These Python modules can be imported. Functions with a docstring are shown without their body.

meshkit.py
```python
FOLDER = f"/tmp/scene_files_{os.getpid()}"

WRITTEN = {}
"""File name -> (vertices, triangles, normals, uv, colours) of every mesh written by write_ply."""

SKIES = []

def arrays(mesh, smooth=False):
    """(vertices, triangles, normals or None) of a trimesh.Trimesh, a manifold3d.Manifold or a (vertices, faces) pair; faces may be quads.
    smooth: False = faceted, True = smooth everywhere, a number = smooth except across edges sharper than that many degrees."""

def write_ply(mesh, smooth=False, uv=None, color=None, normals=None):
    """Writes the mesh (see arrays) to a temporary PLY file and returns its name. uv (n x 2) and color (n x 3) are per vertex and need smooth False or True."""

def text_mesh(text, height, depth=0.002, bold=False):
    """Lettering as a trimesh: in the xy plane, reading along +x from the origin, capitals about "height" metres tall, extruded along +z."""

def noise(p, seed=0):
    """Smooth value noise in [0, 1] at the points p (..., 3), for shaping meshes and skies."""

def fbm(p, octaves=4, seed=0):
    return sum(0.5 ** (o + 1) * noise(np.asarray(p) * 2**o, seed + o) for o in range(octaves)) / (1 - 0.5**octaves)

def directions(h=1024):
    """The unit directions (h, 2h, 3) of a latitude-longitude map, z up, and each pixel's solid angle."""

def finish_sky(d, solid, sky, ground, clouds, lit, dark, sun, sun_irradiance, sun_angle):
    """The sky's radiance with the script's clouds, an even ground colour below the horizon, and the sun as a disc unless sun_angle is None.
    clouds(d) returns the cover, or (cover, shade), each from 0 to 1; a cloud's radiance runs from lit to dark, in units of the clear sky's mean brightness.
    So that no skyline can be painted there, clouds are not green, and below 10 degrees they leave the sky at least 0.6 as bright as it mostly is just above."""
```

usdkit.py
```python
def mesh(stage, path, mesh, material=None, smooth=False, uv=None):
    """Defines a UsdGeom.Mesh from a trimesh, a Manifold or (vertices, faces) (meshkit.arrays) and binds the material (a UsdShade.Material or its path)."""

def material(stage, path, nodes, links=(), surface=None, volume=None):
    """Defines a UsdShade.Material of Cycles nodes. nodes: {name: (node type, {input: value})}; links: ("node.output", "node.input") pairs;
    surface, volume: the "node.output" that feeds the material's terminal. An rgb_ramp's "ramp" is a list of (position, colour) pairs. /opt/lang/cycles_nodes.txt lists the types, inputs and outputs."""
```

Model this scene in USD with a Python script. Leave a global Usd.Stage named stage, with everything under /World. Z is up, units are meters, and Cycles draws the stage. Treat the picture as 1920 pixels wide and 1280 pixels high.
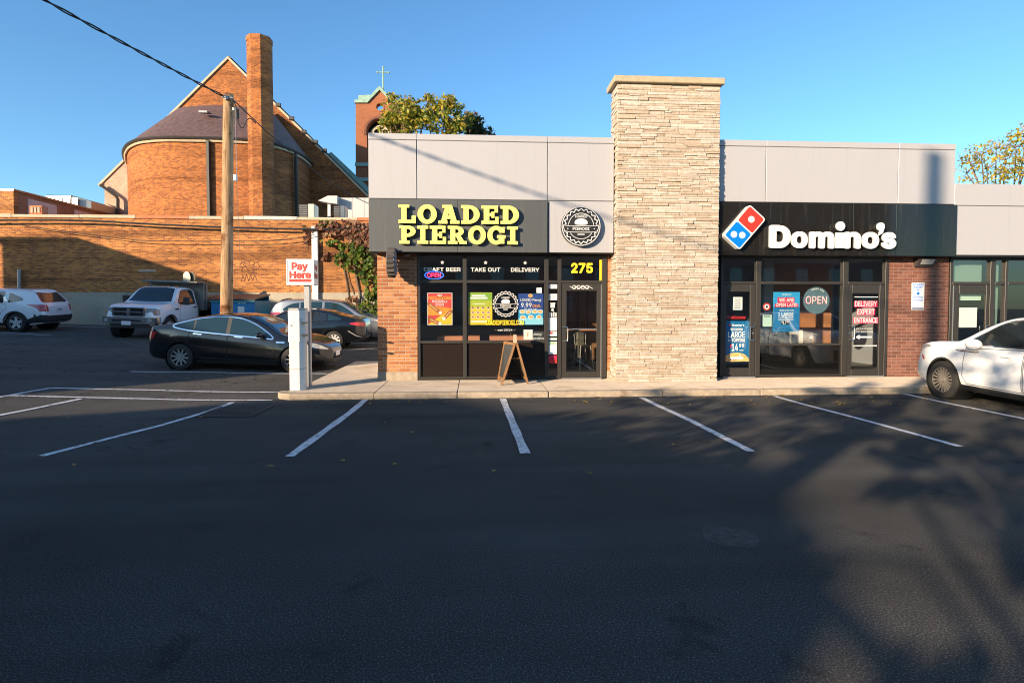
import math, random, numpy as np, trimesh, usdkit, meshkit, shapely, manifold3d
from shapely import affinity
from shapely.geometry import Polygon, LineString, Point, box as sbox
from shapely.ops import unary_union
from scipy.interpolate import PchipInterpolator
from pxr import Usd, UsdGeom, UsdLux, UsdShade, Gf, Sdf, Vt

stage = Usd.Stage.CreateInMemory()
UsdGeom.SetStageUpAxis(stage, 'Z')
UsdGeom.Xform.Define(stage, '/World')
UsdGeom.Scope.Define(stage, '/World/Looks')

# ------------------------------------------------------------------ camera, sky, sun, exposure
EXPOSURE = 0.95
SUN_I, SUN_ANGLE, SKY_S = 1.25, 0.45, 0.09
SUN_COL = (1.0, 0.78, 0.53)
SUN_EL, SUN_AZ = math.radians(13.5), math.radians(46.5)     # light travels SUN_AZ from +y towards +x
FOC, CX, CY = 1080.0, 960.0, 640.0
YAW, PITCH, EYE = math.radians(3.7), math.radians(2.0), np.array([0, 0, 1.75])
SHIFT = 575 - (CY - FOC * math.tan(PITCH))
FWD = np.array([math.sin(YAW) * math.cos(PITCH), math.cos(YAW) * math.cos(PITCH), -math.sin(PITCH)])
RGT = np.array([math.cos(YAW), -math.sin(YAW), 0.0])
UPV = np.cross(RGT, FWD)
cam = UsdGeom.Camera.Define(stage, '/World/camera')
M4 = np.eye(4); M4[:3, 0], M4[:3, 1], M4[:3, 2], M4[:3, 3] = RGT, UPV, -FWD, EYE
cam.AddTransformOp().Set(Gf.Matrix4d(*M4.T.ravel().tolist()))
cam.CreateHorizontalApertureAttr(36.0); cam.CreateVerticalApertureAttr(24.0)
cam.CreateFocalLengthAttr(36.0 * FOC / 1920)
cam.CreateVerticalApertureOffsetAttr(SHIFT * 36 / 1920)
cam.CreateExposureAttr(EXPOSURE)
cam.CreateClippingRangeAttr(Gf.Vec2f(0.05, 3000))
LDIR = np.array([math.sin(SUN_AZ) * math.cos(SUN_EL), math.cos(SUN_AZ) * math.cos(SUN_EL), -math.sin(SUN_EL)])
sunl = UsdLux.DistantLight.Define(stage, '/World/sun')
sunl.CreateIntensityAttr(SUN_I); sunl.CreateAngleAttr(SUN_ANGLE); sunl.CreateNormalizeAttr(True); sunl.CreateColorAttr(Gf.Vec3f(*SUN_COL))
zc = -LDIR; xc = np.cross([0, 0, 1], zc); xc /= np.linalg.norm(xc); yc = np.cross(zc, xc)
S4 = np.eye(4); S4[:3, 0], S4[:3, 1], S4[:3, 2] = xc, yc, zc
sunl.AddTransformOp().Set(Gf.Matrix4d(*S4.T.ravel().tolist()))
sky = UsdLux.DomeLight.Define(stage, '/World/sky')
sky.GetPrim().SetCustomDataByKey('kind', 'structure')
skym = usdkit.material(stage, '/World/Looks/sky_look', {
    'sky': ('sky_texture', {'sky_type': 'single_scattering', 'sun_disc': False, 'sun_elevation': SUN_EL,
                            'sun_rotation': math.atan2(-LDIR[0], -LDIR[1]), 'altitude': 100.0, 'air_density': 1.0, 'aerosol_density': 0.6, 'ozone_density': 2.0}),
    'hs': ('hsv', {'saturation': 1.08}), 'tn': ('mix_color', {'blend_type': 'multiply', 'fac': 1.0, 'b': (0.98, 1.36, 1.60), 'use_clamp': False}),
    'bg': ('background_shader', {'strength': SKY_S})}, [('sky.color', 'hs.color'), ('hs.color', 'tn.a'), ('tn.result', 'bg.color')], surface='bg.background')
UsdShade.MaterialBindingAPI.Apply(sky.GetPrim()).Bind(skym)


def ray(px, py):
    return FWD + RGT * (px - CX) / FOC - UPV * (py - CY - SHIFT) / FOC


def at(px, py, Y):                     # the point of the plane y = Y seen at a pixel of the 1920 x 1280 photograph
    d = ray(px, py)
    return EYE + d * (Y - EYE[1]) / d[1]


def atz(px, py, z):
    d = ray(px, py)
    return EYE + d * (z - EYE[2]) / d[2]


def G(x, y):                           # height of the asphalt: flat in front, rising to the back left
    x, y = np.asarray(x, float), np.asarray(y, float)
    sp = lambda t: np.where(t > 0, t * t / (t + 0.8), 0.0)
    b = np.minimum(np.maximum(y - 10, 0), 24)
    return np.minimum(0.015 * b + 0.0009 * b * b, 2.0) + 0.03 * sp(np.minimum(np.maximum(-x - 5, 0), 30)) * np.clip((y - 5) / 4, 0, 1)


def atg(px, py):
    d = ray(px, py); lo, hi = 1.0, 60.0
    for t in np.arange(1.0, 60, 0.02):
        p = EYE + d * t
        if p[2] <= float(G(p[0], p[1])):
            return p
    return p


# ------------------------------------------------------------------ scene helpers
TAKEN, LOOK = {}, {}


def path_for(parent, name):
    base = (parent or '/World') + '/' + name
    n = TAKEN.get(base, -1) + 1
    TAKEN[base] = n
    return base if n == 0 else f'{base}_{n:03d}'


def tag(prim, label=None, cat=None, group=None, kind=None):
    for k, v in (('label', label), ('category', cat), ('group', group), ('kind', kind)):
        if v:
            prim.SetCustomDataByKey(k, v)
    return prim


def cat_(*ms):
    ms = [m for m in ms if m is not None]
    vs, fs, n = [], [], 0
    for m in ms:
        if isinstance(m, (list, tuple)):
            m = cat_(*m)
        vs.append(np.asarray(m.vertices)); fs.append(np.asarray(m.faces) + n); n += len(vs[-1])
    return trimesh.Trimesh(np.vstack(vs), np.vstack(fs), process=False)


def tint(p, mat, mesh):
    """One random number per separate leaf or stone, for materials that vary from piece to piece."""
    if isinstance(mat, str) and (mat.startswith('leaf_') or mat == 'ledgestone_mix'):
        n = len(mesh.vertices); per = 4 if mat.startswith('leaf_') else 24
        t = np.random.default_rng(n).random(n // per + 1).astype(np.float32)[np.arange(n) // per]
        UsdGeom.PrimvarsAPI(stage.GetPrimAtPath(p)).CreatePrimvar('tint', Sdf.ValueTypeNames.FloatArray, 'vertex').Set(Vt.FloatArray.FromNumpy(t))


class Thing:
    """An Xform at the thing's base; its parts are given in world coordinates (world=True) or in its own."""

    def __init__(s, name, label=None, cat=None, group=None, kind=None, base=(0, 0, 0), rot=0.0, world=True, matrix=None):
        s.path = path_for(None, name)
        x = UsdGeom.Xform.Define(stage, s.path)
        m = np.eye(4)
        c, q = math.cos(rot), math.sin(rot)
        m[:2, :2] = [[c, -q], [q, c]]; m[:3, 3] = base
        if matrix is not None:
            m = matrix
        x.AddTransformOp().Set(Gf.Matrix4d(*m.T.ravel().tolist()))
        s.inv = np.linalg.inv(m) if world else None
        s.prim = tag(x.GetPrim(), label, cat, group, kind)

    def part(s, name, mesh, mat, parent=None, label=None, kind=None, smooth=False):
        if isinstance(mesh, (list, tuple)):
            mesh = cat_(*mesh)
        v = np.asarray(mesh.vertices, float)
        if s.inv is not None:
            v = v @ s.inv[:3, :3].T + s.inv[:3, 3]
        p = path_for(parent or s.path, name)
        usdkit.mesh(stage, p, trimesh.Trimesh(v, mesh.faces, process=False), LOOK[mat] if isinstance(mat, str) else mat, smooth=smooth)
        tag(stage.GetPrimAtPath(p), label, None, None, kind)
        tint(p, mat, mesh)
        return p


def single(name, mesh, mat, label=None, cat=None, group=None, kind=None, smooth=False):
    if isinstance(mesh, (list, tuple)):
        mesh = cat_(*mesh)
    p = path_for(None, name)
    b = mesh.bounds; c = np.array([(b[0][0] + b[1][0]) / 2, (b[0][1] + b[1][1]) / 2, b[0][2]])
    m = usdkit.mesh(stage, p, trimesh.Trimesh(np.asarray(mesh.vertices) - c, mesh.faces, process=False), LOOK[mat] if isinstance(mat, str) else mat, smooth=smooth)
    m.AddTranslateOp().Set(Gf.Vec3d(*c.tolist()))
    tag(m.GetPrim(), label, cat, group, kind)
    tint(p, mat, mesh)
    return p


# ------------------------------------------------------------------ mesh helpers
def bx(x0, x1, y0, y1, z0, z1):
    return trimesh.creation.box(bounds=[[min(x0, x1), min(y0, y1), min(z0, z1)], [max(x0, x1), max(y0, y1), max(z0, z1)]])


_cs = np.array([[sx, sy, sz] for sx in (-1, 1) for sy in (-1, 1) for sz in (-1, 1)], float)
_cp = np.array([np.where(np.arange(3) == k, c, c * 0.8) for c in _cs for k in range(3)])
_cf = trimesh.convex.convex_hull(_cp); _order = [int(np.argmin(np.linalg.norm(_cp - v, axis=1))) for v in _cf.vertices]
_cfaces = np.array(_order)[_cf.faces]


def cb(x0, x1, y0, y1, z0, z1, b=0.004):
    """A box with chamfered edges, 44 triangles."""
    c = np.array([(x0 + x1) / 2, (y0 + y1) / 2, (z0 + z1) / 2]); h = np.abs(np.array([x1 - x0, y1 - y0, z1 - z0])) / 2
    b = min(b, h.min() * 0.6)
    v = np.array([c + s * np.where(np.arange(3) == k, h, h - b) for s in _cs for k in range(3)])
    return trimesh.Trimesh(v, _cfaces, process=False)


def prism(poly, y0, y1):
    """A polygon in (x, z) made solid between two depths."""
    out = []
    for g in getattr(poly, 'geoms', [poly]):
        if g.is_empty or g.area < 1e-9 or not isinstance(g, Polygon):
            continue
        m = trimesh.creation.extrude_polygon(g, y1 - y0, engine='earcut')
        v = m.vertices
        out.append(trimesh.Trimesh(np.c_[v[:, 0], y1 - v[:, 2], v[:, 1]], m.faces, process=False))
    return cat_(*out)


def prism_z(poly, z0, z1):
    out = []
    for g in getattr(poly, 'geoms', [poly]):
        m = trimesh.creation.extrude_polygon(g, z1 - z0, engine='earcut'); m.apply_translation([0, 0, z0]); out.append(m)
    return cat_(*out)


def tube(pts, r, n=8, caps=True):
    p = np.asarray(pts, float); r = np.broadcast_to(np.asarray(r, float), len(p))
    t = np.gradient(p, axis=0); t /= np.maximum(np.linalg.norm(t, axis=1, keepdims=True), 1e-9)
    a = np.array([0, 0, 1.0]) if abs(t[0][2]) < 0.9 else np.array([1.0, 0, 0])
    vs = []
    u = np.cross(t[0], a); u /= np.linalg.norm(u)
    for i in range(len(p)):
        u = u - t[i] * (u @ t[i]); u /= np.linalg.norm(u); w = np.cross(t[i], u)
        th = np.arange(n) / n * 2 * math.pi
        vs.append(p[i] + r[i] * (np.cos(th)[:, None] * u + np.sin(th)[:, None] * w))
    v = np.vstack(vs); f = []
    for i in range(len(p) - 1):
        for k in range(n):
            a0, a1, b0, b1 = i * n + k, i * n + (k + 1) % n, (i + 1) * n + k, (i + 1) * n + (k + 1) % n
            f += [[a0, a1, b1], [a0, b1, b0]]
    if caps:
        v = np.vstack([v, p[:1], p[-1:]]); e = len(v)
        for k in range(n):
            f += [[e - 2, (k + 1) % n, k], [e - 1, (len(p) - 1) * n + k, (len(p) - 1) * n + (k + 1) % n]]
    return trimesh.Trimesh(v, np.array(f), process=False)


def rod(a, b, r, n=8):
    return tube([a, b], r, n)


def lathe(prof, n=32, axis='z', at_=(0, 0, 0)):
    m = trimesh.creation.revolve(np.array(prof, float), sections=n)
    if axis == 'y':
        v = m.vertices; m = trimesh.Trimesh(np.c_[v[:, 0], -v[:, 2], v[:, 1]], m.faces, process=False)
    if axis == 'x':
        v = m.vertices; m = trimesh.Trimesh(np.c_[v[:, 2], v[:, 0], v[:, 1]], m.faces, process=False)
    m.apply_translation(at_)
    return m


def quad(a, b, c, d):
    return trimesh.Trimesh(np.array([a, b, c, d], float), np.array([[0, 1, 2], [0, 2, 3]]), process=False)


def move(m, d):
    m = m.copy(); m.apply_translation(d); return m


def rotz(m, a, o=(0, 0, 0)):
    m = m.copy(); m.apply_transform(trimesh.transformations.rotation_matrix(a, [0, 0, 1], o)); return m


_ts = {}


def tshape(s, h, bold=True):
    if (s, bold) not in _ts:
        m = meshkit.text_mesh(s, 1.0, 1.0, bold)
        up = m.face_normals[:, 2] > 0.9
        top = m.triangles[up][:, :, :2]
        _ts[(s, bold)] = unary_union([Polygon(t).buffer(1e-4) for t in top])
    return affinity.scale(_ts[(s, bold)], h, h, origin=(0, 0))


def words(s, x, z, h, bold=True, w=None, fat=0.0, align='c', slant=0.0):
    g = tshape(s, h, bold)
    if fat:
        g = g.buffer(fat, join_style=1, quad_segs=3)
    if slant:
        g = affinity.skew(g, slant, 0, origin=(0, 0))
    b = g.bounds
    if w:
        g = affinity.scale(g, w / (b[2] - b[0]), 1, origin=(b[0], 0)); b = g.bounds
    dx = {'c': x - (b[0] + b[2]) / 2, 'l': x - b[0], 'r': x - b[2]}[align]
    return affinity.translate(g, dx, z)


def ell(cx, cy, rx, ry, n=16):
    return affinity.translate(affinity.scale(Point(0, 0).buffer(1, quad_segs=n), rx, ry, origin=(0, 0)), cx, cy)


def rrect(x0, z0, x1, z1, r):
    return sbox(x0 + r, z0 + r, x1 - r, z1 - r).buffer(r, quad_segs=4)


# ------------------------------------------------------------------ materials
def look(name, color, rough=0.6, metal=0.0, var=0.0, vscale=3.0, bump=0.0, bscale=40.0, coat=0.0, spec=0.5, emit=None, stain=None, streak=None, **kw):
    n = {'p': ('principled_bsdf', dict(base_color=color, roughness=rough, metallic=metal, coat_weight=coat, specular_ior_level=spec, **kw)), 'g': ('geometry', {})}
    l = []
    if emit:
        n['p'][1].update(emission_color=color, emission_strength=emit)
    if streak:                                     # faint vertical rain streaks of another colour
        n['sm'] = ('mapping', {'scale': (7.0, 7.0, 0.35)}); n['sn'] = ('noise_texture', {'scale': 1.6, 'detail': 5.0, 'roughness': 0.7})
        n['sk'] = ('map_range', {'from_min': 0.54, 'from_max': 0.80, 'to_max': 0.7, 'clamp': True}); n['sx'] = ('mix_color', {'a': color, 'b': streak})
        l += [('g.position', 'sm.vector'), ('sm.vector', 'sn.vector'), ('sn.fac', 'sk.value'), ('sk.result', 'sx.fac'), ('sx.result', 'p.base_color')]
    if var or stain:
        n['nz'] = ('noise_texture', {'scale': vscale, 'detail': 6.0, 'roughness': 0.65})
        n['rp'] = ('rgb_ramp', {'ramp': [(0.3, tuple(max(0, c * (1 - var)) for c in color)), (0.7, tuple(min(1, c * (1 + var)) for c in color))]})
        l += [('g.position', 'nz.vector'), ('nz.fac', 'rp.fac')]
        out = 'rp.color'
        if stain:                                  # (colour, scale, threshold)
            n['ns'] = ('noise_texture', {'scale': stain[1], 'detail': 5.0, 'roughness': 0.6})
            n['sr'] = ('map_range', {'from_min': stain[2], 'from_max': stain[2] + 0.12, 'clamp': True})
            n['mx'] = ('mix_color', {'b': stain[0]})
            l += [('g.position', 'ns.vector'), ('ns.fac', 'sr.value'), ('sr.result', 'mx.fac'), ('rp.color', 'mx.a')]
            out = 'mx.result'
        l += [(out, 'p.base_color')]
    if bump:
        n['nb'] = ('noise_texture', {'scale': bscale, 'detail': 4.0})
        n['bp'] = ('bump', {'strength': 1.0, 'distance': bump})
        l += [('g.position', 'nb.vector'), ('nb.fac', 'bp.height'), ('bp.normal', 'p.normal')]
    LOOK[name] = usdkit.material(stage, '/World/Looks/' + name + '_look', n, l, surface='p.BSDF')


def brick_look(name, c1, c2, mortar, mode='x', centre=None, bw=0.22, rh=0.075, ms=0.009, dirt=(0.5, 0.35), bands=None):
    """Coursed brickwork for walls too far away to tell the bricks apart."""
    n = {'g': ('geometry', {}), 's': ('separate_xyz', {}), 'c': ('combine_xyz', {}),
         'b': ('brick_texture', {'color1': c1, 'color2': c2, 'mortar': mortar, 'scale': 1.0, 'mortar_size': ms, 'mortar_smooth': 0.2, 'brick_width': bw, 'row_height': rh, 'bias': -0.1}),
         'nz': ('noise_texture', {'scale': dirt[0], 'detail': 8.0, 'roughness': 0.7}), 'dr': ('map_range', {'from_min': 0.35, 'from_max': 0.7, 'to_min': 1 - dirt[1], 'to_max': 1.12, 'clamp': True}),
         'ml': ('mix_color', {'blend_type': 'multiply', 'fac': 1.0, 'use_clamp': False}), 'cc': ('combine_color', {}),
         'p': ('principled_bsdf', {'roughness': 0.85, 'specular_ior_level': 0.2}), 'bp': ('bump', {'strength': 0.6, 'distance': 0.008, 'invert': True})}
    l = [('g.position', 's.vector')]
    if mode == 'c':
        n['dx'] = ('math', {'math_type': 'subtract', 'value2': centre[0]}); n['dy'] = ('math', {'math_type': 'subtract', 'value2': centre[1]})
        n['at'] = ('math', {'math_type': 'arctan2'}); n['mu'] = ('math', {'math_type': 'multiply', 'value2': centre[2]})
        l += [('s.x', 'dx.value1'), ('s.y', 'dy.value1'), ('dx.value', 'at.value1'), ('dy.value', 'at.value2'), ('at.value', 'mu.value1'), ('mu.value', 'c.x')]
    else:
        l += [('s.' + mode, 'c.x')]
    l += [('s.z', 'c.y'), ('c.vector', 'b.vector'), ('g.position', 'nz.vector'), ('nz.fac', 'dr.value'), ('dr.result', 'cc.r'), ('dr.result', 'cc.g'), ('dr.result', 'cc.b'),
          ('b.color', 'ml.a'), ('cc.color', 'ml.b'), ('b.fac', 'bp.height'), ('bp.normal', 'p.normal')]
    out = 'ml.result'
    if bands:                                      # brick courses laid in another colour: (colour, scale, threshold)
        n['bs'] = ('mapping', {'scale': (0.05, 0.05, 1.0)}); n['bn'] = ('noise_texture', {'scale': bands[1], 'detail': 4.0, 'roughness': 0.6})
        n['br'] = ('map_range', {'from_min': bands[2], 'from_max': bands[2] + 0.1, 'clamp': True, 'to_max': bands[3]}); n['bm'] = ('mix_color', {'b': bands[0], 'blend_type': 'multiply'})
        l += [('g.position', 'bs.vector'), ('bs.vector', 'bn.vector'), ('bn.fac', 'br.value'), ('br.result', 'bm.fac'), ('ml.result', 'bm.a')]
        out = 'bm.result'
    l += [(out, 'p.base_color')]
    LOOK[name] = usdkit.material(stage, '/World/Looks/' + name + '_look', n, l, surface='p.BSDF')


def leaf_look(name, stops, trans=0.45):
    n = {'g': ('attribute', {'attribute': 'tint'}), 'r': ('rgb_ramp', {'ramp': stops}), 'd': ('principled_bsdf', {'roughness': 0.5, 'specular_ior_level': 0.3}), 't': ('translucent_bsdf', {}), 'm': ('mix_closure', {'fac': trans})}
    LOOK[name] = usdkit.material(stage, '/World/Looks/' + name + '_look', n, [('g.fac', 'r.fac'), ('r.color', 'd.base_color'), ('r.color', 't.color'), ('d.BSDF', 'm.closure1'), ('t.BSDF', 'm.closure2')], surface='m.closure')


def glass_look(name, tint=(0.9, 0.93, 0.93), add=0.03):
    n = {'f': ('layer_weight', {'blend': 0.5}), 'w': ('math', {'math_type': 'power', 'value2': 4.0}), 'a': ('math', {'math_type': 'add', 'value2': add + 0.09, 'use_clamp': True}), 't': ('transparent_bsdf', {'color': tint}), 'g': ('glossy_bsdf', {'color': (0.95, 0.97, 1.0), 'roughness': 0.0}), 'm': ('mix_closure', {})}
    LOOK[name] = usdkit.material(stage, '/World/Looks/' + name + '_look', n, [('f.facing', 'w.value1'), ('w.value', 'a.value1'), ('a.value', 'm.fac'), ('t.BSDF', 'm.closure1'), ('g.BSDF', 'm.closure2')], surface='m.closure')


# asphalt: new seal coat in front, older cracked paving at the left
usd_n = {'g': ('geometry', {}), 's': ('separate_xyz', {}),
         'fine': ('noise_texture', {'scale': 85.0, 'detail': 4.0, 'roughness': 0.8}), 'fr': ('rgb_ramp', {'ramp': [(0.3, (0.028, 0.027, 0.0255)), (0.47, (0.082, 0.079, 0.074)), (0.57, (0.14, 0.135, 0.126)), (0.67, (0.48, 0.465, 0.44))]}),
         'big': ('noise_texture', {'scale': 0.35, 'detail': 6.0, 'roughness': 0.6}), 'br': ('map_range', {'from_min': 0.3, 'from_max': 0.7, 'to_min': 0.72, 'to_max': 1.25, 'clamp': True}), 'bc': ('combine_color', {}), 'st': ('noise_texture', {'scale': 1.1, 'detail': 5.0, 'roughness': 0.7, 'distortion': 0.6}), 'sr': ('map_range', {'from_min': 0.60, 'from_max': 0.68, 'to_min': 1.0, 'to_max': 0.55, 'clamp': True}), 'tm': ('mapping', {'scale': (0.12, 1.6, 1.0), 'rotation': (0, 0, 0.12)}), 'tn': ('noise_texture', {'scale': 1.0, 'detail': 4.0}), 'tr': ('map_range', {'from_min': 0.35, 'from_max': 0.65, 'to_min': 0.84, 'to_max': 1.14, 'clamp': True}), 'w1': ('math', {'math_type': 'multiply'}), 'w2': ('math', {'math_type': 'multiply'}),
         'm1': ('mix_color', {'blend_type': 'multiply', 'fac': 1.0, 'use_clamp': False}),
         'old': ('map_range', {'from_min': -3.6, 'from_max': -5.2, 'clamp': True}), 'oldn': ('noise_texture', {'scale': 0.6, 'detail': 3.0}), 'sx': ('math', {'math_type': 'multiply_add', 'value2': 2.0, 'value3': -1.0}), 'sa': ('math', {'math_type': 'add'}),
         'm2': ('mix_color', {'blend_type': 'add', 'b': (0.05, 0.045, 0.04), 'use_clamp': False}),
         'vo': ('voronoi_texture', {'feature': 'distance_to_edge', 'scale': 3.2}), 'vn': ('noise_texture', {'scale': 2.5, 'detail': 3.0}), 'vm': ('mix_vector', {'fac': 0.25}),
         'cr': ('map_range', {'from_min': 0.004, 'from_max': 0.028, 'to_min': 1.0, 'to_max': 0.0, 'clamp': True}), 'pm': ('noise_texture', {'scale': 0.45, 'detail': 2.0}), 'pr': ('map_range', {'from_min': 0.47, 'from_max': 0.58, 'clamp': True}),
         'c1': ('math', {'math_type': 'multiply'}), 'c2': ('math', {'math_type': 'multiply'}), 'm3': ('mix_color', {'b': (0.008, 0.008, 0.008)}),
         'bp': ('bump', {'strength': 1.0, 'distance': 0.07}), 'p': ('principled_bsdf', {'roughness': 0.9, 'specular_ior_level': 0.25, 'diffuse_roughness': 1.0})}
LOOK['asphalt'] = usdkit.material(stage, '/World/Looks/asphalt_look', usd_n, [
    ('g.position', 's.vector'), ('g.position', 'fine.vector'), ('fine.fac', 'fr.fac'), ('g.position', 'big.vector'), ('big.fac', 'br.value'), ('g.position', 'st.vector'), ('st.fac', 'sr.value'), ('g.position', 'tm.vector'), ('tm.vector', 'tn.vector'), ('tn.fac', 'tr.value'), ('br.result', 'w1.value1'), ('sr.result', 'w1.value2'), ('w1.value', 'w2.value1'), ('tr.result', 'w2.value2'), ('w2.value', 'bc.r'), ('w2.value', 'bc.g'), ('w2.value', 'bc.b'),
    ('fr.color', 'm1.a'), ('bc.color', 'm1.b'), ('g.position', 'oldn.vector'), ('oldn.fac', 'sx.value1'), ('sx.value', 'sa.value1'), ('s.x', 'sa.value2'), ('sa.value', 'old.value'), ('old.result', 'm2.fac'), ('m1.result', 'm2.a'),
    ('g.position', 'vn.vector'), ('g.position', 'vm.a'), ('vn.color', 'vm.b'), ('vm.result', 'vo.vector'), ('vo.distance', 'cr.value'), ('g.position', 'pm.vector'), ('pm.fac', 'pr.value'),
    ('cr.result', 'c1.value1'), ('pr.result', 'c1.value2'), ('c1.value', 'c2.value1'), ('old.result', 'c2.value2'), ('c2.value', 'm3.fac'), ('m2.result', 'm3.a'), ('m3.result', 'p.base_color'),
    ('fine.fac', 'bp.height'), ('bp.normal', 'p.normal')], surface='p.BSDF')
look('line_paint', (0.62, 0.62, 0.62), 0.7, var=0.15, vscale=30, stain=((0.10, 0.10, 0.10), 13.0, 0.53))
look('concrete', (0.38, 0.315, 0.25), 0.85, var=0.14, vscale=2.5, bump=0.006, bscale=110, stain=((0.30, 0.235, 0.17), 1.3, 0.56), spec=0.25, diffuse_roughness=1.0)
look('concrete_worn', (0.37, 0.30, 0.225), 0.9, var=0.22, vscale=7, bump=0.004, bscale=60, stain=((0.24, 0.185, 0.13), 3.0, 0.58), spec=0.2)
look('grate', (0.035, 0.033, 0.032), 0.7, 0.3)
look('panel', (0.385, 0.38, 0.40), 0.42, streak=(0.33, 0.325, 0.335))
look('panel_gap', (0.10, 0.09, 0.085), 0.8)
look('mortar', (0.50, 0.44, 0.37), 0.9, bump=0.002, bscale=150)
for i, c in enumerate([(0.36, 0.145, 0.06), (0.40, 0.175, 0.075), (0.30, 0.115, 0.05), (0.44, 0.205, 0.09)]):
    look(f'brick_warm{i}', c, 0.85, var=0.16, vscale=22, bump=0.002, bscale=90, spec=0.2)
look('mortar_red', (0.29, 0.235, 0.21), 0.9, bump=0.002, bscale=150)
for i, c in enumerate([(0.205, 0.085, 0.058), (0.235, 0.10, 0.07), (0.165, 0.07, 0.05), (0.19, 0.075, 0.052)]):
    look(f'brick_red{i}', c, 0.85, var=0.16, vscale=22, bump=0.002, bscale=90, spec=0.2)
for i, c in enumerate([(0.47, 0.39, 0.32), (0.50, 0.43, 0.355), (0.42, 0.335, 0.255), (0.53, 0.47, 0.40), (0.45, 0.36, 0.28)]):
    look(f'ledgestone{i}', c, 0.85, var=0.16, vscale=14, bump=0.006, bscale=35, spec=0.2)
look('stone_back', (0.25, 0.19, 0.13), 0.9)
look('coping_stone', (0.42, 0.34, 0.22), 0.85, var=0.12, vscale=8, bump=0.003, bscale=50)
look('charcoal_panel', (0.075, 0.080, 0.082), 0.45, streak=(0.13, 0.135, 0.13))
look('black_gloss', (0.012, 0.011, 0.010), 0.07, spec=0.6, streak=(0.05, 0.047, 0.04))
look('glass_black', (0.006, 0.006, 0.006), 0.01, spec=0.9)
look('frame_metal', (0.055, 0.050, 0.045), 0.38, 0.35)
look('frame_bright', (0.62, 0.62, 0.60), 0.35, 0.8)
look('steel', (0.60, 0.60, 0.58), 0.25, 1.0)
look('lime_yellow', (0.66, 0.62, 0.17), 0.5)
look('sign_return', (0.02, 0.02, 0.02), 0.5)
look('white', (0.80, 0.80, 0.78), 0.45)
look('sign_white', (0.62, 0.62, 0.62), 0.25)
look('vinyl_white', (0.66, 0.66, 0.63), 0.6)
look('vinyl_yellow', (0.80, 0.62, 0.02), 0.6)
look('black', (0.015, 0.015, 0.015), 0.5)
look('dark_panel', (0.020, 0.014, 0.011), 0.2)
look('red', (0.62, 0.03, 0.03), 0.5)
look('logo_red', (0.75, 0.035, 0.02), 0.35)
look('logo_blue', (0.0, 0.17, 0.62), 0.35)
look('poster_red', (0.62, 0.06, 0.05), 0.55, var=0.3, vscale=2.5)
look('poster_orange', (0.75, 0.28, 0.03), 0.55, var=0.2, vscale=9)
look('poster_brown', (0.35, 0.11, 0.03), 0.6, var=0.3, vscale=30)
look('poster_green', (0.22, 0.40, 0.04), 0.55)
look('poster_gold', (0.72, 0.50, 0.03), 0.55, var=0.12, vscale=4)
look('poster_navy', (0.02, 0.06, 0.26), 0.5)
look('poster_aqua', (0.28, 0.62, 0.75), 0.5)
look('poster_blue', (0.01, 0.16, 0.36), 0.45)
look('poster_cyan', (0.03, 0.33, 0.60), 0.45)
look('poster_crimson', (0.60, 0.02, 0.08), 0.5)
look('paper', (0.75, 0.74, 0.70), 0.7)
look('paper_green', (0.45, 0.62, 0.52), 0.7)
look('food', (0.65, 0.38, 0.14), 0.7, var=0.5, vscale=45)
look('neon_red', (1.0, 0.03, 0.10), emit=3.0)
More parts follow.
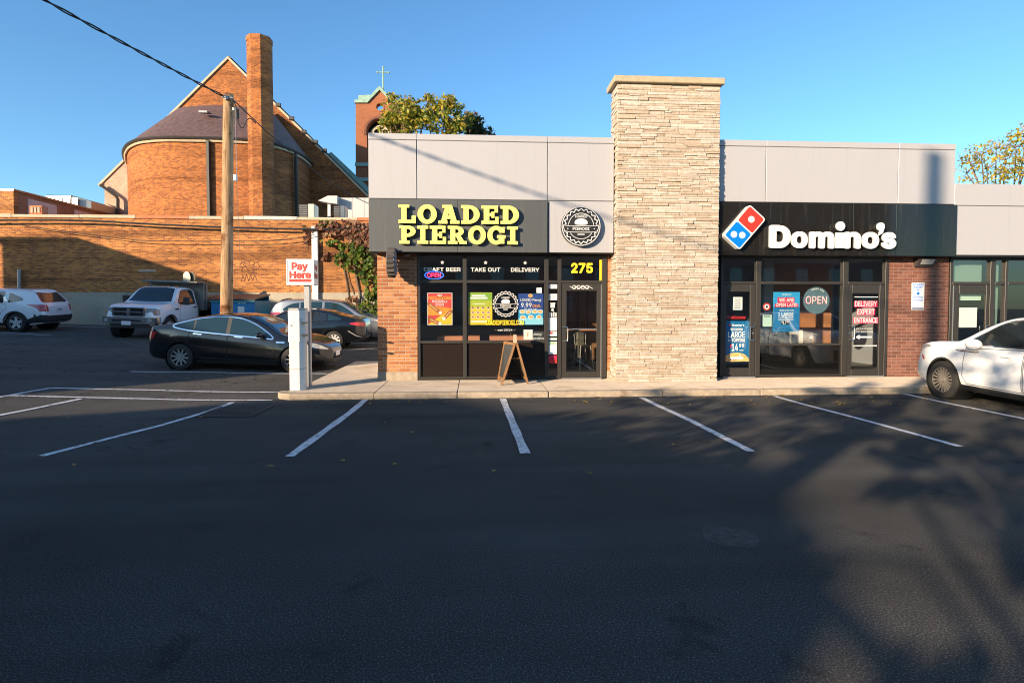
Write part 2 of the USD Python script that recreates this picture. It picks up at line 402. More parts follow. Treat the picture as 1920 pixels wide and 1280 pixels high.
look('neon_blue', (0.03, 0.12, 1.0), emit=2.2)
look('disc_blue', (0.10, 0.17, 0.20), 0.4)
look('wood', (0.27, 0.135, 0.055), 0.6, var=0.25, vscale=12)
look('chalkboard', (0.03, 0.033, 0.032), 0.6)
look('bench_wood', (0.48, 0.20, 0.11), 0.5, var=0.15)
look('wall_wood', (0.22, 0.10, 0.035), 0.7, var=0.3, vscale=5)
look('interior', (0.26, 0.27, 0.29), 0.9)
look('interior_light', (0.45, 0.44, 0.41), 0.9)
look('interior_floor', (0.20, 0.19, 0.18), 0.6)
look('gun_metal', (0.10, 0.09, 0.07), 0.35, 0.8)
look('pale_metal', (0.50, 0.46, 0.36), 0.35, 0.7)
look('machine_paint', (0.62, 0.61, 0.58), 0.55, var=0.05, vscale=5, stain=((0.36, 0.33, 0.29), 5.0, 0.64))
look('galvanised', (0.33, 0.335, 0.34), 0.45, 0.6, var=0.1, vscale=8)
look('bronze_paint', (0.06, 0.05, 0.045), 0.6)
look('copper', (0.24, 0.36, 0.30), 0.7, var=0.2, vscale=2)
look('slate', (0.115, 0.066, 0.06), 0.7, var=0.45, vscale=3.5, bump=0.01, bscale=9)
look('stone_trim', (0.48, 0.38, 0.27), 0.85, var=0.12)
look('gutter', (0.035, 0.026, 0.022), 0.5)
look('grey_shed', (0.50, 0.46, 0.45), 0.6, var=0.05)
look('tin', (0.17, 0.17, 0.18), 0.35, 0.9, var=0.25, vscale=2)
look('terracotta', (0.55, 0.16, 0.07), 0.8, var=0.2)
look('bark', (0.13, 0.10, 0.075), 0.9, var=0.3, vscale=10, bump=0.01, bscale=20)
look('twig', (0.26, 0.19, 0.13), 0.9, var=0.3, vscale=10)
look('dumpster_blue', (0.008, 0.17, 0.38), 0.45, var=0.15, vscale=3, stain=((0.05, 0.10, 0.14), 2.2, 0.62))
look('dumpster_teal', (0.02, 0.19, 0.26), 0.5, var=0.15, vscale=3)
look('dumpster_lid', (0.05, 0.03, 0.028), 0.55)
look('wall_render', (0.36, 0.32, 0.25), 0.9, var=0.12, vscale=1.6, bump=0.004, bscale=30, stain=((0.22, 0.2, 0.16), 0.8, 0.56))
look('wall_coping', (0.50, 0.47, 0.43), 0.8, var=0.3, vscale=1.5)
look('graffiti', (0.10, 0.035, 0.02), 0.9)
look('cable', (0.014, 0.014, 0.015), 0.6)
look('far_brick', (0.26, 0.12, 0.075), 0.9, var=0.12)
look('far_window', (0.10, 0.16, 0.20), 0.05, spec=0.9)
look('far_trim', (0.5, 0.48, 0.44), 0.7)
# the utility pole's wood: long vertical grain, knots
LOOK['pole_wood'] = usdkit.material(stage, '/World/Looks/pole_wood_look', {
    'g': ('geometry', {}), 'm': ('mapping', {'scale': (1, 1, 0.06)}), 'n': ('noise_texture', {'scale': 26.0, 'detail': 6.0, 'roughness': 0.65}), 'r': ('rgb_ramp', {'ramp': [(0.30, (0.13, 0.07, 0.035)), (0.48, (0.34, 0.215, 0.115)), (0.70, (0.46, 0.33, 0.20))]}),
    'k': ('noise_texture', {'scale': 2.4, 'detail': 3.0}), 'kr': ('map_range', {'from_min': 0.56, 'from_max': 0.68, 'clamp': True}), 'x': ('mix_color', {'b': (0.13, 0.05, 0.02)}),
    'bp': ('bump', {'strength': 0.8, 'distance': 0.01}), 'p': ('principled_bsdf', {'roughness': 0.85, 'specular_ior_level': 0.2})},
    [('g.position', 'm.vector'), ('m.vector', 'n.vector'), ('n.fac', 'r.fac'), ('g.position', 'k.vector'), ('k.fac', 'kr.value'), ('kr.result', 'x.fac'), ('r.color', 'x.a'), ('x.result', 'p.base_color'), ('n.fac', 'bp.height'), ('bp.normal', 'p.normal')], surface='p.BSDF')
glass_look('glass')
glass_look('glass_dim', (0.55, 0.60, 0.60), 0.05)
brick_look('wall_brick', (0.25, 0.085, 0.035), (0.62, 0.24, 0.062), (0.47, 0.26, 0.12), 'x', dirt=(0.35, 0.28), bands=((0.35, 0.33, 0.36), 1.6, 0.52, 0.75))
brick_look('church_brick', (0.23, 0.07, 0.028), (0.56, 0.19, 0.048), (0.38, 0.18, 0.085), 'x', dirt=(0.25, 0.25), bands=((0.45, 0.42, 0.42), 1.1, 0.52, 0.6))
brick_look('pale_brick', (0.36, 0.23, 0.165), (0.50, 0.345, 0.26), (0.48, 0.37, 0.29), 'x', dirt=(0.6, 0.2))
brick_look('tower_brick', (0.33, 0.10, 0.045), (0.38, 0.12, 0.055), (0.30, 0.16, 0.10), 'x', dirt=(0.25, 0.2))
brick_look('side_brick', (0.33, 0.15, 0.08), (0.38, 0.18, 0.10), (0.33, 0.24, 0.17), 'y')
brick_look('apartment_brick', (0.30, 0.14, 0.11), (0.36, 0.17, 0.13), (0.32, 0.27, 0.23), 'x')
leaf_look('leaf_autumn', [(0.0, (0.05, 0.09, 0.015)), (0.35, (0.20, 0.24, 0.03)), (0.7, (0.44, 0.40, 0.05)), (1.0, (0.52, 0.30, 0.04))])
leaf_look('leaf_dark', [(0.0, (0.02, 0.05, 0.02)), (0.6, (0.06, 0.10, 0.03)), (1.0, (0.22, 0.08, 0.04))])
leaf_look('leaf_yellow', [(0.0, (0.14, 0.18, 0.03)), (0.5, (0.45, 0.33, 0.03)), (1.0, (0.62, 0.40, 0.03))])
leaf_look('leaf_vine', [(0.0, (0.03, 0.065, 0.01)), (0.5, (0.085, 0.15, 0.018)), (0.85, (0.20, 0.24, 0.03)), (1.0, (0.24, 0.11, 0.05))])
leaf_look('leaf_rust', [(0.0, (0.14, 0.055, 0.04)), (0.5, (0.30, 0.13, 0.08)), (0.8, (0.38, 0.22, 0.13)), (1.0, (0.22, 0.20, 0.06))])
leaf_look('leaf_shade', [(0.0, (0.03, 0.06, 0.015)), (1.0, (0.09, 0.12, 0.03))])
leaf_look('leaf_fallen', [(0.0, (0.30, 0.15, 0.03)), (1.0, (0.5, 0.32, 0.05))], 0.1)
# ------------------------------------------------------------------ the setting: asphalt, painted lines, pavement
rng = np.random.default_rng(7)


def ground_mesh():
    xs = np.unique(np.r_[-400, -200, -120, np.arange(-70, -30, 4), np.arange(-30, 16, 0.5), np.arange(16, 60, 4), 60, 120, 200, 400])
    ys = np.unique(np.r_[-400, -200, -120, np.arange(-80, 0, 8), np.arange(0, 34, 0.5), np.arange(34, 80, 4), 120, 200, 400, 800])
    X, Y = np.meshgrid(xs, ys); Z = G(X, Y)
    v = np.c_[X.ravel(), Y.ravel(), Z.ravel()]; n = len(xs)
    i = (np.arange(len(ys) - 1)[:, None] * n + np.arange(n - 1)[None]).ravel()
    return trimesh.Trimesh(v, np.vstack([np.c_[i, i + 1, i + n + 1], np.c_[i, i + n + 1, i + n]]), process=False)


lot = Thing('parking_lot', kind='structure')
lot.part('asphalt', ground_mesh(), 'asphalt', smooth=True)


def ribbon(pts, w, lift=0.009):
    """A painted line that follows the asphalt."""
    p = np.array(pts, float)[:, :2]
    seg = np.linalg.norm(np.diff(p, axis=0), axis=1); s = np.r_[0, np.cumsum(seg)]
    t = np.linspace(0, s[-1], max(3, int(s[-1] / 0.25) + 1))
    q = np.c_[np.interp(t, s, p[:, 0]), np.interp(t, s, p[:, 1])]
    d = np.gradient(q, axis=0); d /= np.linalg.norm(d, axis=1, keepdims=True); nn = np.c_[-d[:, 1], d[:, 0]] * w / 2
    nn = nn * (1 + 0.12 * np.sin(t * 5 + p[0, 0])[:, None] * rng.uniform(0.3, 1))
    a, b = q + nn, q - nn
    v = np.vstack([np.c_[a, G(a[:, 0], a[:, 1]) + lift], np.c_[b, G(b[:, 0], b[:, 1]) + lift]]); n = len(q)
    i = np.arange(n - 1)
    return trimesh.Trimesh(v, np.vstack([np.c_[i, i + n, i + n + 1], np.c_[i, i + n + 1, i + 1]]), process=False)


LINES = [([(437, 755), (385, 774), (300, 799), (215, 820), (78, 856)], .10), ([(685, 750), (655, 775), (600, 815), (543, 857)], .115), ([(943, 748), (962, 795), (985, 851)], .115),
         ([(1203, 746), (1290, 787), (1408, 847)], .11), ([(1452, 743), (1620, 788), (1800, 838)], .10), ([(1695, 739), (1810, 763), (1920, 786), (2100, 822)], .10),
         ([(-120, 775), (0, 745), (95, 728)], .10), ([(95, 728), (300, 732), (520, 736)], .10), ([(20, 742), (260, 748), (510, 751)], .10), ([(-60, 792), (0, 779), (152, 748)], .10),
         ([(245, 697), (420, 699), (640, 701)], .10), ([(-60, 622), (0, 624), (97, 629)], .10), ([(100, 611), (200, 614)], .10), ([(620, 656), (700, 655)], .10), ([(640, 644), (706, 643)], .10)]
for pts, w in LINES:
    lot.part('painted_line', ribbon([atg(*p) for p in pts], w), 'line_paint')
gp = atg(440, 773)
gm = [bx(gp[0] - .42, gp[0] + .42, gp[1] - .42 + k * .105, gp[1] - .36 + k * .105, .006, .014) for k in range(9)] + [bx(gp[0] - .45, gp[0] - .42, gp[1] - .45, gp[1] + .55, .006, .016), bx(gp[0] + .42, gp[0] + .45, gp[1] - .45, gp[1] + .55, .006, .016)]
lot.part('drain_grate', [move(m, (0, 0, float(G(gp[0], gp[1])))) for m in gm], 'grate')
look('manhole', (0.052, 0.047, 0.043), 0.9, var=0.7, vscale=14, bump=0.02, bscale=60)
mc = atz(1368, 1005, 0)
lot.part('manhole_cover', lathe([(0, .0), (0, .004), (.17, .004), (.175, .002), (.18, .0045), (.2, .0045), (.21, .0)], 40, at_=(mc[0], mc[1], 0)), 'manhole')
lv = []
for k in range(132):
    px, py = (rng.uniform(540, 1900), rng.uniform(741, 760)) if k < 110 else (rng.uniform(0, 1900), rng.uniform(700, 900))
    p = atg(px, py) if px < 520 else atz(px, py, 0)
    if k < 110 and p[1] > 10.88:
        p[1] = 10.86
    a = rng.uniform(0, 6.28); s = rng.uniform(.02, .055)
    c, q = math.cos(a) * s, math.sin(a) * s; z = float(G(p[0], p[1])) + .012
    lv.append(quad((p[0] - c, p[1] - q, z), (p[0] + q * .6, p[1] - c * .6, z + .012), (p[0] + c, p[1] + q, z + .004), (p[0] - q * .6, p[1] + c * .6, z + .014)))
single('fallen_leaves', lv, 'leaf_fallen', 'scattered dry fallen leaves along the kerb and on the asphalt', 'fallen leaves', kind='stuff')

walk = Thing('pavement', kind='structure')
KY = 10.92
joints = [-3.55, -1.6, .23, 2.05, 3.65, 5.6, 7.4, 9.3, 11.2, 13.1, 15, 18, 22, 26, 30]
joints[1], joints[2], joints[3] = atz(697, 740, .13)[0], atz(857, 738, .13)[0], atz(1032, 737, .13)[0]
for a, b in zip(joints[:-1], joints[1:]):
    g = .006
    if a < -3:
        poly = Polygon([(-3.29, KY + .16), (b - g, KY + .16), (b - g, 12.9), (-2.6, 12.9), (-3.61, 11.36), (-3.59, 11.225), (-3.49, 11.135)])
        walk.part('paving_slab', prism_z(poly, -.1, .128), 'concrete')
        kerb = Polygon([(-3.74, 11.38), (-3.75, 11.2), (-3.66, 11.03), (-3.45, KY), (b - g, KY), (b - g, KY + .155), (-3.3, KY + .155), (-3.5, 11.13), (-3.6, 11.22), (-3.62, 11.36)])
        walk.part('kerb_stone', prism_z(kerb, -.1, .13), 'concrete_worn')
    else:
        walk.part('paving_slab', cb(a + g, b - g, KY + .16, 12.9, -.1, .128, .006), 'concrete')
        walk.part('kerb_stone', cb(a + g, b - g, KY, KY + .155, -.1, .13, .014), 'concrete_worn')
# the side walk along the left wall of the shops
pa, pb = atz(545, 734, .13), atz(667, 677, .20)
side = []
for k in range(4):
    t0, t1 = k / 4 + .002, (k + 1) / 4 - .002
    e0, e1 = pa + (pb - pa) * t0, pa + (pb - pa) * t1
    y0, y1 = max(e0[1], 12.905) if k else 11.36, e1[1]
    v = np.array([[e0[0], e0[1], e0[2] - .002], [-2.0, max(e0[1], 12.905), e0[2] - .002], [-2.0, max(e1[1], 12.91), e1[2] - .002], [e1[0], e1[1], e1[2] - .002]])
    lo = v - [0, 0, .35]
    walk.part('paving_slab', trimesh.convex.convex_hull(np.vstack([v, lo])), 'concrete')

# ------------------------------------------------------------------ the shop building
YB, YF, YP = 12.75, 12.45, 12.25
X = lambda px, Y=YB: float(at(px, 600, Y)[0])
Z = lambda py, Y=YB, px=1000: float(at(px, py, Y)[2])
shop = Thing('shop_building', 'low strip of shops with pale metal panels, brick piers and a stone pillar', 'building', base=(4, YF, 0))
FL, FR1, FL2, FR2 = -2.24, 3.03, 5.3, 10.84
ZT, ZM, ZB = 5.41, 4.04, 2.92
# backing walls, roof
shop.part('wall', [bx(-2.08, -1.98, YB + .06, 24, -.2, 4.9), bx(-2.08, 30, 23.9, 24, -.2, 4.3), bx(FL + .05, FR1 + .1, YF + .1, YF + .25, ZB + .01, ZT - .03), bx(FL2 - .1, FR2 - .05, YF + .1, YF + .25, ZB + .01, ZT - .03), bx(FR2 - .05, 30, YF + .1, YF + .25, ZB + .01, 4.5)], 'grey_shed')
shop.part('roof', bx(-1.97, 30, YF + .26, 23.89, 4.0, 4.15), 'grey_shed')
shop.part('soffit', [bx(FL + .02, FR1 + .02, YF + .012, YB + .2, ZB - .01, ZB + .02), bx(FL2, 30, YF + .012, YB + .2, ZB - .03, ZB)], 'black')
pn = [X(783, YF), X(1026, YF)]
gap = .007


def panel(x0, x1, z0, z1, y=YF):
    shop.part('metal_panel', cb(x0 + gap, x1 - gap, y, y + .06, z0 + gap, z1 - gap, .006), 'panel')


shop.part('panel_joint', [bx(FL + .03, FR1, YF + .03, YF + .099, ZB + .02, ZT - .02), bx(FL2, FR2 - .03, YF + .03, YF + .099, ZB + .02, ZT - .02), bx(FR2, 30, YF + .03, YF + .099, ZB + .02, 4.5)], 'panel_gap')
zcap = ZT - .13
for a, b in ((FL, pn[0]), (pn[0], pn[1]), (pn[1], FR1)):
    panel(a, b, ZM, zcap); shop.part('parapet_cap', cb(a + .003, b - .003, YF - .012, YF + .3, zcap, ZT, .008), 'panel')
panel(pn[1] + .02, FR1, ZB, ZM)
panel(FL, FL + .03, ZB - .01, ZM)
pr = [X(1432, YF), X(1678, YF)]
for a, b in ((FL2, pr[0]), (pr[0], pr[1]), (pr[1], FR2)):
    panel(a, b, ZM + .02, zcap); shop.part('parapet_cap', cb(a + .003, b - .003, YF - .012, YF + .3, zcap, ZT, .008), 'panel')
for a, b in ((FR2, 14.4), (14.4, 17.9), (17.9, 21.4), (21.4, 24.9), (24.9, 30)):
    panel(a, b, ZM, 4.54, YF + .01); panel(a, b, ZB, ZM, YF + .01)
# left end return of the parapet
shop.part('metal_panel', bx(FL - .001, FL + .05, YF + .061, 24, ZB, ZT - .14), 'panel')


def brick_pier(x0, x1, z0, z1, y, kinds, mortar, row=.0785, L=.235, seed=1, depth=.2):
    r = random.Random(seed)
    core = shop.part('brick_pier', bx(x0 + .003, x1 - .003, y + .007, y + depth, z0, z1), mortar)
    n = int(round((z1 - z0) / row)); row = (z1 - z0) / n
    for k in range(n):
        x = x0 - (L / 2 if k % 2 else 0)
        while x < x1 - .02:
            a, b = max(x, x0), min(x + L, x1)
            if b - a > .035:
                shop.part('brick', cb(a + (.005 if a > x0 else -.001), b - (.005 if b < x1 else -.001), y + r.uniform(-.0015, .0015), y + .09, z0 + k * row + .005, z0 + (k + 1) * row - .005, .003), kinds + str(r.randrange(4)), core)
            x += L
    return core


shop.part('pier_base', cb(X(708) - .01, X(783), YB - .012, YB + .2, .10, .32, .01), 'concrete_worn')
brick_pier(X(708), X(783) - .005, .32, ZB - .012, YB, 'brick_warm', 'mortar', seed=3)
shop.part('pier_base', cb(X(1138), 3.06, YB - .012, YB + .2, .10, .32, .01), 'concrete_worn')
brick_pier(X(1138), 3.06, .32, ZB - .012, YB, 'brick_warm', 'mortar', seed=4)
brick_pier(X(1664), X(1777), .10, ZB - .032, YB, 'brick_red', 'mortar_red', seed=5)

# stone pillar of split ledgestone
PX0, PX1, PZ0, PZ1, PYB = 3.045, 5.29, .12, 6.50, 12.80
pil = shop.part('stone_pillar', bx(PX0 + .03, PX1 - .03, YP + .03, PYB, PZ0, PZ1), 'stone_back')
r = random.Random(11); stones = []
z = PZ0
while z < PZ1 - .02:
    h = min(r.choice([.038, .045, .05, .055, .065, .075]), PZ1 - z)
    if PZ1 - z - h < .03:
        h = PZ1 - z
    x = PX0 - r.uniform(0, .25)
    while x < PX1 - .01:
        L = r.uniform(.14, .55); a, b = max(x, PX0), min(x + L, PX1)
        if b - a < .05:
            b = min(a + .06, PX1)
        if PX1 - b < .05:
            b = PX1
        cut = [(z, z + h)] if h < .06 or r.random() < .6 else [(z, z + h * .48), (z + h * .48, z + h)]
        for za, zb_ in cut:
            o = r.uniform(-.022, .014)
            stones.append(((b - a) * (zb_ - za), cb(a + .002 + r.uniform(-.004, .004), b - .002 + r.uniform(-.003, .006), YP + o, YP + .06, za + .0015, zb_ - .0015, r.uniform(.004, .010))))
        x = b if b >= x + L - .3 else x + L
    for side_x, sg in ((PX0, 1), (PX1, -1)):
        y = YP + .061
        while y < PYB - .02:
            L = r.uniform(.12, .36); e = min(y + L, PYB); o = r.uniform(-.02, .014)
            xa, xb = (side_x + o, side_x + .05) if sg > 0 else (side_x - .05, side_x - o)
            stones.append(((e - y) * h * .2, cb(xa, xb, y + .002, e - .002, z + .002, z + h - .002, .006)))
            y = e
    z += h
stones.sort(key=lambda s: -s[0])
for a, m in stones[:300]:
    shop.part('stone', m, f'ledgestone{r.randrange(5)}', pil)
cols = [(0.42, 0.335, 0.255), (0.47, 0.39, 0.32), (0.50, 0.43, 0.355), (0.53, 0.47, 0.40), (0.45, 0.36, 0.28), (0.45, 0.40, 0.34)]
LOOK['ledgestone_mix'] = usdkit.material(stage, '/World/Looks/ledgestone_mix_look', {'i': ('attribute', {'attribute': 'tint'}), 'g': ('geometry', {}), 'r': ('rgb_ramp', {'ramp': cols, 'interpolate': False}), 'n': ('noise_texture', {'scale': 14.0, 'detail': 6.0}), 'm': ('map_range', {'from_min': .3, 'from_max': .7, 'to_min': .84, 'to_max': 1.15}), 'c': ('combine_color', {}),
    'x': ('mix_color', {'blend_type': 'multiply', 'fac': 1.0, 'use_clamp': False}), 'nb': ('noise_texture', {'scale': 35.0, 'detail': 4.0}), 'b': ('bump', {'distance': .006}), 'p': ('principled_bsdf', {'roughness': .85, 'specular_ior_level': .2})},
    [('i.fac', 'r.fac'), ('g.position', 'n.vector'), ('n.fac', 'm.value'), ('m.result', 'c.r'), ('m.result', 'c.g'), ('m.result', 'c.b'), ('r.color', 'x.a'), ('c.color', 'x.b'), ('x.result', 'p.base_color'), ('g.position', 'nb.vector'), ('nb.fac', 'b.height'), ('b.normal', 'p.normal')], surface='p.BSDF')
shop.part('small_stones', [m for a, m in stones[300:]], 'ledgestone_mix', pil, kind='stuff')
shop.part('coping', cb(PX0 - .09, PX1 + .065, YP - .09, PYB + .1, PZ1 + .002, PZ1 + .135, .012), 'coping_stone', pil)

# ---- shop fronts: frames, panes, doors
FW = .055


def vbar(x0, x1, z0, z1, y0=YB - .03, y1=YB + .09):
    shop.part('window_frame', cb(x0, x1, y0, y1, z0, z1, .004), 'frame_metal')


def hbar(x0, x1, z0, z1, y0=YB - .027, y1=YB + .087):
    shop.part('window_frame', cb(x0, x1, y0, y1, z0, z1, .004), 'frame_metal')


def pane(x0, x1, z0, z1, mat='glass', y=YB + .03):
    shop.part('window_pane', quad((x0, y, z0), (x1, y, z0), (x1, y, z1), (x0, y, z1)), mat)


def low_panel(x0, x1, z0, z1):
    shop.part('lower_panel', cb(x0, x1, YB + .02, YB + .05, z0, z1, .004), 'dark_panel')


W0, W1, W2, W3, W4, W5, W6 = X(784), X(868), X(1021), X(1046), X(1052), X(1128), X(1137)
zt0, zt1, zs0, zs1, zf, ztop = 2.275, 2.335, .945, 1.0, .15, ZB - .012
vbar(W0, W0 + .05, zf, ztop); vbar(W1, W1 + .085, zf, ztop); vbar(W2, W2 + .085, zf, ztop); vbar(W3, W4, zf, ztop); vbar(W5, W6 - .002, zf, ztop)
for a, b in ((W0 + .051, W1 - .001), (W1 + .086, W2 - .001)):
    hbar(a, b, zf, zf + .06); hbar(a, b, zs0, zs1); hbar(a, b, zt0, zt1); hbar(a, b, ztop - .05, ztop)
    pane(a, b, zs1, zt0); pane(a, b, zt1, ztop - .05); low_panel(a, b, zf + .06, zs0)
a, b = W2 + .086, W3 - .001
hbar(a, b, zf, zf + .06); hbar(a, b, zt0, zt1); hbar(a, b, ztop - .05, ztop); pane(a, b, zf + .06, zt0); pane(a, b, zt1, ztop - .05)
a, b = W4 + .001, W5 - .001
hbar(a, b, zt0, zt1); hbar(a, b, ztop - .05, ztop); pane(a, b, zt1, ztop - .05)


def door(x0, x1, z0, z1, gx0, gx1, gz0, gz1, hinge_right=True, handle=True):
    y0, y1 = YB - .012, YB + .035
    d = shop.part('glass_door', [cb(x0, gx0, y0, y1, z0, z1, .004), cb(gx1, x1, y0, y1, z0, z1, .004), cb(gx0 + .0005, gx1 - .0005, y0 + .001, y1 - .001, z0, gz0, .004), cb(gx0 + .0005, gx1 - .0005, y0 + .001, y1 - .001, gz1, z1, .004)], 'frame_metal')
    shop.part('door_pane', quad((gx0, YB + .012, gz0), (gx1, YB + .012, gz0), (gx1, YB + .012, gz1), (gx0, YB + .012, gz1)), 'glass', d)
    hx = (x0 + gx0) / 2 if hinge_right else (x1 + gx1) / 2
    s = 1 if hinge_right else -1
    shop.part('handle', tube([(hx - s * .02, y0, 1.30), (hx - s * .02, y0 - .05, 1.30), (hx + s * .06, y0 - .055, 1.30), (hx + s * .075, y0 - .055, 1.275), (hx + s * .075, y0 - .055, 1.015), (hx + s * .06, y0 - .055, .985), (hx - s * .02, y0 - .05, .985), (hx - s * .02, y0, .985)], .013, 8), 'steel', d, smooth=40)
    shop.part('lock', lathe([(0, 0), (.022, 0), (.022, .012), (0, .012)], 16, 'y', (hx - s * .0, y0 - .001, 1.15)), 'steel', d)
    shop.part('threshold', bx(x0, x1, YB - .06, YB + .08, .127, z0 - .004), 'frame_bright', d)
    return d


d1 = door(W4 + .006, W5 - .006, .165, zt0 - .006, X(1062), X(1119), Z(697), Z(545))
shop.part('push_bar', rod((X(1060), YB + .05, Z(617)), (X(1121), YB + .05, Z(617)), .014), 'frame_bright', d1)
shop.part('door_edge', bx(W5 - .022, W5 - .006, YB - .016, YB - .0125, .17, zt0 - .02), 'frame_bright', d1)

# pizza shop front
D0, D1, D2, D3, D4 = X(1350), X(1416), X(1425), X(1578), X(1588)
D5 = X(1663)
z2t = ZB - .032
vbar(D0, D0 + .06, zf, z2t); vbar(D1, D2, zf, z2t); vbar(D3, D4, zf, z2t); vbar(D5 - .075, D5 - .002, zf, z2t)
for a, b, kind in ((D0 + .061, D1 - .001, 'd'), (D2 + .001, D3 - .001, 'w'), (D4 + .001, D5 - .076, 'd')):
    hbar(a, b, 2.265, 2.325); hbar(a, b, z2t - .05, z2t); pane(a, b, 2.325, z2t - .05)
    if kind == 'w':
        hbar(a, b, zf, zf + .05); hbar(a, b, .86, .91); pane(a, b, .91, 2.265)
        shop.part('window_pane', quad((a, YB + .03, zf + .05), (b, YB + .03, zf + .05), (b, YB + .03, .86), (a, YB + .03, .86)), 'glass_black')
d2 = door(D0 + .065, D1 - .006, .165, 2.259, X(1361), X(1406), Z(692), Z(546), hinge_right=False)
d3 = door(D4 + .006, D5 - .082, .165, 2.259, X(1597), X(1648), Z(696), Z(549))
shop.part('push_bar', rod((X(1361), YB + .04, Z(610)), (X(1406), YB + .04, Z(610)), .012), 'frame_bright', d2)

# the unit at the right end
E0, E1, E2, E3, E4 = X(1778), X(1783), X(1853), X(1862), X(1881)
E5 = X(1886)
vbar(E0, E1, zf, z2t); vbar(E2, E3, zf, z2t); vbar(E4, E5, zf, z2t); vbar(15.2, 15.28, zf, z2t); vbar(17.2, 17.28, zf, z2t); vbar(19.3, 19.38, zf, z2t)
for a, b in ((E1 + .001, E2 - .001), (E3 + .001, E4 - .001), (E5 + .001, 15.199), (15.281, 17.199), (17.281, 19.299)):
    hbar(a, b, 2.265, 2.33); hbar(a, b, z2t - .05, z2t); pane(a, b, 2.33, z2t - .05, 'glass_dim')
    if a > E2:
        pane(a, b, zf + .05, 2.265, 'glass_dim'); hbar(a, b, zf, zf + .05)
d4 = door(E1 + .03, E2 - .006, .165, 2.259, X(1797), X(1847), .35, Z(549), hinge_right=False)
shop.part('door_edge', bx(E1 + .012, E1 + .028, YB - .034, YB - .002, .17, 2.24), 'frame_bright')
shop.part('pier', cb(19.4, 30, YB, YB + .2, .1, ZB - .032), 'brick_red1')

# rooms behind the glass
shop.part('room_wall', [bx(-1.97, 5.0, 18.0, 18.1, .1, 3.98), bx(4.5, 4.6, YB + .3, 17.99, .1, 3.98), bx(FL2 + .1, 11.0, 17.0, 17.1, .1, 3.98), bx(11.05, 11.15, YB + .25, 17.99, .1, 3.98), bx(11.2, 30, 17.5, 17.6, .1, 3.98)], 'interior')
shop.part('room_floor', bx(-1.97, 30, YB + .1, 18, .05, .14), 'interior_floor')
shop.part('room_ceiling', bx(-1.97, 30, YB + .22, 17.9, 3.0, 3.05), 'interior')
for k in range(9):
    shop.part('wall_board', bx(1.9 + k * .3 + .01, 2.19 + k * .3, 17.2, 17.25, .15, 2.9), 'wall_wood')
shop.part('room_column', bx(7.75, 8.0, 15.0, 15.3, .14, 3.0), 'interior_light')
shop.part('room_wall', [bx(8.3, 10.4, 16.2, 16.3, .14, 3.0)], 'brick_warm1', label='sunlit brick wall inside the pizza shop')
shop.part('counter', bx(6.2, 9.2, 15.6, 16.0, .14, 1.1), 'interior_light')
shop.part('roller_blind', [bx(E1 + .08, E2 - .05, YB + .16, YB + .17, 1.9, 2.85), bx(E3 + .02, E4, YB + .16, YB + .17, .3, 2.85)], 'paper_green')
BY = 13.35
bh = Z(629, BY)
bench = Thing('bench', 'reddish wooden window bench seen through the left shop window', 'bench', base=(0, BY, .14))
for a, b in ((820, 868), (878, 900), (918, 1000)):
    bench.part('top', cb(X(a, BY), X(b, BY), BY - .15, BY + .35, bh - .26, bh, .01), 'bench_wood')
bench.part('base', bx(X(800, BY), X(1005, BY), BY - .05, BY + .25, .14, bh - .262), 'black')


def stool(px, py, Y, mat, label):
    p = at(px, py, Y); s = Thing('bar_stool', label, 'stool', base=(p[0], Y, .14), rot=.3, world=False, group='stools behind the door')
    h = .62
    s.part('seat', cb(-.16, .16, -.16, .16, h, h + .025, .01), mat)
    for a in (-1, 1):
        for b in (-1, 1):
            s.part('leg', tube([(a * .2, b * .2, 0), (a * .14, b * .14, h - .001)], .016, 6), mat)
    s.part('footrest', [rod((-.17, -.17, .25), (.17, -.17, .25), .01), rod((-.17, .17, .25), (.17, .17, .25), .01)], mat)
    s.part('backrest', [cb(-.1, .1, .14, .15, h + .03, h + .33, .006), tube([(-.15, .15, h + .02), (-.17, .17, h + .28), (0, .18, h + .36), (.17, .17, h + .28), (.15, .15, h + .02)], .012, 6)], mat)


stool(1093, 650, 14.6, 'pale_metal', 'pale metal stool seen through the glass door numbered 275')
stool(1075, 650, 15.2, 'gun_metal', 'dark metal stool behind the glass door, left of the pale one')
tb = Thing('table', 'small high table behind the glass door numbered 275', 'table', base=(X(1085, 15.9), 15.9, .14), world=False)
tb.part('top', cb(-.5, .5, -.3, .3, .95, 1.0, .01), 'bench_wood'); tb.part('leg', rod((0, 0, 0), (0, 0, .949), .04), 'black'); tb.part('base', lathe([(0, 0), (.25, 0), (.25, .02), (0, .03)], 24), 'black')

# ------------------------------------------------------------------ lettering of the yellow sign: slab serif capitals
B = sbox


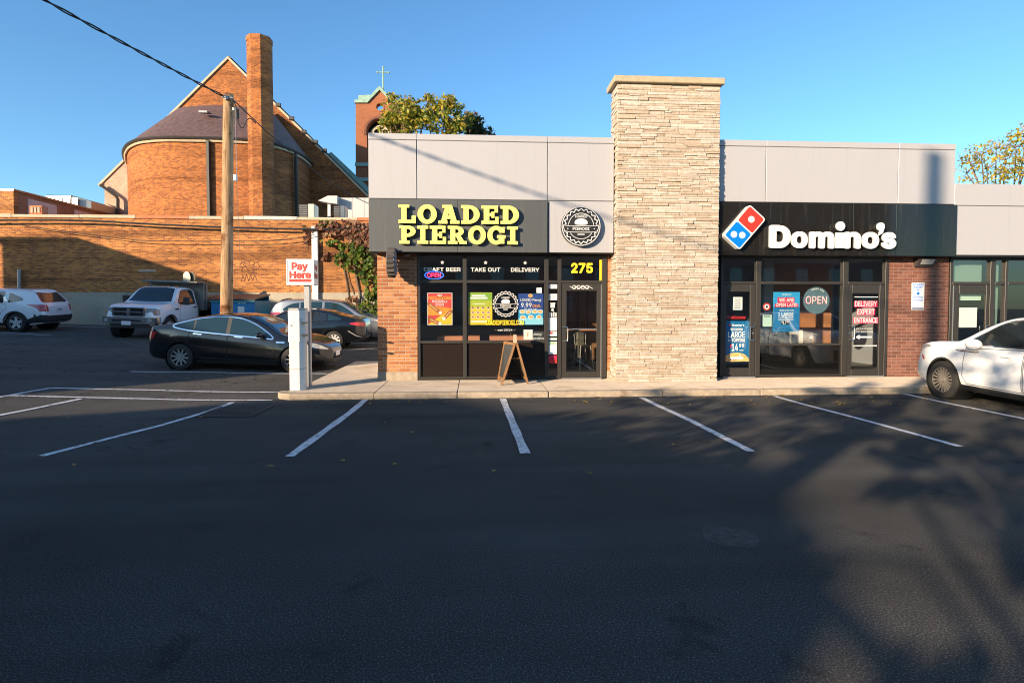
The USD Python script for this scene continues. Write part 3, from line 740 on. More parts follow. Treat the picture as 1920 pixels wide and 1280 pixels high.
def glyph(c):
    def ring(rx=.46, ry=.52, ix=.22, iy=.32, cx=.46, cy=.5):
        return ell(cx, cy, rx, ry).difference(ell(cx, cy, ix, iy))
    bowl = lambda cx, cy, rx, ry, ix, iy: ell(cx, cy, rx, ry).difference(ell(cx, cy, ix, iy)).intersection(B(cx - .02, 0, 2, 1))
    if c == 'L': g = [B(.13, 0, .37, 1), B(0, .86, .5, 1), B(0, 0, .82, .16), B(.65, 0, .82, .40)]; w = .86
    if c == 'O': g = [ring()]; w = .95
    if c == 'A': g = [Polygon([(.10, 0), (.37, 1), (.65, 1), (.92, 0), (.67, 0), (.5, .66), (.35, 0)]), B(.25, .26, .76, .41), B(0, 0, .42, .14), B(.58, 0, 1.02, .14), B(.2, .86, .6, 1)]; w = 1.05
    if c == 'D': g = [B(.12, 0, .36, 1), bowl(.36, .5, .54, .5, .28, .34), B(0, 0, .38, .15), B(0, .85, .38, 1)]; w = .94
    if c == 'E': g = [B(.12, 0, .36, 1), B(0, .85, .80, 1), B(0, 0, .83, .15), B(.3, .43, .58, .57), B(.66, .64, .80, 1), B(.69, 0, .83, .37), B(.5, .34, .62, .66)]; w = .88
    if c == 'P': g = [B(.12, 0, .36, 1), bowl(.40, .69, .44, .31, .20, .15), B(0, 0, .52, .14), B(0, .86, .42, 1), B(.3, .38, .42, .54)]; w = .88
    if c == 'R': g = [B(.12, 0, .36, 1), bowl(.40, .71, .42, .29, .18, .13), B(0, 0, .48, .14), B(0, .86, .42, 1), B(.3, .42, .42, .58), Polygon([(.40, .5), (.62, .5), (.86, .1), (.80, 0), (.62, 0)]), B(.62, 0, .98, .14)]; w = 1.0
    if c == 'I': g = [B(.15, 0, .39, 1), B(0, 0, .54, .15), B(0, .85, .54, 1)]; w = .58
    if c == 'G': g = [ring().difference(B(.55, .40, 1.2, .66)), B(.52, .34, .95, .49), B(.68, .04, .88, .44), B(.74, .66, .9, .95)]; w = 1.0
    return unary_union(g).buffer(.018, quad_segs=3), w


def slab(s, x0, x1, z0, h, gapw=.08):
    out, x = [], 0
    for c in s:
        g, w = glyph(c); out.append(affinity.translate(g, x, 0)); x += w + gapw
    k = (x1 - x0) / (x - gapw)
    return [affinity.translate(affinity.scale(g, k, h, origin=(0, 0)), x0, z0) for g in out]


YS = YF - .055
bd = Thing('shop_sign', 'charcoal sign board with raised yellow letters LOADED PIEROGI', 'sign', base=(X(860, YS), YS, ZB))
bl, br_ = X(693, YS), X(1026, YS)
mid = X(859, YS)
bd.part('board', cb(bl, mid - .003, YS, YF - .002, ZB - .005, ZM - .012, .004), 'charcoal_panel'); bd.part('board', cb(mid + .003, br_, YS, YF - .002, ZB - .005, ZM - .012, .004), 'charcoal_panel')
YL = YS - .11
for s, (pl, pr_), (pt, pb) in (('LOADED', (749, 974), (385, 419)), ('PIEROGI', (750, 972), (424, 457))):
    x0, x1, z1, z0 = X(pl, YL), X(pr_, YL), Z(pt, YL, 860), Z(pb, YL, 860)
    for g in slab(s, x0, x1, z0, z1 - z0):
        lt = bd.part('letter', prism(g, YL, YL + .025), 'lime_yellow')
        bd.part('letter_return', prism(g.buffer(-.004), YL + .026, YS), 'sign_return', lt)


def badge(cx, cz, R, ring=True):
    """Round bottle-cap emblem: (white shapes, black shapes), flat polygons in x, z."""
    sc = lambda r0, amp, n=20: Polygon([((r0 + amp * math.cos(n * t)) * math.cos(t) + cx, (r0 + amp * math.cos(n * t)) * math.sin(t) + cz) for t in np.linspace(0, 2 * math.pi, 400, endpoint=False)])
    c = Point(cx, cz)
    white = [c.buffer(R * .985, quad_segs=32).difference(c.buffer(R * .945, quad_segs=32)),
             sc(R * .86, R * .045).difference(sc(R * .80, R * .045)), c.buffer(R * .66, quad_segs=24).difference(c.buffer(R * .63, quad_segs=24))]
    if not ring:
        white = [sc(R * .955, R * .045).difference(sc(R * .895, R * .045)), c.buffer(R * .80, quad_segs=24).difference(c.buffer(R * .755, quad_segs=24))]
    band = Polygon([(cx - R * .93, cz + R * .06), (cx - R * .55, cz + R * .02), (cx + R * .55, cz + R * .02), (cx + R * .93, cz + R * .06), (cx + R * .86, cz - R * .26), (cx + R * .55, cz - R * .32), (cx - R * .55, cz - R * .32), (cx - R * .86, cz - R * .26)])
    w = unary_union(white).difference(band.buffer(R * .03))
    w = unary_union([w, band.difference(band.buffer(-R * .03))])
    w = unary_union([w, ell(cx, cz + R * .19, R * .33, R * .19).intersection(sbox(cx - R, cz + R * .11, cx + R, cz + R)), ell(cx, cz + R * .11, R * .33, R * .05), sbox(cx - R * .18, cz - R * .44, cx + R * .18, cz - R * .39)])
    w = unary_union([w, words('PIEROGI', cx, cz - R * .21, R * .15, w=R * .85), words('LOADED', cx, cz + R * .43, R * .13, w=R * .62)])
    w = unary_union([w, c.buffer(R * .001), Point(cx - R * .68, cz - R * .13).buffer(R * .03), Point(cx + R * .68, cz - R * .13).buffer(R * .03)])
    return w


bc = at(1089.5, 424, YF - .12); BR = (X(1126, YF - .12) - X(1053, YF - .12)) / 2
rb = Thing('round_sign', 'round black bottle-cap emblem sign LOADED PIEROGI on the pale panel', 'sign', base=(bc[0], YF, bc[2]))
rb.part('disc', prism(Point(bc[0], bc[2]).buffer(BR, quad_segs=24), YF - .12, YF - .001), 'black')
rb.part('emblem', prism(badge(bc[0], bc[2], BR), YF - .127, YF - .1205), 'sign_white')

# black fascia with the pizza shop's sign
db = Thing('shop_sign', 'glossy black fascia board with white letters and red and blue domino tile', 'sign', base=(X(1570, YF), YF, ZB))
Yb2 = YF - .05
xs_ = [FL2 + .002, X(1442, Yb2), X(1596, Yb2), X(1676, Yb2), FR2 + .03]
for a, b in zip(xs_[:-1], xs_[1:]):
    db.part('board', cb(a + .002, b - .002, Yb2, YF - .002, ZB - .03, ZM + .005, .004), 'black_gloss')
Yd = Yb2 - .12
g = words('Domino', 0, 0, 1.0, fat=.055)
x0, x1, zb_, zt_ = X(1440, Yd), X(1622, Yd), Z(466, Yd, 1550), Z(422, Yd, 1480)
H = zt_ - zb_
xx = x0
lets = [('D', 1440, 1482), ('o', 1481, 1514), ('m', 1515, 1564), ('i', 1564, 1580), ('n', 1580, 1613), ('o', 1613, 1647), ("'", 1640, 1655), ('s', 1650, 1679)]
for ch, a, b in lets:
    xa, xb = X(a, Yd), X(b, Yd)
    if ch == "'":
        gg = unary_union([Point(X(1648, Yd), Z(425, Yd, 1650)).buffer(.095), Polygon([(X(1648, Yd) + .09, Z(425, Yd, 1650)), (X(1648, Yd) + .05, Z(425, Yd, 1650) - .14), (X(1648, Yd) - .05, Z(425, Yd, 1650) - .2), (X(1648, Yd) - .01, Z(425, Yd, 1650) - .05)])])
    elif ch == 'i':
        cx_ = (xa + xb) / 2
        gg = unary_union([sbox(cx_ - .095, zb_ + .01, cx_ + .095, zb_ + H * .70), Point(cx_ + .01, Z(424, Yd, 1575)).buffer(.105)])
    else:
        gg = tshape(ch, 1.0).buffer(.075 if ch == 'D' else .055, join_style=1, quad_segs=4); bb = gg.bounds
        top = H if ch == 'D' else H * .73
        gg = affinity.translate(affinity.scale(gg, (xb - xa - .022) / (bb[2] - bb[0]), top / (bb[3] - bb[1]), origin=(bb[0], bb[1])), xa - bb[0], zb_ - bb[1])
    lt = db.part('letter', prism(gg.simplify(.003), Yd, Yd + .03), 'sign_white')
    db.part('letter_return', prism(gg.buffer(-.005).simplify(.003), Yd + .031, Yb2), 'sign_return', lt)
# domino tile, rotated 45 degrees
tl = at(1396, 426, Yd - .02)
hw, hl = .245, .445
tilt = -41


def tilted(p, dz=0):
    return affinity.translate(affinity.rotate(p, tilt, origin=(0, 0)), tl[0], tl[2])


til = db.part('domino_tile', prism(tilted(rrect(-hw, -hl, hw, hl, .06)), Yd - .02, Yb2), 'sign_white')
db.part('red_square', prism(tilted(rrect(-hw + .03, .016, hw - .03, hl - .03, .04)), Yd - .024, Yd - .0205), 'logo_red', til)
db.part('blue_square', prism(tilted(rrect(-hw + .03, -hl + .03, hw - .03, -.016, .04)), Yd - .024, Yd - .0205), 'logo_blue', til)
for u, v in ((0, .225), (-.075, -.275), (.075, -.165)):
    u2, v2 = (u, v) if u == 0 else (u, v)
    db.part('dot', prism(tilted(Point(u2, v2).buffer(.072)), Yd - .028, Yd - .0243), 'sign_white', til)
# ------------------------------------------------------------------ behind: the long brick wall, church, tower, far building
def xz(pts, Y):
    return Polygon([tuple(at(px, py, Y)[[0, 2]]) for px, py in pts])


WY = 28.0
lw = Thing('brick_building', 'long low orange brick building with rendered base behind the parked cars', 'building', base=(-14, WY, 1))
wx0, wx1 = -40.0, float(at(727, 500, WY)[0])
wz = float(at(300, 404, WY)[2])
lw.part('wall', [bx(wx0, wx1, WY, WY + .4, -1, wz - .16)], 'wall_brick')
lw.part('base', [bx(wx0, wx1 - .01, WY - .03, WY - .001, -1, 2.42)], 'wall_render')
lw.part('back_wall', [bx(wx0, wx1, 33.5, 33.8, -1, wz - .3), bx(wx1 - .3, wx1, WY + .41, 33.5, -1, wz - .3)], 'side_brick')
lw.part('roof', bx(wx0, wx1 - .31, WY + .41, 33.49, wz - .6, wz - .5), 'slate')
cx = wx0
rr = random.Random(5)
while cx < wx1 - .1:
    L = rr.uniform(2.2, 3.2); e = min(cx + L, wx1)
    lw.part('coping', cb(cx + .006, e - .006, WY - .06, WY + .46, wz - .16 + rr.uniform(0, .012), wz + rr.uniform(-.02, .02), .012), rr.choice(['wall_coping', 'stone_trim', 'stone_trim', 'terracotta']) if cx < -5 else 'stone_trim')
    cx = e
ds = at(592, 500, WY - .12)
lw.part('downpipe', [cb(ds[0] - .16, ds[0] + .12, WY - .20, WY - .04, .3, float(at(592, 425, WY)[2]), .01)], 'machine_paint')
lw.part('pipe', [tube([at(36, 560, WY - .1), at(36, 505, WY - .1)], .07, 8)], 'galvanised')
# graffiti scrawl: flat spray paint on the brick
sc = []
gx = lambda px, py: at(px, py, WY - .004)[[0, 2]]
for px, py, rr_, ph in ((455, 497, 5, 0), (463, 494, 6, 1), (472, 493, 5, 2), (480, 498, 6, 3), (459, 506, 6, 2), (470, 507, 6, 4), (478, 508, 5, 1)):
    t = np.linspace(ph, ph + 4.6, 24)
    sc.append(LineString([gx(px + rr_ * math.cos(a) * (1 + .2 * math.sin(3 * a)), py + rr_ * math.sin(a)) for a in t]).buffer(.014, cap_style=1))
sc.append(LineString([gx(*p) for p in ((452, 528), (455, 516), (459, 526), (462, 514), (466, 527), (470, 515), (473, 526), (478, 516), (483, 528))]).buffer(.014))
single('graffiti', prism(unary_union(sc).simplify(.004), WY - .003, WY - .0005), 'graffiti', 'looping dark graffiti scrawl sprayed on the orange brick wall', 'graffiti')
# cables along the wall
for k, (pts, r_, lab) in enumerate((([(-60, 414), (130, 413), (300, 421), (480, 428), (592, 430), (700, 424)], .045, 'thick black cable strung along the top of the orange wall'), ([(20, 418), (170, 440), (300, 452), (480, 452), (590, 440)], .018, 'thin wire sagging below the thick cable on the orange wall'))):
    P = np.array([at(px, py, WY - .35) for px, py in pts]); t = np.linspace(0, len(P) - 1, 40)
    pc = PchipInterpolator(np.arange(len(P)), P)(t)
    single('wall_cable', tube(pc, r_, 6), 'cable', lab, 'cable')
# roof plant
for px0, px1, py0, lab in ((561, 589, 382, 'grey condenser unit on the brick building roof, left of the other'), (626, 646, 385, 'dark condenser unit on the roof beside the pale shed')):
    Y = 29.5; a, b = at(px0, 404, Y), at(px1, py0, Y)
    u = Thing('condenser_unit', lab, 'air conditioner', base=((a[0] + b[0]) / 2, Y, a[2] - .3))
    s = (b[0] - a[0])
    bz = wz - .5
    u.part('casing', [cb(b[0] - s * .42, b[0], Y, Y + .8, bz, b[2], .02)], 'pale_metal' if px0 < 600 else 'tin')
    u.part('grille', [cb(a[0], b[0] - s * .43, Y + .02, Y + .78, bz + .05, b[2] - .03, .02)], 'bronze_paint')
    for k in range(5):
        zz = a[2] + (b[2] - a[2]) * (k + .7) / 6
        u.part('louvre', bx(a[0] - .01, b[0] - s * .44, Y - .015, Y + .02, zz, zz + .03), 'tin')
sy = 31.5
sh = Thing('roof_shed', 'pale grey metal shed on the brick building roof beside the shop', 'shed', base=(float(at(665, 390, sy)[0]), sy, wz))
for a, b in ((636, 661), (661, 684), (684, 720)):
    sh.part('panel', prism(xz([(a + .3, 408), (a + .3, 371 if a > 640 else 371), (b - .3, 371), (b - .3, 408)], sy), sy, sy + .1), 'grey_shed')
sh.part('canopy', prism(xz([(602, 380), (620, 371), (637, 371), (637, 386), (621, 384)], sy), sy - .6, sy - .01), 'grey_shed')
sh.part('post', prism(xz([(617, 408), (617, 384), (622, 384), (622, 408)], sy), sy - .3, sy - .2), 'machine_paint')
# small things on the parapet
tp = at(70, 400, WY + .2)
tc = Thing('chimney_pot', 'small red brick chimney stack standing on the left end of the parapet', 'chimney', base=(tp[0], WY + .2, wz))
tc.part('stack', cb(tp[0] - .28, tp[0] + .28, WY + .1, WY + .5, wz + .01, wz + .42, .02), 'terracotta')
tc.part('vent', [cb(tp[0] - .2 + k * .15, tp[0] - .1 + k * .15, WY + .07, WY + .1, wz + .08, wz + .34, .01) for k in range(3)], 'stone_trim')

# ---- church
ch = Thing('church', 'brick church with curved apse, slate roof, steep gable and tall chimney', 'church', base=(-20, 45, 0))
AY = 41.0
key = [(240, 47.6), (238, 45.6), (240, 44.2), (249, 42.7), (275, 41.5), (330, 41.0), (400, 41.0), (470, 41.2), (510, 42.0), (545, 43.6), (568, 45.6), (580, 47.6)]
plan = np.array([[at(px, 300, Y)[0], Y] for px, Y in key])
plan = PchipInterpolator(np.arange(len(plan)), plan)(np.linspace(0, len(plan) - 1, 60))
ez = float(at(390, 259, AY)[2]); rz = float(at(390, 197, 46.4)[2])


def wall_of(curve, z0, z1):
    n = len(curve); v = np.vstack([np.c_[curve, np.full(n, z0)], np.c_[curve, np.full(n, z1)]]); i = np.arange(n - 1)
    return trimesh.Trimesh(v, np.vstack([np.c_[i, i + 1, i + n + 1], np.c_[i, i + n + 1, i + n]]), process=False)


ch.part('apse_wall', wall_of(plan, 0, ez - .02), 'church_brick', smooth=True)
cen = np.array([plan[:, 0].mean(), 47.0]); d = plan - cen; out = plan + d / np.linalg.norm(d, axis=1, keepdims=True) * .22
rl, rr2 = at(322, 197, 46.4)[0], at(500, 197, 46.4)[0]
tt = np.clip((plan[:, 0] - plan[:, 0].min()) / (plan[:, 0].max() - plan[:, 0].min()), 0, 1)
tt = np.clip((tt - .10) / .80, 0, 1); tt = tt * tt * (3 - 2 * tt)
ridge = np.c_[rl + (rr2 - rl) * tt ** 1.0, np.full(len(tt), 46.4), np.full(len(tt), rz)]
ridge[:, 1] += .9 * (np.abs(tt - .5) * 2) ** 2
rows = [np.c_[out, np.full(len(out), ez)] * (1 - q) + ridge * q + np.array([0, 0, .06 * math.sin(q * math.pi)]) for q in np.linspace(0, 1, 9)]
n = len(out); v = np.vstack(rows); i = (np.arange(8)[:, None] * n + np.arange(n - 1)[None]).ravel()
ch.part('apse_roof', trimesh.Trimesh(v, np.vstack([np.c_[i, i + 1, i + n + 1], np.c_[i, i + n + 1, i + n]]), process=False), 'slate', smooth=True)
ch.part('roof_edge', tube(ridge + [0, -.12, .08], .13, 6), 'copper')
ch.part('gutter', tube(np.c_[out + (out - plan) * .1, np.full(len(out), ez - .05)], .10, 6), 'gutter')
ch.part('eave_trim', tube(np.c_[plan + (out - plan) * .45, np.full(len(out), ez - .22)], .10, 6), 'stone_trim')
dp = at(391, 300, AY - .15)
ch.part('downspout', cb(dp[0] - .1, dp[0] + .1, AY - .3, AY - .05, 0, ez - .2, .02), 'gutter')
dp = at(556, 300, 44.0)
ch.part('downspout', cb(dp[0] - .1, dp[0] + .1, 43.7, 43.95, 0, ez - .2, .02), 'gutter')
rv = at(384, 211, 43.6)
ch.part('roof_vent', trimesh.convex.convex_hull(np.array([[rv[0] - .3, 43.3, rv[2] - .1], [rv[0] + .3, 43.3, rv[2] - .1], [rv[0] - .3, 43.3, rv[2] + .05], [rv[0] + .3, 43.3, rv[2] + .05], [rv[0] - .3, 44.2, rv[2] + .06], [rv[0] + .3, 44.2, rv[2] + .06]])), 'tin')
GY = 47.7
ch.part('gable_wall', prism(xz([(246, 480), (246, 290), (428, 112), (690, 370), (745, 424), (745, 480)], GY), GY, GY + .5), 'church_brick')
ch.part('aisle_wall', prism(xz([(196, 480), (196, 342), (246, 291), (246, 480)], GY - .02), GY - .02, GY + .45), 'pale_brick')
ch.part('buttress', prism(xz([(193, 470), (193, 388), (200, 382), (210, 388), (210, 470)], GY - .6), GY - .6, GY - .03), 'pale_brick')
ch.part('drainpipe', tube([at(188, 347, GY - .4), at(196, 352, GY - .4), at(218, 368, GY - .4), at(221, 374, GY - .4), at(221, 420, GY - .4)], .12, 6), 'gutter')
for nm, w, dy, mt in (('gable_coping', 2.0, -.12, 'stone_trim'), ('roof_verge', 2.0, .1, 'gutter')):
    L = LineString([at(186, 348, GY)[[0, 2]], at(428, 109, GY)[[0, 2]], at(745, 422, GY)[[0, 2]]])
    if nm == 'roof_verge':
        L = affinity.translate(L, 0, .14)
    ch.part(nm, prism(L.buffer(w * .038, cap_style=2, join_style=2), GY + dy, GY + .55), mt)
for px, py in ((523, 199), (548, 224), (571, 249), (592, 268), (609, 284)):
    p = at(px, py, GY); ch.part('corbel', cb(p[0] - .18, p[0] + .22, GY - .3, GY - .13, p[2] - .12, p[2] + .16, .03), 'gutter')
ch.part('nave_roof', prism(xz([(246, 480), (246, 293), (428, 116), (690, 374), (745, 427), (745, 480)], GY), GY + .56, 66), 'slate')
ch.part('copper_flashing', prism(xz([(613, 292), (624, 288), (692, 352), (700, 378), (668, 350)], 56), 55.5, 56), 'copper', label='green copper flashing on the right roof slope')
kp = at(489, 250, 40.6); kr = (at(511.5, 250, 40.6)[0] - at(467, 250, 40.6)[0]) / 2 * 1.03
kt = float(at(489, 73, 40.6)[2])
oct_ = Polygon([(kp[0] + kr * math.cos(a), 40.6 + kr * math.sin(a)) for a in np.arange(8) * math.pi / 4 + math.pi / 8])
ch.part('chimney', [prism_z(oct_, 0, kt - .3), prism_z(oct_.buffer(.03, join_style=2), kt - .2999, kt - .0)], 'church_brick')

# ---- bell tower
TY = 62.0
tw = Thing('bell_tower', 'red brick church bell tower with arched opening, round hole and cross', 'tower', base=(-14, TY, 0))
outline = xz([(667, 480), (667, 193), (688, 193), (712, 168), (736, 193), (757, 193), (757, 480)], TY)
hole = at(712, 201, TY); holep = Point(hole[0], hole[2]).buffer(.37)
ac = at(713, 248, TY); ar = float(at(738, 248, TY)[0] - ac[0])
arch = unary_union([Point(ac[0], ac[2]).buffer(ar), sbox(ac[0] - ar, ac[2] - 7, ac[0] + ar, ac[2])])
tw.part('front_wall', prism(outline.difference(holep).difference(arch), TY, TY + .8), 'tower_brick')
tw.part('side_wall', [bx(outline.bounds[0], outline.bounds[0] + .6, TY + .81, TY + 5, 0, float(at(667, 193, TY)[2])), bx(outline.bounds[2] - .6, outline.bounds[2], TY + .81, TY + 5, 0, float(at(667, 193, TY)[2]))], 'tower_brick')
tw.part('hole_trim', prism(Point(hole[0], hole[2]).buffer(.52).difference(holep), TY - .05, TY + .05), 'brick_warm2')
tw.part('arch_trim', prism(arch.buffer(.28).difference(arch.buffer(.06)).intersection(sbox(-99, ac[2] - .3, 99, 99)), TY - .08, TY + .02), 'brick_red2')
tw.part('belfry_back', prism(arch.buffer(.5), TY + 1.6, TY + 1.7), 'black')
tw.part('inner_arch', prism(Point(ac[0], ac[2] - .3).buffer(ar * .86).difference(Point(ac[0], ac[2] - .3).buffer(ar * .72)).intersection(sbox(-99, ac[2] - 1.4, 99, 99)), TY + .5, TY + .7), 'stone_trim')
tr_ = [Point(ac[0] + dx, ac[2] + .15).buffer(.42).difference(Point(ac[0] + dx, ac[2] + .15).buffer(.27)) for dx in (-.45, .45)] + [sbox(ac[0] + dx - .09, ac[2] - 3, ac[0] + dx + .09, ac[2]) for dx in (-.9, 0, .9)]
tw.part('tracery', prism(unary_union(tr_), TY + .4, TY + .55), 'stone_trim')
cl = LineString([at(px, py, TY)[[0, 2]] for px, py in ((665, 191), (688, 191), (712, 166), (736, 191), (759, 191))])
tw.part('coping', prism(cl.buffer(.14, cap_style=2, join_style=2), TY - .2, TY + .9), 'copper')
tw.part('roof', prism(xz([(671, 190), (672, 179), (692, 178), (700, 180), (690, 190)], TY + 1.5), TY + 1.5, TY + 4), 'copper')
for y in (309, 337):
    p0, p1 = at(666, y, TY), at(758, y, TY)
    tw.part('string_course', bx(p0[0], p1[0], TY - .15, TY - .01, p0[2] - .16, p0[2] + .2), 'copper')
c0, c1 = at(718.5, 168, TY + .4), at(718.5, 126, TY + .4)
arm = at(718.5, 136, TY + .4)
tw.part('cross', [rod(c0, c1, .085, 8), rod((arm[0] - .6, arm[1], arm[2]), (arm[0] + .6, arm[1], arm[2]), .06, 8)] + [trimesh.creation.icosphere(1, .11).apply_translation(q) for q in ((arm[0] - .6, arm[1], arm[2]), (arm[0] + .6, arm[1], arm[2]), c1)], 'copper')

# ---- far building at the left edge
Y0 = 37.0; fc = at(25, 358, Y0); X0 = float(fc[0]); Y1 = Y0 * (25 - 893) / (190 - 893) * 1.02
fb = Thing('far_building', 'low dark brick building with flat roof beyond the wall at far left', 'building', base=(X0 - 5, Y0, 0))
fz = float(fc[2])
fb.part('front_wall', bx(X0 - 14, X0, Y0, Y0 + .3, 0, fz), 'wall_brick')
fb.part('side_wall', bx(X0 - .3, X0 - .001, Y0 + .31, Y1 + 8, 0, fz - .01), 'side_brick')
fb.part('roof', bx(X0 - 14, X0 - .31, Y0 + .31, Y1 + 8, fz - .5, fz - .4), 'slate')
fb.part('roof_edge', [bx(X0 - 14, X0 + .06, Y0 - .06, Y0 + .2, fz + .002, fz + .12), bx(X0 - .2, X0 + .06, Y0 + .21, Y1 + 8, fz + .002, fz + .12)], 'tin')
for y0, y1 in ((38.1, 40.6), (42.3, 44.6)):
    fb.part('wall_panel', bx(X0 - .02, X0 + .02, y0, y1, 3, fz - .25), 'grey_shed')
hv = Thing('rooftop_unit', 'shiny metal ventilation unit on the far left building roof', 'ventilation unit', base=(X0 - 4, 45, fz))
p0, p1 = at(86, 396, 44), at(134, 366, 44)
hv.part('casing', [cb(p0[0], p1[0], 44, 48, fz - .39, p1[2], .03)], 'tin')
hv.part('casing', [trimesh.convex.convex_hull(np.array([[p1[0] + .02, 44.05, fz - .4], [p1[0] + .02, 47.9, fz - .4], [p1[0] + .02, 44.05, p1[2] - .05], [p1[0] + .02, 47.9, p1[2] - .05], [p1[0] + 1.1, 44.4, fz - .4], [p1[0] + 1.1, 47.9, fz - .4], [p1[0] + 1.1, 44.4, p1[2] - .35], [p1[0] + 1.1, 47.9, p1[2] - .35]]))], 'galvanised')
for k in range(4):
    hv.part('vent_panel', bx(p0[0] + .2 + k * .55, p0[0] + .6 + k * .55, 43.96, 43.995, fz + .1, p1[2] - .2), 'galvanised')


# ------------------------------------------------------------------ plants
def leaf_cloud(centres, radii, n, size, rg, squash=.75, shell=.55, clump=0):
    """n leaf-sized faces through the given balls, denser toward their surfaces."""
    c = np.array(centres, float); r_ = np.array(radii, float); w = r_ ** 2; w /= w.sum()
    k = rg.choice(len(c), n, p=w)
    d_ = rg.normal(size=(n, 3)); d_ /= np.linalg.norm(d_, axis=1, keepdims=True)
    p = c[k] + d_ * (r_[k] * rg.uniform(shell, 1.0, n) ** .8)[:, None] * [1, 1, squash]
    if clump:
        keep = meshkit.noise(p * clump, int(n) % 97) + rg.normal(0, .06, n) > .47; p = p[keep]; n = len(p)
    a = rg.normal(size=(n, 3)); a /= np.linalg.norm(a, axis=1, keepdims=True)
    b = np.cross(a, rg.normal(size=(n, 3))); b /= np.linalg.norm(b, axis=1, keepdims=True)
    s = size * rg.uniform(.6, 1.3, n)[:, None]
    v = np.stack([p - a * s, p + b * s * .5, p + a * s, p - b * s * .5], 1).reshape(-1, 3)
    i = np.arange(n)[:, None] * 4
    return trimesh.Trimesh(v, np.vstack([i + [0, 1, 2], i + [0, 2, 3]]), process=False)


def tree(name, label, x, y, h, crown, n, size, mat, seed, cat='tree', group=None, sparse=.55, trunk_r=.16, twigs=True, squash=.75, clump=0):
    """crown: (offset x, offset y, z, radius) balls; limbs run from the trunk to each ball."""
    rg = np.random.default_rng(seed); z0 = float(G(x, y)) - .1
    t = Thing(name, label, cat, group, base=(x, y, z0))
    fork = np.array([x + .1, y, z0 + h * .45])
    limbs = [tube([(x, y, z0), (x + .05, y + .03, z0 + h * .25), fork], [trunk_r * 1.25, trunk_r, trunk_r * .8], 9)]
    tw_ = []
    for ox, oy, cz, cr in crown:
        c = np.array([x + ox, y + oy, z0 + cz]); m_ = (fork + c) / 2 + rg.normal(size=3) * .25
        limbs.append(tube([fork - [0, 0, .2], m_, c], [trunk_r * .5, trunk_r * .32, trunk_r * .14], 6))
        if twigs:
            for k in range(6):
                d_ = rg.normal(size=3); d_[2] = abs(d_[2]) * .8; d_ /= np.linalg.norm(d_); e = c + d_ * cr * rg.uniform(.8, 1.15)
                tw_.append(tube([c, (c + e) / 2 + rg.normal(size=3) * .1 * cr, e], [trunk_r * .14, trunk_r * .1, .008], 4, caps=False))
    t.part('trunk', limbs, 'bark', smooth=40)
    if tw_:
        t.part('twigs', tw_, 'twig')
    t.part('crown', leaf_cloud([(x + a, y + b, z0 + c) for a, b, c, _ in crown], [q[3] for q in crown], n, size, rg, squash, sparse, clump), mat)
    return t


TYc = 27.5
def balls(pts, Y, x, y):
    z0 = float(G(x, y)) - .1; o = []
    for px, py, r_ in pts:
        p = at(px, py, Y + ((px * 7 + py * 3) % 5 - 2) * .3); o.append((p[0] - x, p[1] - y, p[2] - z0, r_))
    return o


tx = float(at(800, 300, TYc)[0])
tree('tree', 'leafy yellow green tree rising behind the shop roof beside the tower', tx, TYc, 10.5,
     balls([(738, 194, .6), (752, 212, .9), (730, 226, .55), (764, 196, .5), (775, 222, 1.0), (792, 208, .7), (806, 190, .5), (815, 218, .95), (836, 196, .65), (846, 226, .9), (858, 206, .5), (868, 226, .6), (856, 242, .7), (742, 238, .85), (790, 242, 1.0), (733, 182, .25), (808, 182, .25), (845, 187, .3), (874, 216, .3)], TYc, tx, TYc), 8000, .105, 'leaf_autumn', 21, sparse=.15, clump=1.7)
tx = float(at(893, 300, TYc + 2)[0])
tree('tree', 'small dark green tree behind the shop roof, right of the yellow tree', tx, TYc + 2, 9.5,
     balls([(882, 222, .5), (890, 232, .6), (897, 240, .6), (905, 246, .5), (880, 244, .7), (918, 250, .35)], TYc + 2, tx, TYc + 2), 900, .13, 'leaf_dark', 22, sparse=.15, clump=1.7)
tx = float(at(1880, 300, 30)[0])
tree('tree', 'thin yellow leaved tree behind the low roof at right', tx, 30, 9.5,
     balls([(1820, 305, .8), (1812, 325, .7), (1840, 290, .9), (1850, 315, 1.0), (1868, 280, .8), (1885, 300, 1.1), (1905, 275, 1.0), (1925, 250, .9), (1930, 300, 1.2), (1910, 325, 1.0), (1950, 270, 1.2), (1875, 325, .9), (1830, 335, .8)], 30, tx, 30), 2200, .11, 'leaf_yellow', 23, sparse=.2, clump=1.5)

# climbing vine on the wall by the shop
rg = np.random.default_rng(31)
vine = Thing('climbing_vine', 'green and rust vine climbing the orange wall beside the shop', 'vine', base=(float(at(690, 600, WY)[0]), WY - .2, .5))


def vine_leaves(poly, n, size, y0, y1):
    P = Polygon(poly); pts = []
    b = P.bounds
    while len(pts) < n:
        p = (rg.uniform(b[0], b[2]), rg.uniform(b[1], b[3]))
        if P.contains(Point(p)) and meshkit.noise(np.array([[p[0] / 7, p[1] / 7, 0]]), 3)[0] > .42:
            pts.append(at(*p, rg.uniform(y0, y1)))
    p = np.array(pts); nrm = np.c_[rg.normal(0, .5, n), -np.ones(n), rg.normal(.3, .5, n)]; nrm /= np.linalg.norm(nrm, axis=1, keepdims=True)
    a = np.cross(nrm, rg.normal(size=(n, 3))); a /= np.linalg.norm(a, axis=1, keepdims=True); b2 = np.cross(nrm, a)
    s = size * rg.uniform(.6, 1.3, n)[:, None]
    v = np.stack([p - a * s, p + b2 * s * .75 + nrm * s * .2, p + a * s, p - b2 * s * .75 + nrm * s * .2], 1).reshape(-1, 3); i = np.arange(n)[:, None] * 4
    return trimesh.Trimesh(v, np.vstack([i + [0, 1, 2], i + [0, 2, 3]]), process=False)


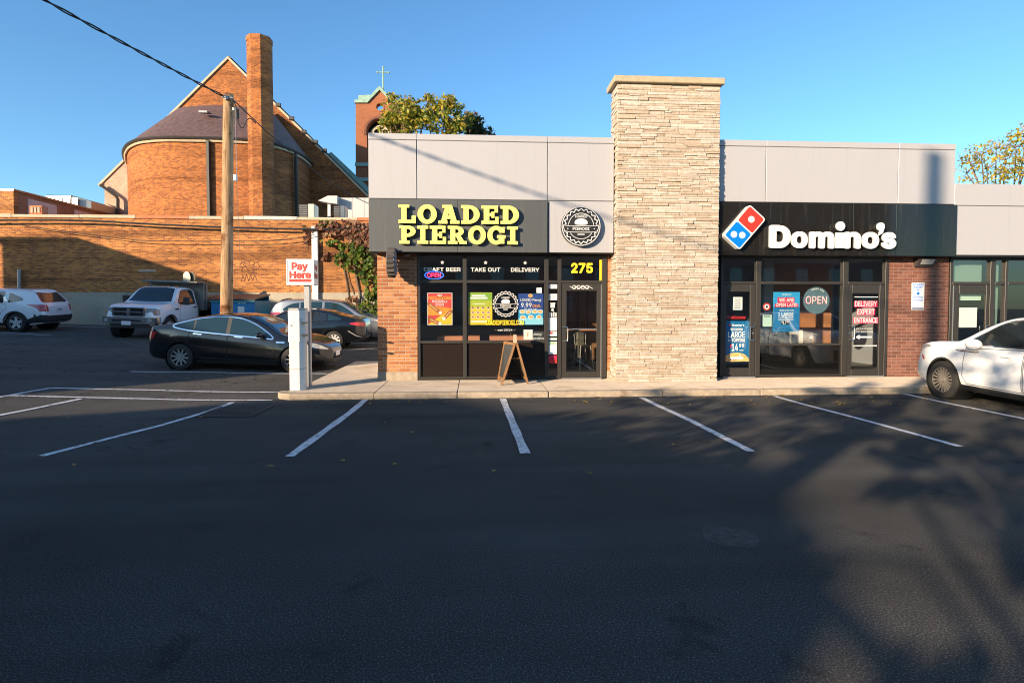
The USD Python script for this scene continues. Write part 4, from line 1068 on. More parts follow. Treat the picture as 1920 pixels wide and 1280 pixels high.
vine.part('stem', [tube([at(px, py, WY - .06) for px, py in s], r_, 5) for s, r_ in (([(684, 604), (676, 560), (668, 520), (662, 480), (655, 445), (640, 425)], .05), ([(668, 600), (655, 560), (648, 520), (644, 500)], .03), ([(664, 552), (655, 530), (650, 508)], .02), ([(690, 606), (690, 560), (684, 520), (690, 470), (678, 430)], .05), ([(660, 440), (630, 430), (600, 428), (575, 428)], .03), ([(575, 428), (573, 450), (575, 466)], .015), ([(650, 590), (652, 560), (658, 556)], .02), ([(640, 500), (636, 470)], .02))], 'bark')
vine.part('rust_foliage', [vine_leaves([(592, 420), (640, 412), (692, 418), (694, 462), (680, 462), (660, 455), (640, 440), (610, 445), (594, 440)], 560, .10, WY - .45, WY - .08), vine_leaves([(569, 424), (592, 426), (592, 434), (578, 436), (577, 462), (571, 462)], 60, .1, WY - .2, WY - .05), vine_leaves([(603, 486), (612, 474), (624, 476), (622, 484), (610, 492)], 30, .1, WY - .2, WY - .05), vine_leaves([(648, 560), (668, 552), (680, 596), (655, 588)], 60, .1, WY - .5, WY - .1)], 'leaf_rust')
vine.part('green_foliage', [vine_leaves([(600, 444), (640, 455), (664, 456), (692, 470), (708, 520), (708, 590), (690, 560), (676, 520), (650, 505), (628, 495), (630, 480), (640, 470), (596, 452)], 620, .105, WY - .5, WY - .08), vine_leaves([(600, 416), (624, 414), (622, 422), (600, 424)], 60, .12, WY - .3, WY - .1)], 'leaf_vine')
bsh = Thing('bush', 'scrubby olive bush at the wall base beside the shop', 'bush', base=(float(at(690, 600, WY - .6)[0]), WY - .6, .4))
bsh.part('foliage', vine_leaves([(672, 575), (690, 540), (709, 560), (709, 612), (676, 608)], 420, .10, WY - 1.1, WY - .3), 'leaf_vine')
bsh.part('stem', [tube([at(690 + k * 4, 612, WY - .7), at(688 + k * 5, 560, WY - .6)], .02, 4) for k in range(-2, 4)], 'twig')

# ------------------------------------------------------------------ wooden utility pole with its wires
PYY = 17.0
pt, pbm = at(428.5, 177, PYY), at(424.5, 600, PYY)
dirp = (pt - pbm) / (pt[2] - pbm[2]); base = pbm - dirp * (pbm[2] - float(G(pbm[0], PYY)) + .2)
up_ = Thing('utility_pole', 'weathered wooden utility pole rising behind the black electric car', 'utility pole', base=tuple(base))
up_.part('pole', tube([base + dirp * z for z in np.linspace(0, pt[2] - base[2], 12)], np.linspace(.178, .135, 12), 20), 'pole_wood', smooth=40)
e = pt + np.array([.17, -.05, -.35])
up_.part('bracket', [rod(pt + [-.15, -.1, -.12], pt + [.16, -.12, -.14], .025, 8), rod(pt + [-.02, -.16, -.1], pt + [.02, -.16, -.2], .05, 8)], 'galvanised')
up_.part('insulator', [lathe([(0, 0), (.05, .01), (.03, .05), (.05, .09), (0, .1)], 12, at_=pt + [.18, -.1, -.5])], 'machine_paint')
bxp = at(441, 333, PYY - .1)
up_.part('junction_box', cb(bxp[0] - .04, bxp[0] + .05, bxp[1] - .06, bxp[1] + .04, bxp[2] - .10, bxp[2] + .08, .01), 'machine_paint')
up_.part('conduit', tube([bxp + [.04, 0, .1], bxp + [.03, .02, 2.2]], .007, 5), 'tin')
up_.part('splice', tube([at(444, 205, PYY - .15), at(445, 222, PYY - .15)], .055, 8), 'cable')


def wire(a, b, sag, r_, n=40, twist=0):
    t = np.linspace(0, 1, n)[:, None]; p = a + (b - a) * t - np.array([0, 0, 1]) * sag * 4 * t * (1 - t)
    if not twist:
        return tube(p, r_, 6)
    out_ = []
    for ph in (0, math.pi):
        q = p.copy(); ang = t[:, 0] * twist + ph; q[:, 2] += r_ * np.sin(ang); q[:, 0] += r_ * np.cos(ang); out_.append(tube(q, r_ * .8, 5))
    return cat_(*out_)


single('overhead_cable', wire(pt + [-.1, -.15, -.1], np.array([-15.0, -11.6, 10.0]), .55, .022, 200, 150), 'cable', 'twisted black cable running from the wooden pole top to upper left', 'cable')
single('overhead_cable', wire(at(440, 190, PYY - .1), at(697, 384, WY - 1), .35, .016, 40), 'cable', 'thin wire from the wooden pole down to the shop corner', 'cable')
lp = [at(436, 186, PYY - .15), at(442, 200, PYY - .18), at(447, 230, PYY - .2), at(454, 240, PYY - .2), at(463, 226, PYY - .2), at(468, 222, PYY - .2), at(480, 232, PYY - .1)]
single('wire_loop', tube(PchipInterpolator(np.arange(7), np.array(lp))(np.linspace(0, 6, 40)), .016, 5), 'cable', 'black drip loop of wire hanging beside the wooden pole top', 'wire')
single('guy_wire', tube([at(443, 322, PYY - .12), at(449, 470, PYY + 3)], .006, 4), 'galvanised', 'thin wire hanging down right of the wooden pole', 'wire')
# ------------------------------------------------------------------ vehicles
look('paint_black', (0.005, 0.006, 0.008), 0.15, coat=0.5, spec=0.4)
look('paint_white', (0.76, 0.765, 0.78), 0.35, coat=0.8)
look('paint_grey', (0.23, 0.25, 0.27), 0.3, 0.5, coat=1.0)
look('car_glass', (0.012, 0.016, 0.019), 0.04, spec=0.7, coat=0.3)
look('car_glass_pale', (0.012, 0.030, 0.042), 0.03, spec=0.5, coat=0.2)
look('trim_black', (0.018, 0.018, 0.018), 0.55)
look('seam', (0.004, 0.004, 0.004), 0.8)
look('chrome', (0.72, 0.72, 0.72), 0.12, 1.0)
look('tyre', (0.022, 0.021, 0.020), 0.85)
look('rim_grey', (0.24, 0.24, 0.24), 0.5, 0.2)
look('rim_bright', (0.50, 0.50, 0.49), 0.45, 0.2)
look('rim_warm', (0.26, 0.23, 0.20), 0.4, 0.4)
look('rim_dark', (0.02, 0.02, 0.02), 0.5, 0.5)
look('lamp_red', (0.45, 0.012, 0.015), 0.12, coat=1.0)
look('lamp_clear', (0.55, 0.56, 0.57), 0.1, 0.5, coat=1.0)
look('lamp_amber', (0.65, 0.22, 0.03), 0.2, coat=1.0)
look('plate', (0.72, 0.72, 0.74), 0.4)
look('plate_blue', (0.10, 0.16, 0.35), 0.5)
look('dump_grey', (0.20, 0.19, 0.17), 0.5, 0.3, var=0.2, vscale=3, stain=((0.13, 0.07, 0.04), 2.5, 0.62))
look('steel_brown', (0.36, 0.25, 0.17), 0.5, 0.5, var=0.25, vscale=3)


def wheel_part(t, x, y, R, w, style, rim_mat, side):
    """A wheel at (x, y) of a vehicle: dark drum, tyre and spoked rim; side is +1 for the left flank."""
    q = R * .70
    c = (x, y, R)
    k = lambda r_, yy: (r_, yy * side)
    drum = lathe([(0, -w * .3), (q * .96, -w * .3), (q * .96, w * .18), (0, w * .18)], 28, 'y', c) if side < 0 else lathe([(0, -w * .18), (q * .96, -w * .18), (q * .96, w * .3), (0, w * .3)], 28, 'y', c)
    wh = t.part('wheel', drum, 'rim_dark', smooth=30)
    t.part('tyre', lathe([(q * .95, -w * .5), (q * 1.06, -w * .5), (R * .93, -w * .46), (R * .985, -w * .38), (R, -w * .25), (R, w * .25), (R * .985, w * .38), (R * .93, w * .46), (q * 1.06, w * .5), (q * .95, w * .5), (q * .95, -w * .5)], 44, 'y', c), 'tyre', wh, smooth=50)
    yo = y + side * w * .42
    ms = [lathe([(q * .90, -.012), (q * 1.01, -.012), (q * 1.02, .012), (q * .93, .012), (q * .90, -.012)], 44, 'y', (x, yo, R))]
    n, wid, tip, twist = style
    for j in range(n):
        a = 2 * math.pi * j / n + .3
        pts = np.array([[q * .12, -wid / 2], [q * .93, -tip / 2], [q * .93, tip / 2], [q * .12, wid / 2]])
        sp = Polygon(pts); m = prism(sp, -.012, .012); v = m.vertices.copy()
        v[:, 2] += twist * v[:, 0]
        ca, sa = math.cos(a), math.sin(a)
        vv = np.c_[v[:, 0] * ca - v[:, 2] * sa + x, v[:, 1] + yo - side * .01 * 1, v[:, 0] * sa + v[:, 2] * ca + R]
        vv[:, 1] -= side * .02 * (1 - np.hypot(v[:, 0], v[:, 2]) / q)
        ms.append(trimesh.Trimesh(vv, m.faces, process=False))
    ms.append(lathe([(0, -.03), (q * .2, -.03), (q * .2, .02), (0, .02)], 20, 'y', (x, yo - side * .01, R)))
    t.part('rim', ms, rim_mat, wh, smooth=30)


class Car:
    """A lofted body in its own axes: x forward from the rear bumper, y to the left, z up from the ground."""

    def __init__(s, t, L, W, top, bot, belt, plan, roofw, wheels, R, paint, tumble=.34, arch=1.13, crown=.05):
        s.t, s.L, s.W, s.R, s.paint = t, L, W, R, paint
        P = lambda p: PchipInterpolator(*np.array(p, float).T)
        s.top, s.bot, s.belt, s.plan = P(top), P(bot), P(belt), P(plan)
        s.tumble = tumble
        xs = np.unique(np.round(np.r_[np.linspace(0, L, 84), [p[0] for p in top], .015, .04, .08, L - .015, L - .04, L - .08], 4))
        rings = []
        for x in xs:
            zt, zb, w = float(s.top(x)), float(s.bot(x)), W / 2 * float(s.plan(x))
            zs = min(float(s.belt(x)), zt - crown); hg = zt - zs
            f = np.linspace(0, 1, 13)
            yy = w * (1 - .10 * np.clip((.30 - f) / .30, 0, 1) ** 1.6 - .055 * np.clip((f - .55) / .45, 0, 1) ** 2)
            half = [(0, zb), (yy[0] * .5, zb), (yy[0] * .93, zb)] + [(a, zb + (zs - zb) * (.03 + .97 * b)) for a, b in zip(yy, f)]
            ys = yy[-1]; wt = max(ys - tumble * .82 * hg, .5 * ys)
            for q in (.2, .45, .7, .9):
                half.append((ys + (wt - ys) * q, zs + .82 * hg * q))
            for th in np.linspace(0, math.pi / 2, 10):
                half.append((wt * math.cos(th) ** (2 / 3.6), zs + .82 * hg + .18 * hg * math.sin(th) ** (2 / 2.4)))
            half[-1] = (0, zt)
            half = np.array(half)
            ring = np.vstack([half, half[-2:0:-1] * [-1, 1]])
            rings.append(np.c_[np.full(len(ring), x), ring])
        n, m = len(rings), len(rings[0]); v = np.vstack(rings); f = []
        k = np.arange(m); k2 = (k + 1) % m
        for i in range(n - 1):
            a, b = i * m, (i + 1) * m
            f += [np.c_[a + k, a + k2, b + k2], np.c_[a + k, b + k2, b + k]]
        v = np.vstack([v, [[xs[0], 0, v[:m, 2].mean()], [xs[-1], 0, v[-m:, 2].mean()]]])
        f += [np.c_[np.full(m, n * m), k2, k], np.c_[np.full(m, n * m + 1), (n - 1) * m + k, (n - 1) * m + k2]]
        body = trimesh.Trimesh(v, np.vstack(f), process=False); body.merge_vertices()
        if body.volume < 0:
            body.invert()
        s.solid = body
        man = manifold3d.Manifold(manifold3d.Mesh(np.array(body.vertices, np.float32), np.array(body.faces, np.uint32)))
        for wx in wheels:
            for sd in (-1, 1):
                cyl = manifold3d.Manifold.cylinder(.36, R * arch, R * arch, 44, True).rotate((90, 0, 0)).translate((wx, sd * (W / 2 - .10), R))
                man = man - cyl
        mm = man.to_mesh()
        s.mesh = trimesh.Trimesh(mm.vert_properties[:, :3], mm.tri_verts, process=False)
        s.body = t.part('body', s.mesh, paint, smooth=32)
        for wx in wheels:
            for sd in (-1, 1):
                t.part('wheel_well', lathe([(R * (arch - .015), -.17 * sd), (R * (arch - .015), .17 * sd), (0.02, .17 * sd), (0.02, .16 * sd), (R * (arch - .03), .16 * sd), (R * (arch - .03), -.17 * sd), (R * (arch - .015), -.17 * sd)], 36, 'y', (wx, sd * (W / 2 - .19), R)), 'seam')

    def patch(s, poly, axis, off=.004, res=.07):
        """A 2-D outline thrown onto the body from the side (l, r: x, z), front or rear (y, z) or top (x, y)."""
        vs, fs, n = [], [], 0
        for g in getattr(poly, 'geoms', [poly]):
            if g.is_empty or g.area < 1e-6:
                continue
            v2, f2 = trimesh.creation.triangulate_polygon(g, engine='earcut')
            v3, f3 = trimesh.remesh.subdivide_to_size(np.c_[v2, np.zeros(len(v2))], f2, res, max_iter=12)
            vs.append(v3[:, :2]); fs.append(f3 + n); n += len(v3)
        p, f = np.vstack(vs), np.vstack(fs)
        o = np.zeros((len(p), 3)); d = np.zeros((len(p), 3))
        if axis in 'lr':
            sg = 1 if axis == 'l' else -1
            o[:, 0], o[:, 2], o[:, 1] = p[:, 0], p[:, 1], sg * 5; d[:, 1] = -sg
        elif axis in ('front', 'rear'):
            sg = 1 if axis == 'front' else -1
            o[:, 1], o[:, 2], o[:, 0] = p[:, 0], p[:, 1], s.L / 2 + sg * 8; d[:, 0] = -sg
        else:
            o[:, 0], o[:, 1], o[:, 2] = p[:, 0], p[:, 1], 5; d[:, 2] = -1
        loc, ri, ti = s.solid.ray.intersects_location(o, d, multiple_hits=False)
        out = np.full((len(p), 3), np.nan); out[ri] = loc + s.solid.face_normals[ti] * off * .5 - d[ri] * off * .7
        ok = ~np.isnan(out).any(1); f = f[ok[f].all(1)]
        used = np.unique(f); mp = np.full(len(p), -1); mp[used] = np.arange(len(used))
        m = trimesh.Trimesh(out[used], mp[f], process=False)
        if len(m.faces) and (m.face_normals @ d[0] > 0).mean() > .5:
            m.invert()
        return m

    def add(s, name, poly, axis, mat, off=.004, parent=None, label=None, smooth=True):
        return s.t.part(name, s.patch(poly, axis, off), mat, parent, label, smooth=smooth)

    def both(s, name, poly, mat, off=.004, parent=None):
        return [s.add(name, poly, a, mat, off, parent) for a in 'lr']


def smooth_poly(pts, n=6):
    p = np.array(pts, float); q = np.vstack([p[-2:], p, p[:2]])
    c = PchipInterpolator(np.arange(len(q)), q)
    # rounded closed outline by Catmull-Rom
    o = []
    for i in range(len(p)):
        p0, p1, p2, p3 = p[i - 1], p[i], p[(i + 1) % len(p)], p[(i + 2) % len(p)]
        for t in np.arange(n) / n:
            o.append(.5 * (2 * p1 + (p2 - p0) * t + (2 * p0 - 5 * p1 + 4 * p2 - p3) * t * t + (3 * p1 - p0 - 3 * p2 + p3) * t ** 3))
    g = Polygon(o)
    return g if g.is_valid else g.buffer(0)


def top_strip(x0, x1, y0, y1, n=8):
    """A pane outline in plan: x0..x1 with half widths y0 at x0 and y1 at x1, its ends slightly bowed."""
    t = np.linspace(-1, 1, n)
    return Polygon([(x0 - .05 * (1 - a * a), y0 * a) for a in t] + [(x1 - .06 * (1 - a * a) * -1, y1 * a) for a in t[::-1]])


def stand(p, heading, pitch_to=True):
    """Matrix that stands a vehicle's own axes at point p, facing heading, tilted with the asphalt."""
    x, y = p[0], p[1]; e = .8
    nz = np.array([-(float(G(x + e, y)) - float(G(x - e, y))) / (2 * e), -(float(G(x, y + e)) - float(G(x, y - e))) / (2 * e), 1.0]); nz /= np.linalg.norm(nz)
    fx = np.array([math.cos(heading), math.sin(heading), 0]); fx -= nz * (fx @ nz); fx /= np.linalg.norm(fx)
    m = np.eye(4); m[:3, 0], m[:3, 1], m[:3, 2] = fx, np.cross(nz, fx), nz
    m[:3, 3] = [x, y, float(G(x, y))]
    return m


def place_by_wheel(contact, heading, wx, wy):
    """Base matrix so that the wheel at (wx, wy) of the vehicle touches the ground at contact."""
    c, q = math.cos(heading), math.sin(heading)
    o = np.array([contact[0] - (c * wx - q * wy), contact[1] - (q * wx + c * wy)])
    m0 = stand(contact, heading)
    m0[:3, 3] = np.array([contact[0], contact[1], float(G(contact[0], contact[1]))]) - m0[:3, :3] @ np.array([wx, wy, 0])
    return m0


def mirrors(car, x, z, mat, s=1.0, yo=None):
    y = yo or car.W / 2
    for sd in (-1, 1):
        m = trimesh.creation.icosphere(2, 1.0); m.apply_scale([.085 * s, .11 * s, .075 * s]); m.apply_translation([x, sd * (y + .07), z])
        car.t.part('mirror', m, mat, smooth=True)
        car.t.part('mirror_arm', rod((x + .04, sd * (y - .12), z - .03), (x + .02, sd * (y + .03), z - .03), .025, 8), 'trim_black')


# ---- black electric saloon
TA, TB = atg(341, 693), atg(553, 697.5)
hd = math.atan2(TB[1] - TA[1], TB[0] - TA[0])
L, W_, R_ = 4.69, 1.85, .335
t = Thing('parked_car', 'black electric saloon with chrome window line parked nearest the white pay machine', 'car', world=False, matrix=place_by_wheel(TA, hd, .98, -W_ / 2 + .12))
ends = lambda L, k0, k1: [(0, k0), (.06, k0 + (1 - k0) * .42), (.2, k0 + (1 - k0) * .74), (.5, .965), (1.0, 1), (L - 1.3, 1), (L - .75, .965), (L - .35, k1 + (1 - k1) * .66), (L - .12, k1 + (1 - k1) * .36), (L, k1)]
c = Car(t, L, W_, [(0, .80), (.03, .97), (.10, 1.075), (.35, 1.115), (.8, 1.20), (1.3, 1.345), (1.8, 1.425), (2.2, 1.443), (2.6, 1.415), (3.0, 1.27), (3.35, 1.06), (3.55, .965), (3.9, .905), (4.3, .80), (4.55, .69), (4.66, .60), (4.69, .53)],
        [(0, .42), (.15, .30), (.5, .24), (1.0, .17), (3.9, .17), (4.4, .20), (4.69, .26)], [(0, .74), (.3, 1.0), (.9, 1.015), (2.2, .93), (3.3, .855), (3.9, .80), (4.4, .68), (4.69, .48)], ends(L, .52, .42), None, (.98, 3.855), R_, 'paint_black', tumble=.42)
win = smooth_poly([(.80, 1.120), (1.12, 1.225), (1.5, 1.315), (2.05, 1.362), (2.45, 1.325), (2.80, 1.205), (3.10, 1.035), (3.30, .885), (3.22, .868), (2.9, .895), (2.2, .945), (1.5, .995), (1.0, 1.055)])
c.both('window_trim', win.buffer(.028).difference(win), 'chrome', .009)
for a, b in ((0.5, 1.30), (1.34, 2.12), (2.22, 4)):
    c.both('side_window', win.intersection(sbox(a, 0, b, 3)), 'car_glass_pale', .006)
for q_ in (sbox(1.295, 0, 1.345, 3), sbox(2.115, 0, 2.225, 3)):
    c.both('pillar', win.intersection(q_), 'trim_black', .004)
c.add('windscreen', top_strip(2.72, 3.50, .50, .70), 'top', 'car_glass', .006)
c.add('rear_window', top_strip(.50, 1.25, .60, .52), 'top', 'car_glass', .006)
c.add('glass_roof', top_strip(1.35, 2.62, .50, .50), 'top', 'car_glass', .006)
for dr, (hx, hz) in ((Polygon([(1.22, .99), (2.16, .92), (2.16, .30), (1.52, .30), (1.40, .55), (1.20, .80)]), (1.33, .935)), (Polygon([(2.18, .918), (3.32, .845), (3.34, .5), (3.28, .30), (2.18, .30)]), (2.36, .885))):
    for a in 'lr':
        c.add('door_seam', dr.buffer(.010).difference(dr.buffer(-.002)), a, 'seam', .003)
        c.add('handle', LineString([(hx, hz), (hx + .19, hz - .012)]).buffer(.015), a, 'chrome', .014)
c.both('sill', LineString([(1.4, .235), (3.4, .235)]).buffer(.045), 'trim_black', .006)
c.add('rear_bumper_panel', rrect(-.80, .28, .80, .62, .05), 'rear', 'trim_black', .008)
for sg in (-1, 1):
    c.add('tail_light', affinity.scale(Polygon([(.45, .84), (.84, .78), (.84, .95), (.5, .93)]), sg, 1, origin=(0, 0)), 'rear', 'lamp_red', .008)
    c.add('headlight', affinity.scale(smooth_poly([(.50, .60), (.72, .64), (.83, .74), (.80, .76), (.66, .72)]), sg, 1, origin=(0, 0)), 'front', 'lamp_clear', .008)
    c.add('fog_lamp', affinity.scale(Polygon([(.55, .36), (.74, .40), (.76, .50), (.62, .44)]), sg, 1, origin=(0, 0)), 'front', 'trim_black', .008)
c.both('tail_light', smooth_poly([(.0, .82), (.1, .80), (.34, .90), (.22, .95), (.06, .93)]), 'lamp_red', .008)
c.both('headlight', smooth_poly([(4.18, .75), (4.36, .66), (4.58, .60), (4.50, .68), (4.3, .765)]), 'lamp_clear', .008)
c.both('badge', LineString([(3.42, .78), (3.60, .775)]).buffer(.018), 'chrome', .008)
c.add('air_intake', rrect(-.62, .25, .62, .36, .04), 'front', 'trim_black', .008)
t.part('number_plate', cb(4.685, 4.70, -.17, .17, .40, .53, .006), 'plate')
t.part('number_plate', cb(-.014, .0, -.17, .17, .62, .74, .006), 'plate')
mirrors(c, 3.02, .955, 'paint_black')
for wx in (.98, 3.855):
    for sd in (-1, 1):
        wheel_part(t, wx, sd * (W_ / 2 - .12), R_, .225, (10, .05, .035, .22), 'rim_grey', sd)

# ---- black saloon behind it
TA = atg(627, 655.5)
L, W_, R_ = 4.68, 1.82, .33
t = Thing('parked_car', 'black saloon showing its red tail light, parked nose left behind the pay sign', 'car', world=False, matrix=place_by_wheel(TA, math.pi + .02, 1.05, W_ / 2 - .12))
c = Car(t, L, W_, [(0, .74), (.03, .95), (.12, 1.06), (.4, 1.10), (.8, 1.19), (1.3, 1.345), (1.8, 1.415), (2.2, 1.42), (2.7, 1.36), (3.1, 1.16), (3.4, 1.0), (3.9, .91), (4.3, .80), (4.58, .66), (4.68, .54)],
        [(0, .40), (.2, .28), (.6, .22), (1.0, .17), (4.0, .17), (4.68, .26)], [(0, .70), (.3, .98), (.9, .99), (2.2, .92), (3.3, .87), (3.9, .81), (4.4, .68), (4.68, .48)], ends(L, .62, .55), None, (1.05, 3.77), R_, 'paint_black', tumble=.42)
win = smooth_poly([(.78, 1.06), (1.15, 1.21), (1.6, 1.315), (2.1, 1.345), (2.6, 1.27), (3.0, 1.09), (3.25, .92), (3.15, .905), (2.2, .955), (1.2, 1.02)])
for a, b in ((0.5, 1.26), (1.30, 2.10), (2.2, 4)):
    c.both('side_window', win.intersection(sbox(a, 0, b, 3)), 'car_glass_pale' if a == .5 else 'car_glass', .006)
c.add('windscreen', top_strip(2.72, 3.36, .50, .68), 'top', 'car_glass', .006)
c.add('rear_window', top_strip(.52, 1.25, .60, .52), 'top', 'car_glass', .006)
for dr, (hx, hz) in ((Polygon([(1.28, .98), (2.14, .91), (2.14, .30), (1.55, .30), (1.42, .6), (1.25, .8)]), (1.42, .9)), (Polygon([(2.16, .91), (3.25, .84), (3.26, .4), (3.2, .30), (2.16, .30)]), (2.34, .87))):
    for a in 'lr':
        c.add('door_seam', dr.buffer(.010).difference(dr.buffer(-.002)), a, 'seam', .003)
        c.add('handle', LineString([(hx, hz), (hx + .18, hz - .01)]).buffer(.014), a, 'paint_black', .018)
tl_ = smooth_poly([(.0, .80), (.12, .82), (.5, .90), (.42, .95), (.16, .96), (.02, .92)])
c.both('tail_light', tl_, 'lamp_red', .008)
c.add('tail_light', Polygon([(-.80, .84), (.80, .84), (.82, .92), (.5, .90), (-.5, .90), (-.82, .92)]), 'rear', 'lamp_red', .008)
c.add('bumper_trim', Polygon([(-.82, .30), (.82, .30), (.72, .52), (.4, .46), (-.4, .46), (-.72, .52)]), 'rear', 'trim_black', .008)
c.both('bumper_crease', LineString([(.05, .42), (.30, .50), (.55, .66)]).buffer(.018), 'rim_grey', .008)
c.both('headlight', smooth_poly([(4.1, .78), (4.4, .66), (4.58, .62), (4.5, .72), (4.25, .80)]), 'lamp_clear', .008)
mirrors(c, 2.98, .98, 'paint_black')
for wx in (1.05, 3.77):
    for sd in (-1, 1):
        wheel_part(t, wx, sd * (W_ / 2 - .12), R_, .22, (10, .05, .07, .35), 'rim_bright', sd)

# ---- grey estate behind that
rb_ = at(503, 600, 23.4)
L, W_, R_ = 4.74, 1.86, .35
t = Thing('parked_car', 'silver grey crossover parked nose right between the black saloon and orange wall', 'car', world=False, matrix=stand((rb_[0], 23.4 + W_ / 2 - .3), 0.0))
c = Car(t, L, W_, [(0, .78), (.04, 1.02), (.15, 1.25), (.35, 1.52), (.6, 1.615), (1.2, 1.66), (2.2, 1.66), (2.8, 1.60), (3.2, 1.39), (3.6, 1.14), (3.8, 1.07), (4.2, .98), (4.55, .83), (4.68, .70), (4.74, .6)],
        [(0, .42), (.2, .32), (.6, .24), (1.0, .20), (4.0, .20), (4.74, .30)], [(0, .72), (.2, .98), (.6, 1.08), (2.2, 1.02), (3.5, .98), (4.0, .92), (4.5, .76), (4.74, .55)], ends(L, .66, .58), None, (1.0, 3.69), R_, 'paint_grey', tumble=.32)
win = smooth_poly([(.62, 1.20), (.9, 1.44), (1.5, 1.55), (2.3, 1.565), (2.75, 1.50), (3.1, 1.32), (3.42, 1.08), (3.3, 1.05), (2.2, 1.09), (1.2, 1.13)])
for a, b in ((0.3, 1.22), (1.28, 2.1), (2.2, 4)):
    c.both('side_window', win.intersection(sbox(a, 0, b, 3)), 'car_glass_pale', .006)
c.add('windscreen', top_strip(2.86, 3.62, .54, .72), 'top', 'car_glass_pale', .006)
c.add('rear_window', top_strip(.12, .42, .66, .56), 'top', 'car_glass', .006)
c.add('rear_spoiler', top_strip(.40, .55, .60, .60), 'top', 'paint_grey', .03)
c.both('tail_light', smooth_poly([(.02, .90), (.2, .93), (.55, 1.06), (.4, 1.12), (.12, 1.06)]), 'lamp_red', .01)
for sg in (-1, 1):
    c.add('tail_light', affinity.scale(Polygon([(.38, .96), (.84, .92), (.84, 1.10), (.5, 1.04)]), sg, 1, origin=(0, 0)), 'rear', 'lamp_red', .01)
c.both('headlight', smooth_poly([(4.15, .90), (4.45, .80), (4.62, .74), (4.55, .84), (4.3, .93)]), 'lamp_clear', .01)
for dr in (Polygon([(1.25, 1.06), (2.12, 1.03), (2.12, .36), (1.55, .36), (1.4, .7), (1.22, .9)]), Polygon([(2.15, 1.03), (3.4, .98), (3.36, .36), (2.15, .36)])):
    c.both('door_seam', dr.buffer(.010).difference(dr.buffer(-.002)), 'seam', .003)
mirrors(c, 3.08, 1.12, 'paint_grey')
for wx in (1.0, 3.69):
    for sd in (-1, 1):
        wheel_part(t, wx, sd * (W_ / 2 - .12), R_, .23, (5, .09, .12, 0), 'rim_bright', sd)

# ---- white family SUV at the left edge
TA = atg(34, 622)
L, W_, R_ = 4.81, 1.90, .365
t = Thing('parked_car', 'white SUV cut off by the left picture edge, its rear with red lights showing', 'car', world=False, matrix=place_by_wheel(TA, math.pi, 1.02, W_ / 2 - .13))
c = Car(t, L, W_, [(0, .80), (.03, 1.02), (.12, 1.13), (.30, 1.35), (.50, 1.58), (.62, 1.645), (1.2, 1.69), (2.2, 1.70), (2.9, 1.63), (3.3, 1.40), (3.7, 1.15), (4.0, 1.09), (4.4, 1.0), (4.65, .88), (4.78, .72), (4.81, .6)],
        [(0, .45), (.2, .34), (.6, .26), (1.0, .22), (4.1, .22), (4.81, .32)], [(0, .76), (.2, 1.05), (.6, 1.12), (2.2, 1.04), (3.6, 1.0), (4.1, .96), (4.6, .8), (4.81, .56)], ends(L, .74, .62), None, (1.02, 3.835), R_, 'paint_white', tumble=.30)
win = smooth_poly([(.78, 1.27), (1.05, 1.45), (1.5, 1.57), (2.3, 1.60), (2.85, 1.52), (3.2, 1.34), (3.52, 1.10), (3.4, 1.075), (2.2, 1.10), (1.3, 1.16)])
for a, b in ((0.3, 1.32), (1.50, 2.2), (2.3, 4)):
    c.both('side_window', win.intersection(sbox(a, 0, b, 3)), 'car_glass', .006)
c.both('window_fin', Polygon([(1.33, 1.20), (1.49, 1.17), (1.52, 1.38), (1.46, 1.38)]), 'chrome', .012)
c.both('pillar', win.intersection(sbox(2.195, 0, 2.305, 3)), 'trim_black', .004)
c.add('windscreen', top_strip(2.96, 3.72, .54, .74), 'top', 'car_glass', .006)
c.add('rear_window', Polygon([(-.62, 1.18), (.62, 1.18), (.70, 1.24), (.58, 1.56), (-.58, 1.56), (-.70, 1.24)]), 'rear', 'car_glass', .008)
c.add('rear_spoiler', top_strip(.48, .66, .60, .60), 'top', 'paint_white', .03)
for sg in (-1, 1):
    c.add('tail_light', affinity.scale(Polygon([(.60, .84), (.68, .84), (.68, 1.09), (.60, 1.09)]), sg, 1, origin=(0, 0)), 'rear', 'lamp_red', .012)
    c.add('tail_light', affinity.scale(Polygon([(.71, .84), (.875, .84), (.885, 1.10), (.71, 1.10)]), sg, 1, origin=(0, 0)), 'rear', 'lamp_red', .012)
c.add('rear_bumper', Polygon([(-.95, .40), (.95, .40), (.95, .72), (.6, .66), (-.6, .66), (-.95, .72)]), 'rear', 'trim_black', .012)
c.both('rear_bumper', Polygon([(.0, .42), (.62, .34), (.56, .52), (.30, .64), (.0, .70)]), 'trim_black', .012)
c.both('sill', LineString([(1.45, .30), (3.4, .30)]).buffer(.055), 'trim_black', .008)
for wx in (1.02, 3.835):
    arc = Point(wx, R_).buffer(R_ * 1.28, quad_segs=16).difference(Point(wx, R_).buffer(R_ * 1.10, quad_segs=16)).intersection(sbox(0, .26, 6, 3))
    c.both('wheel_arch_trim', arc, 'trim_black', .012)
for dr, (hx, hz) in ((Polygon([(1.42, 1.10), (2.22, 1.05), (2.22, .38), (1.66, .38), (1.56, .75), (1.36, .95)]), (1.55, .985)), (Polygon([(2.25, 1.05), (3.5, 1.0), (3.46, .38), (2.25, .38)]), (2.42, .98))):
    c.both('door_seam', dr.buffer(.008).difference(dr.buffer(-.002)), 'seam', .003)
    c.both('handle', LineString([(hx, hz), (hx + .2, hz - .01)]).buffer(.016), 'paint_white', .022)
t.part('number_plate', cb(-.016, -.002, -.17, .17, .83, .96, .006), 'plate')
t.part('lettering', cb(-.02, -.0165, -.11, .11, .865, .92, .002), 'plate_blue')
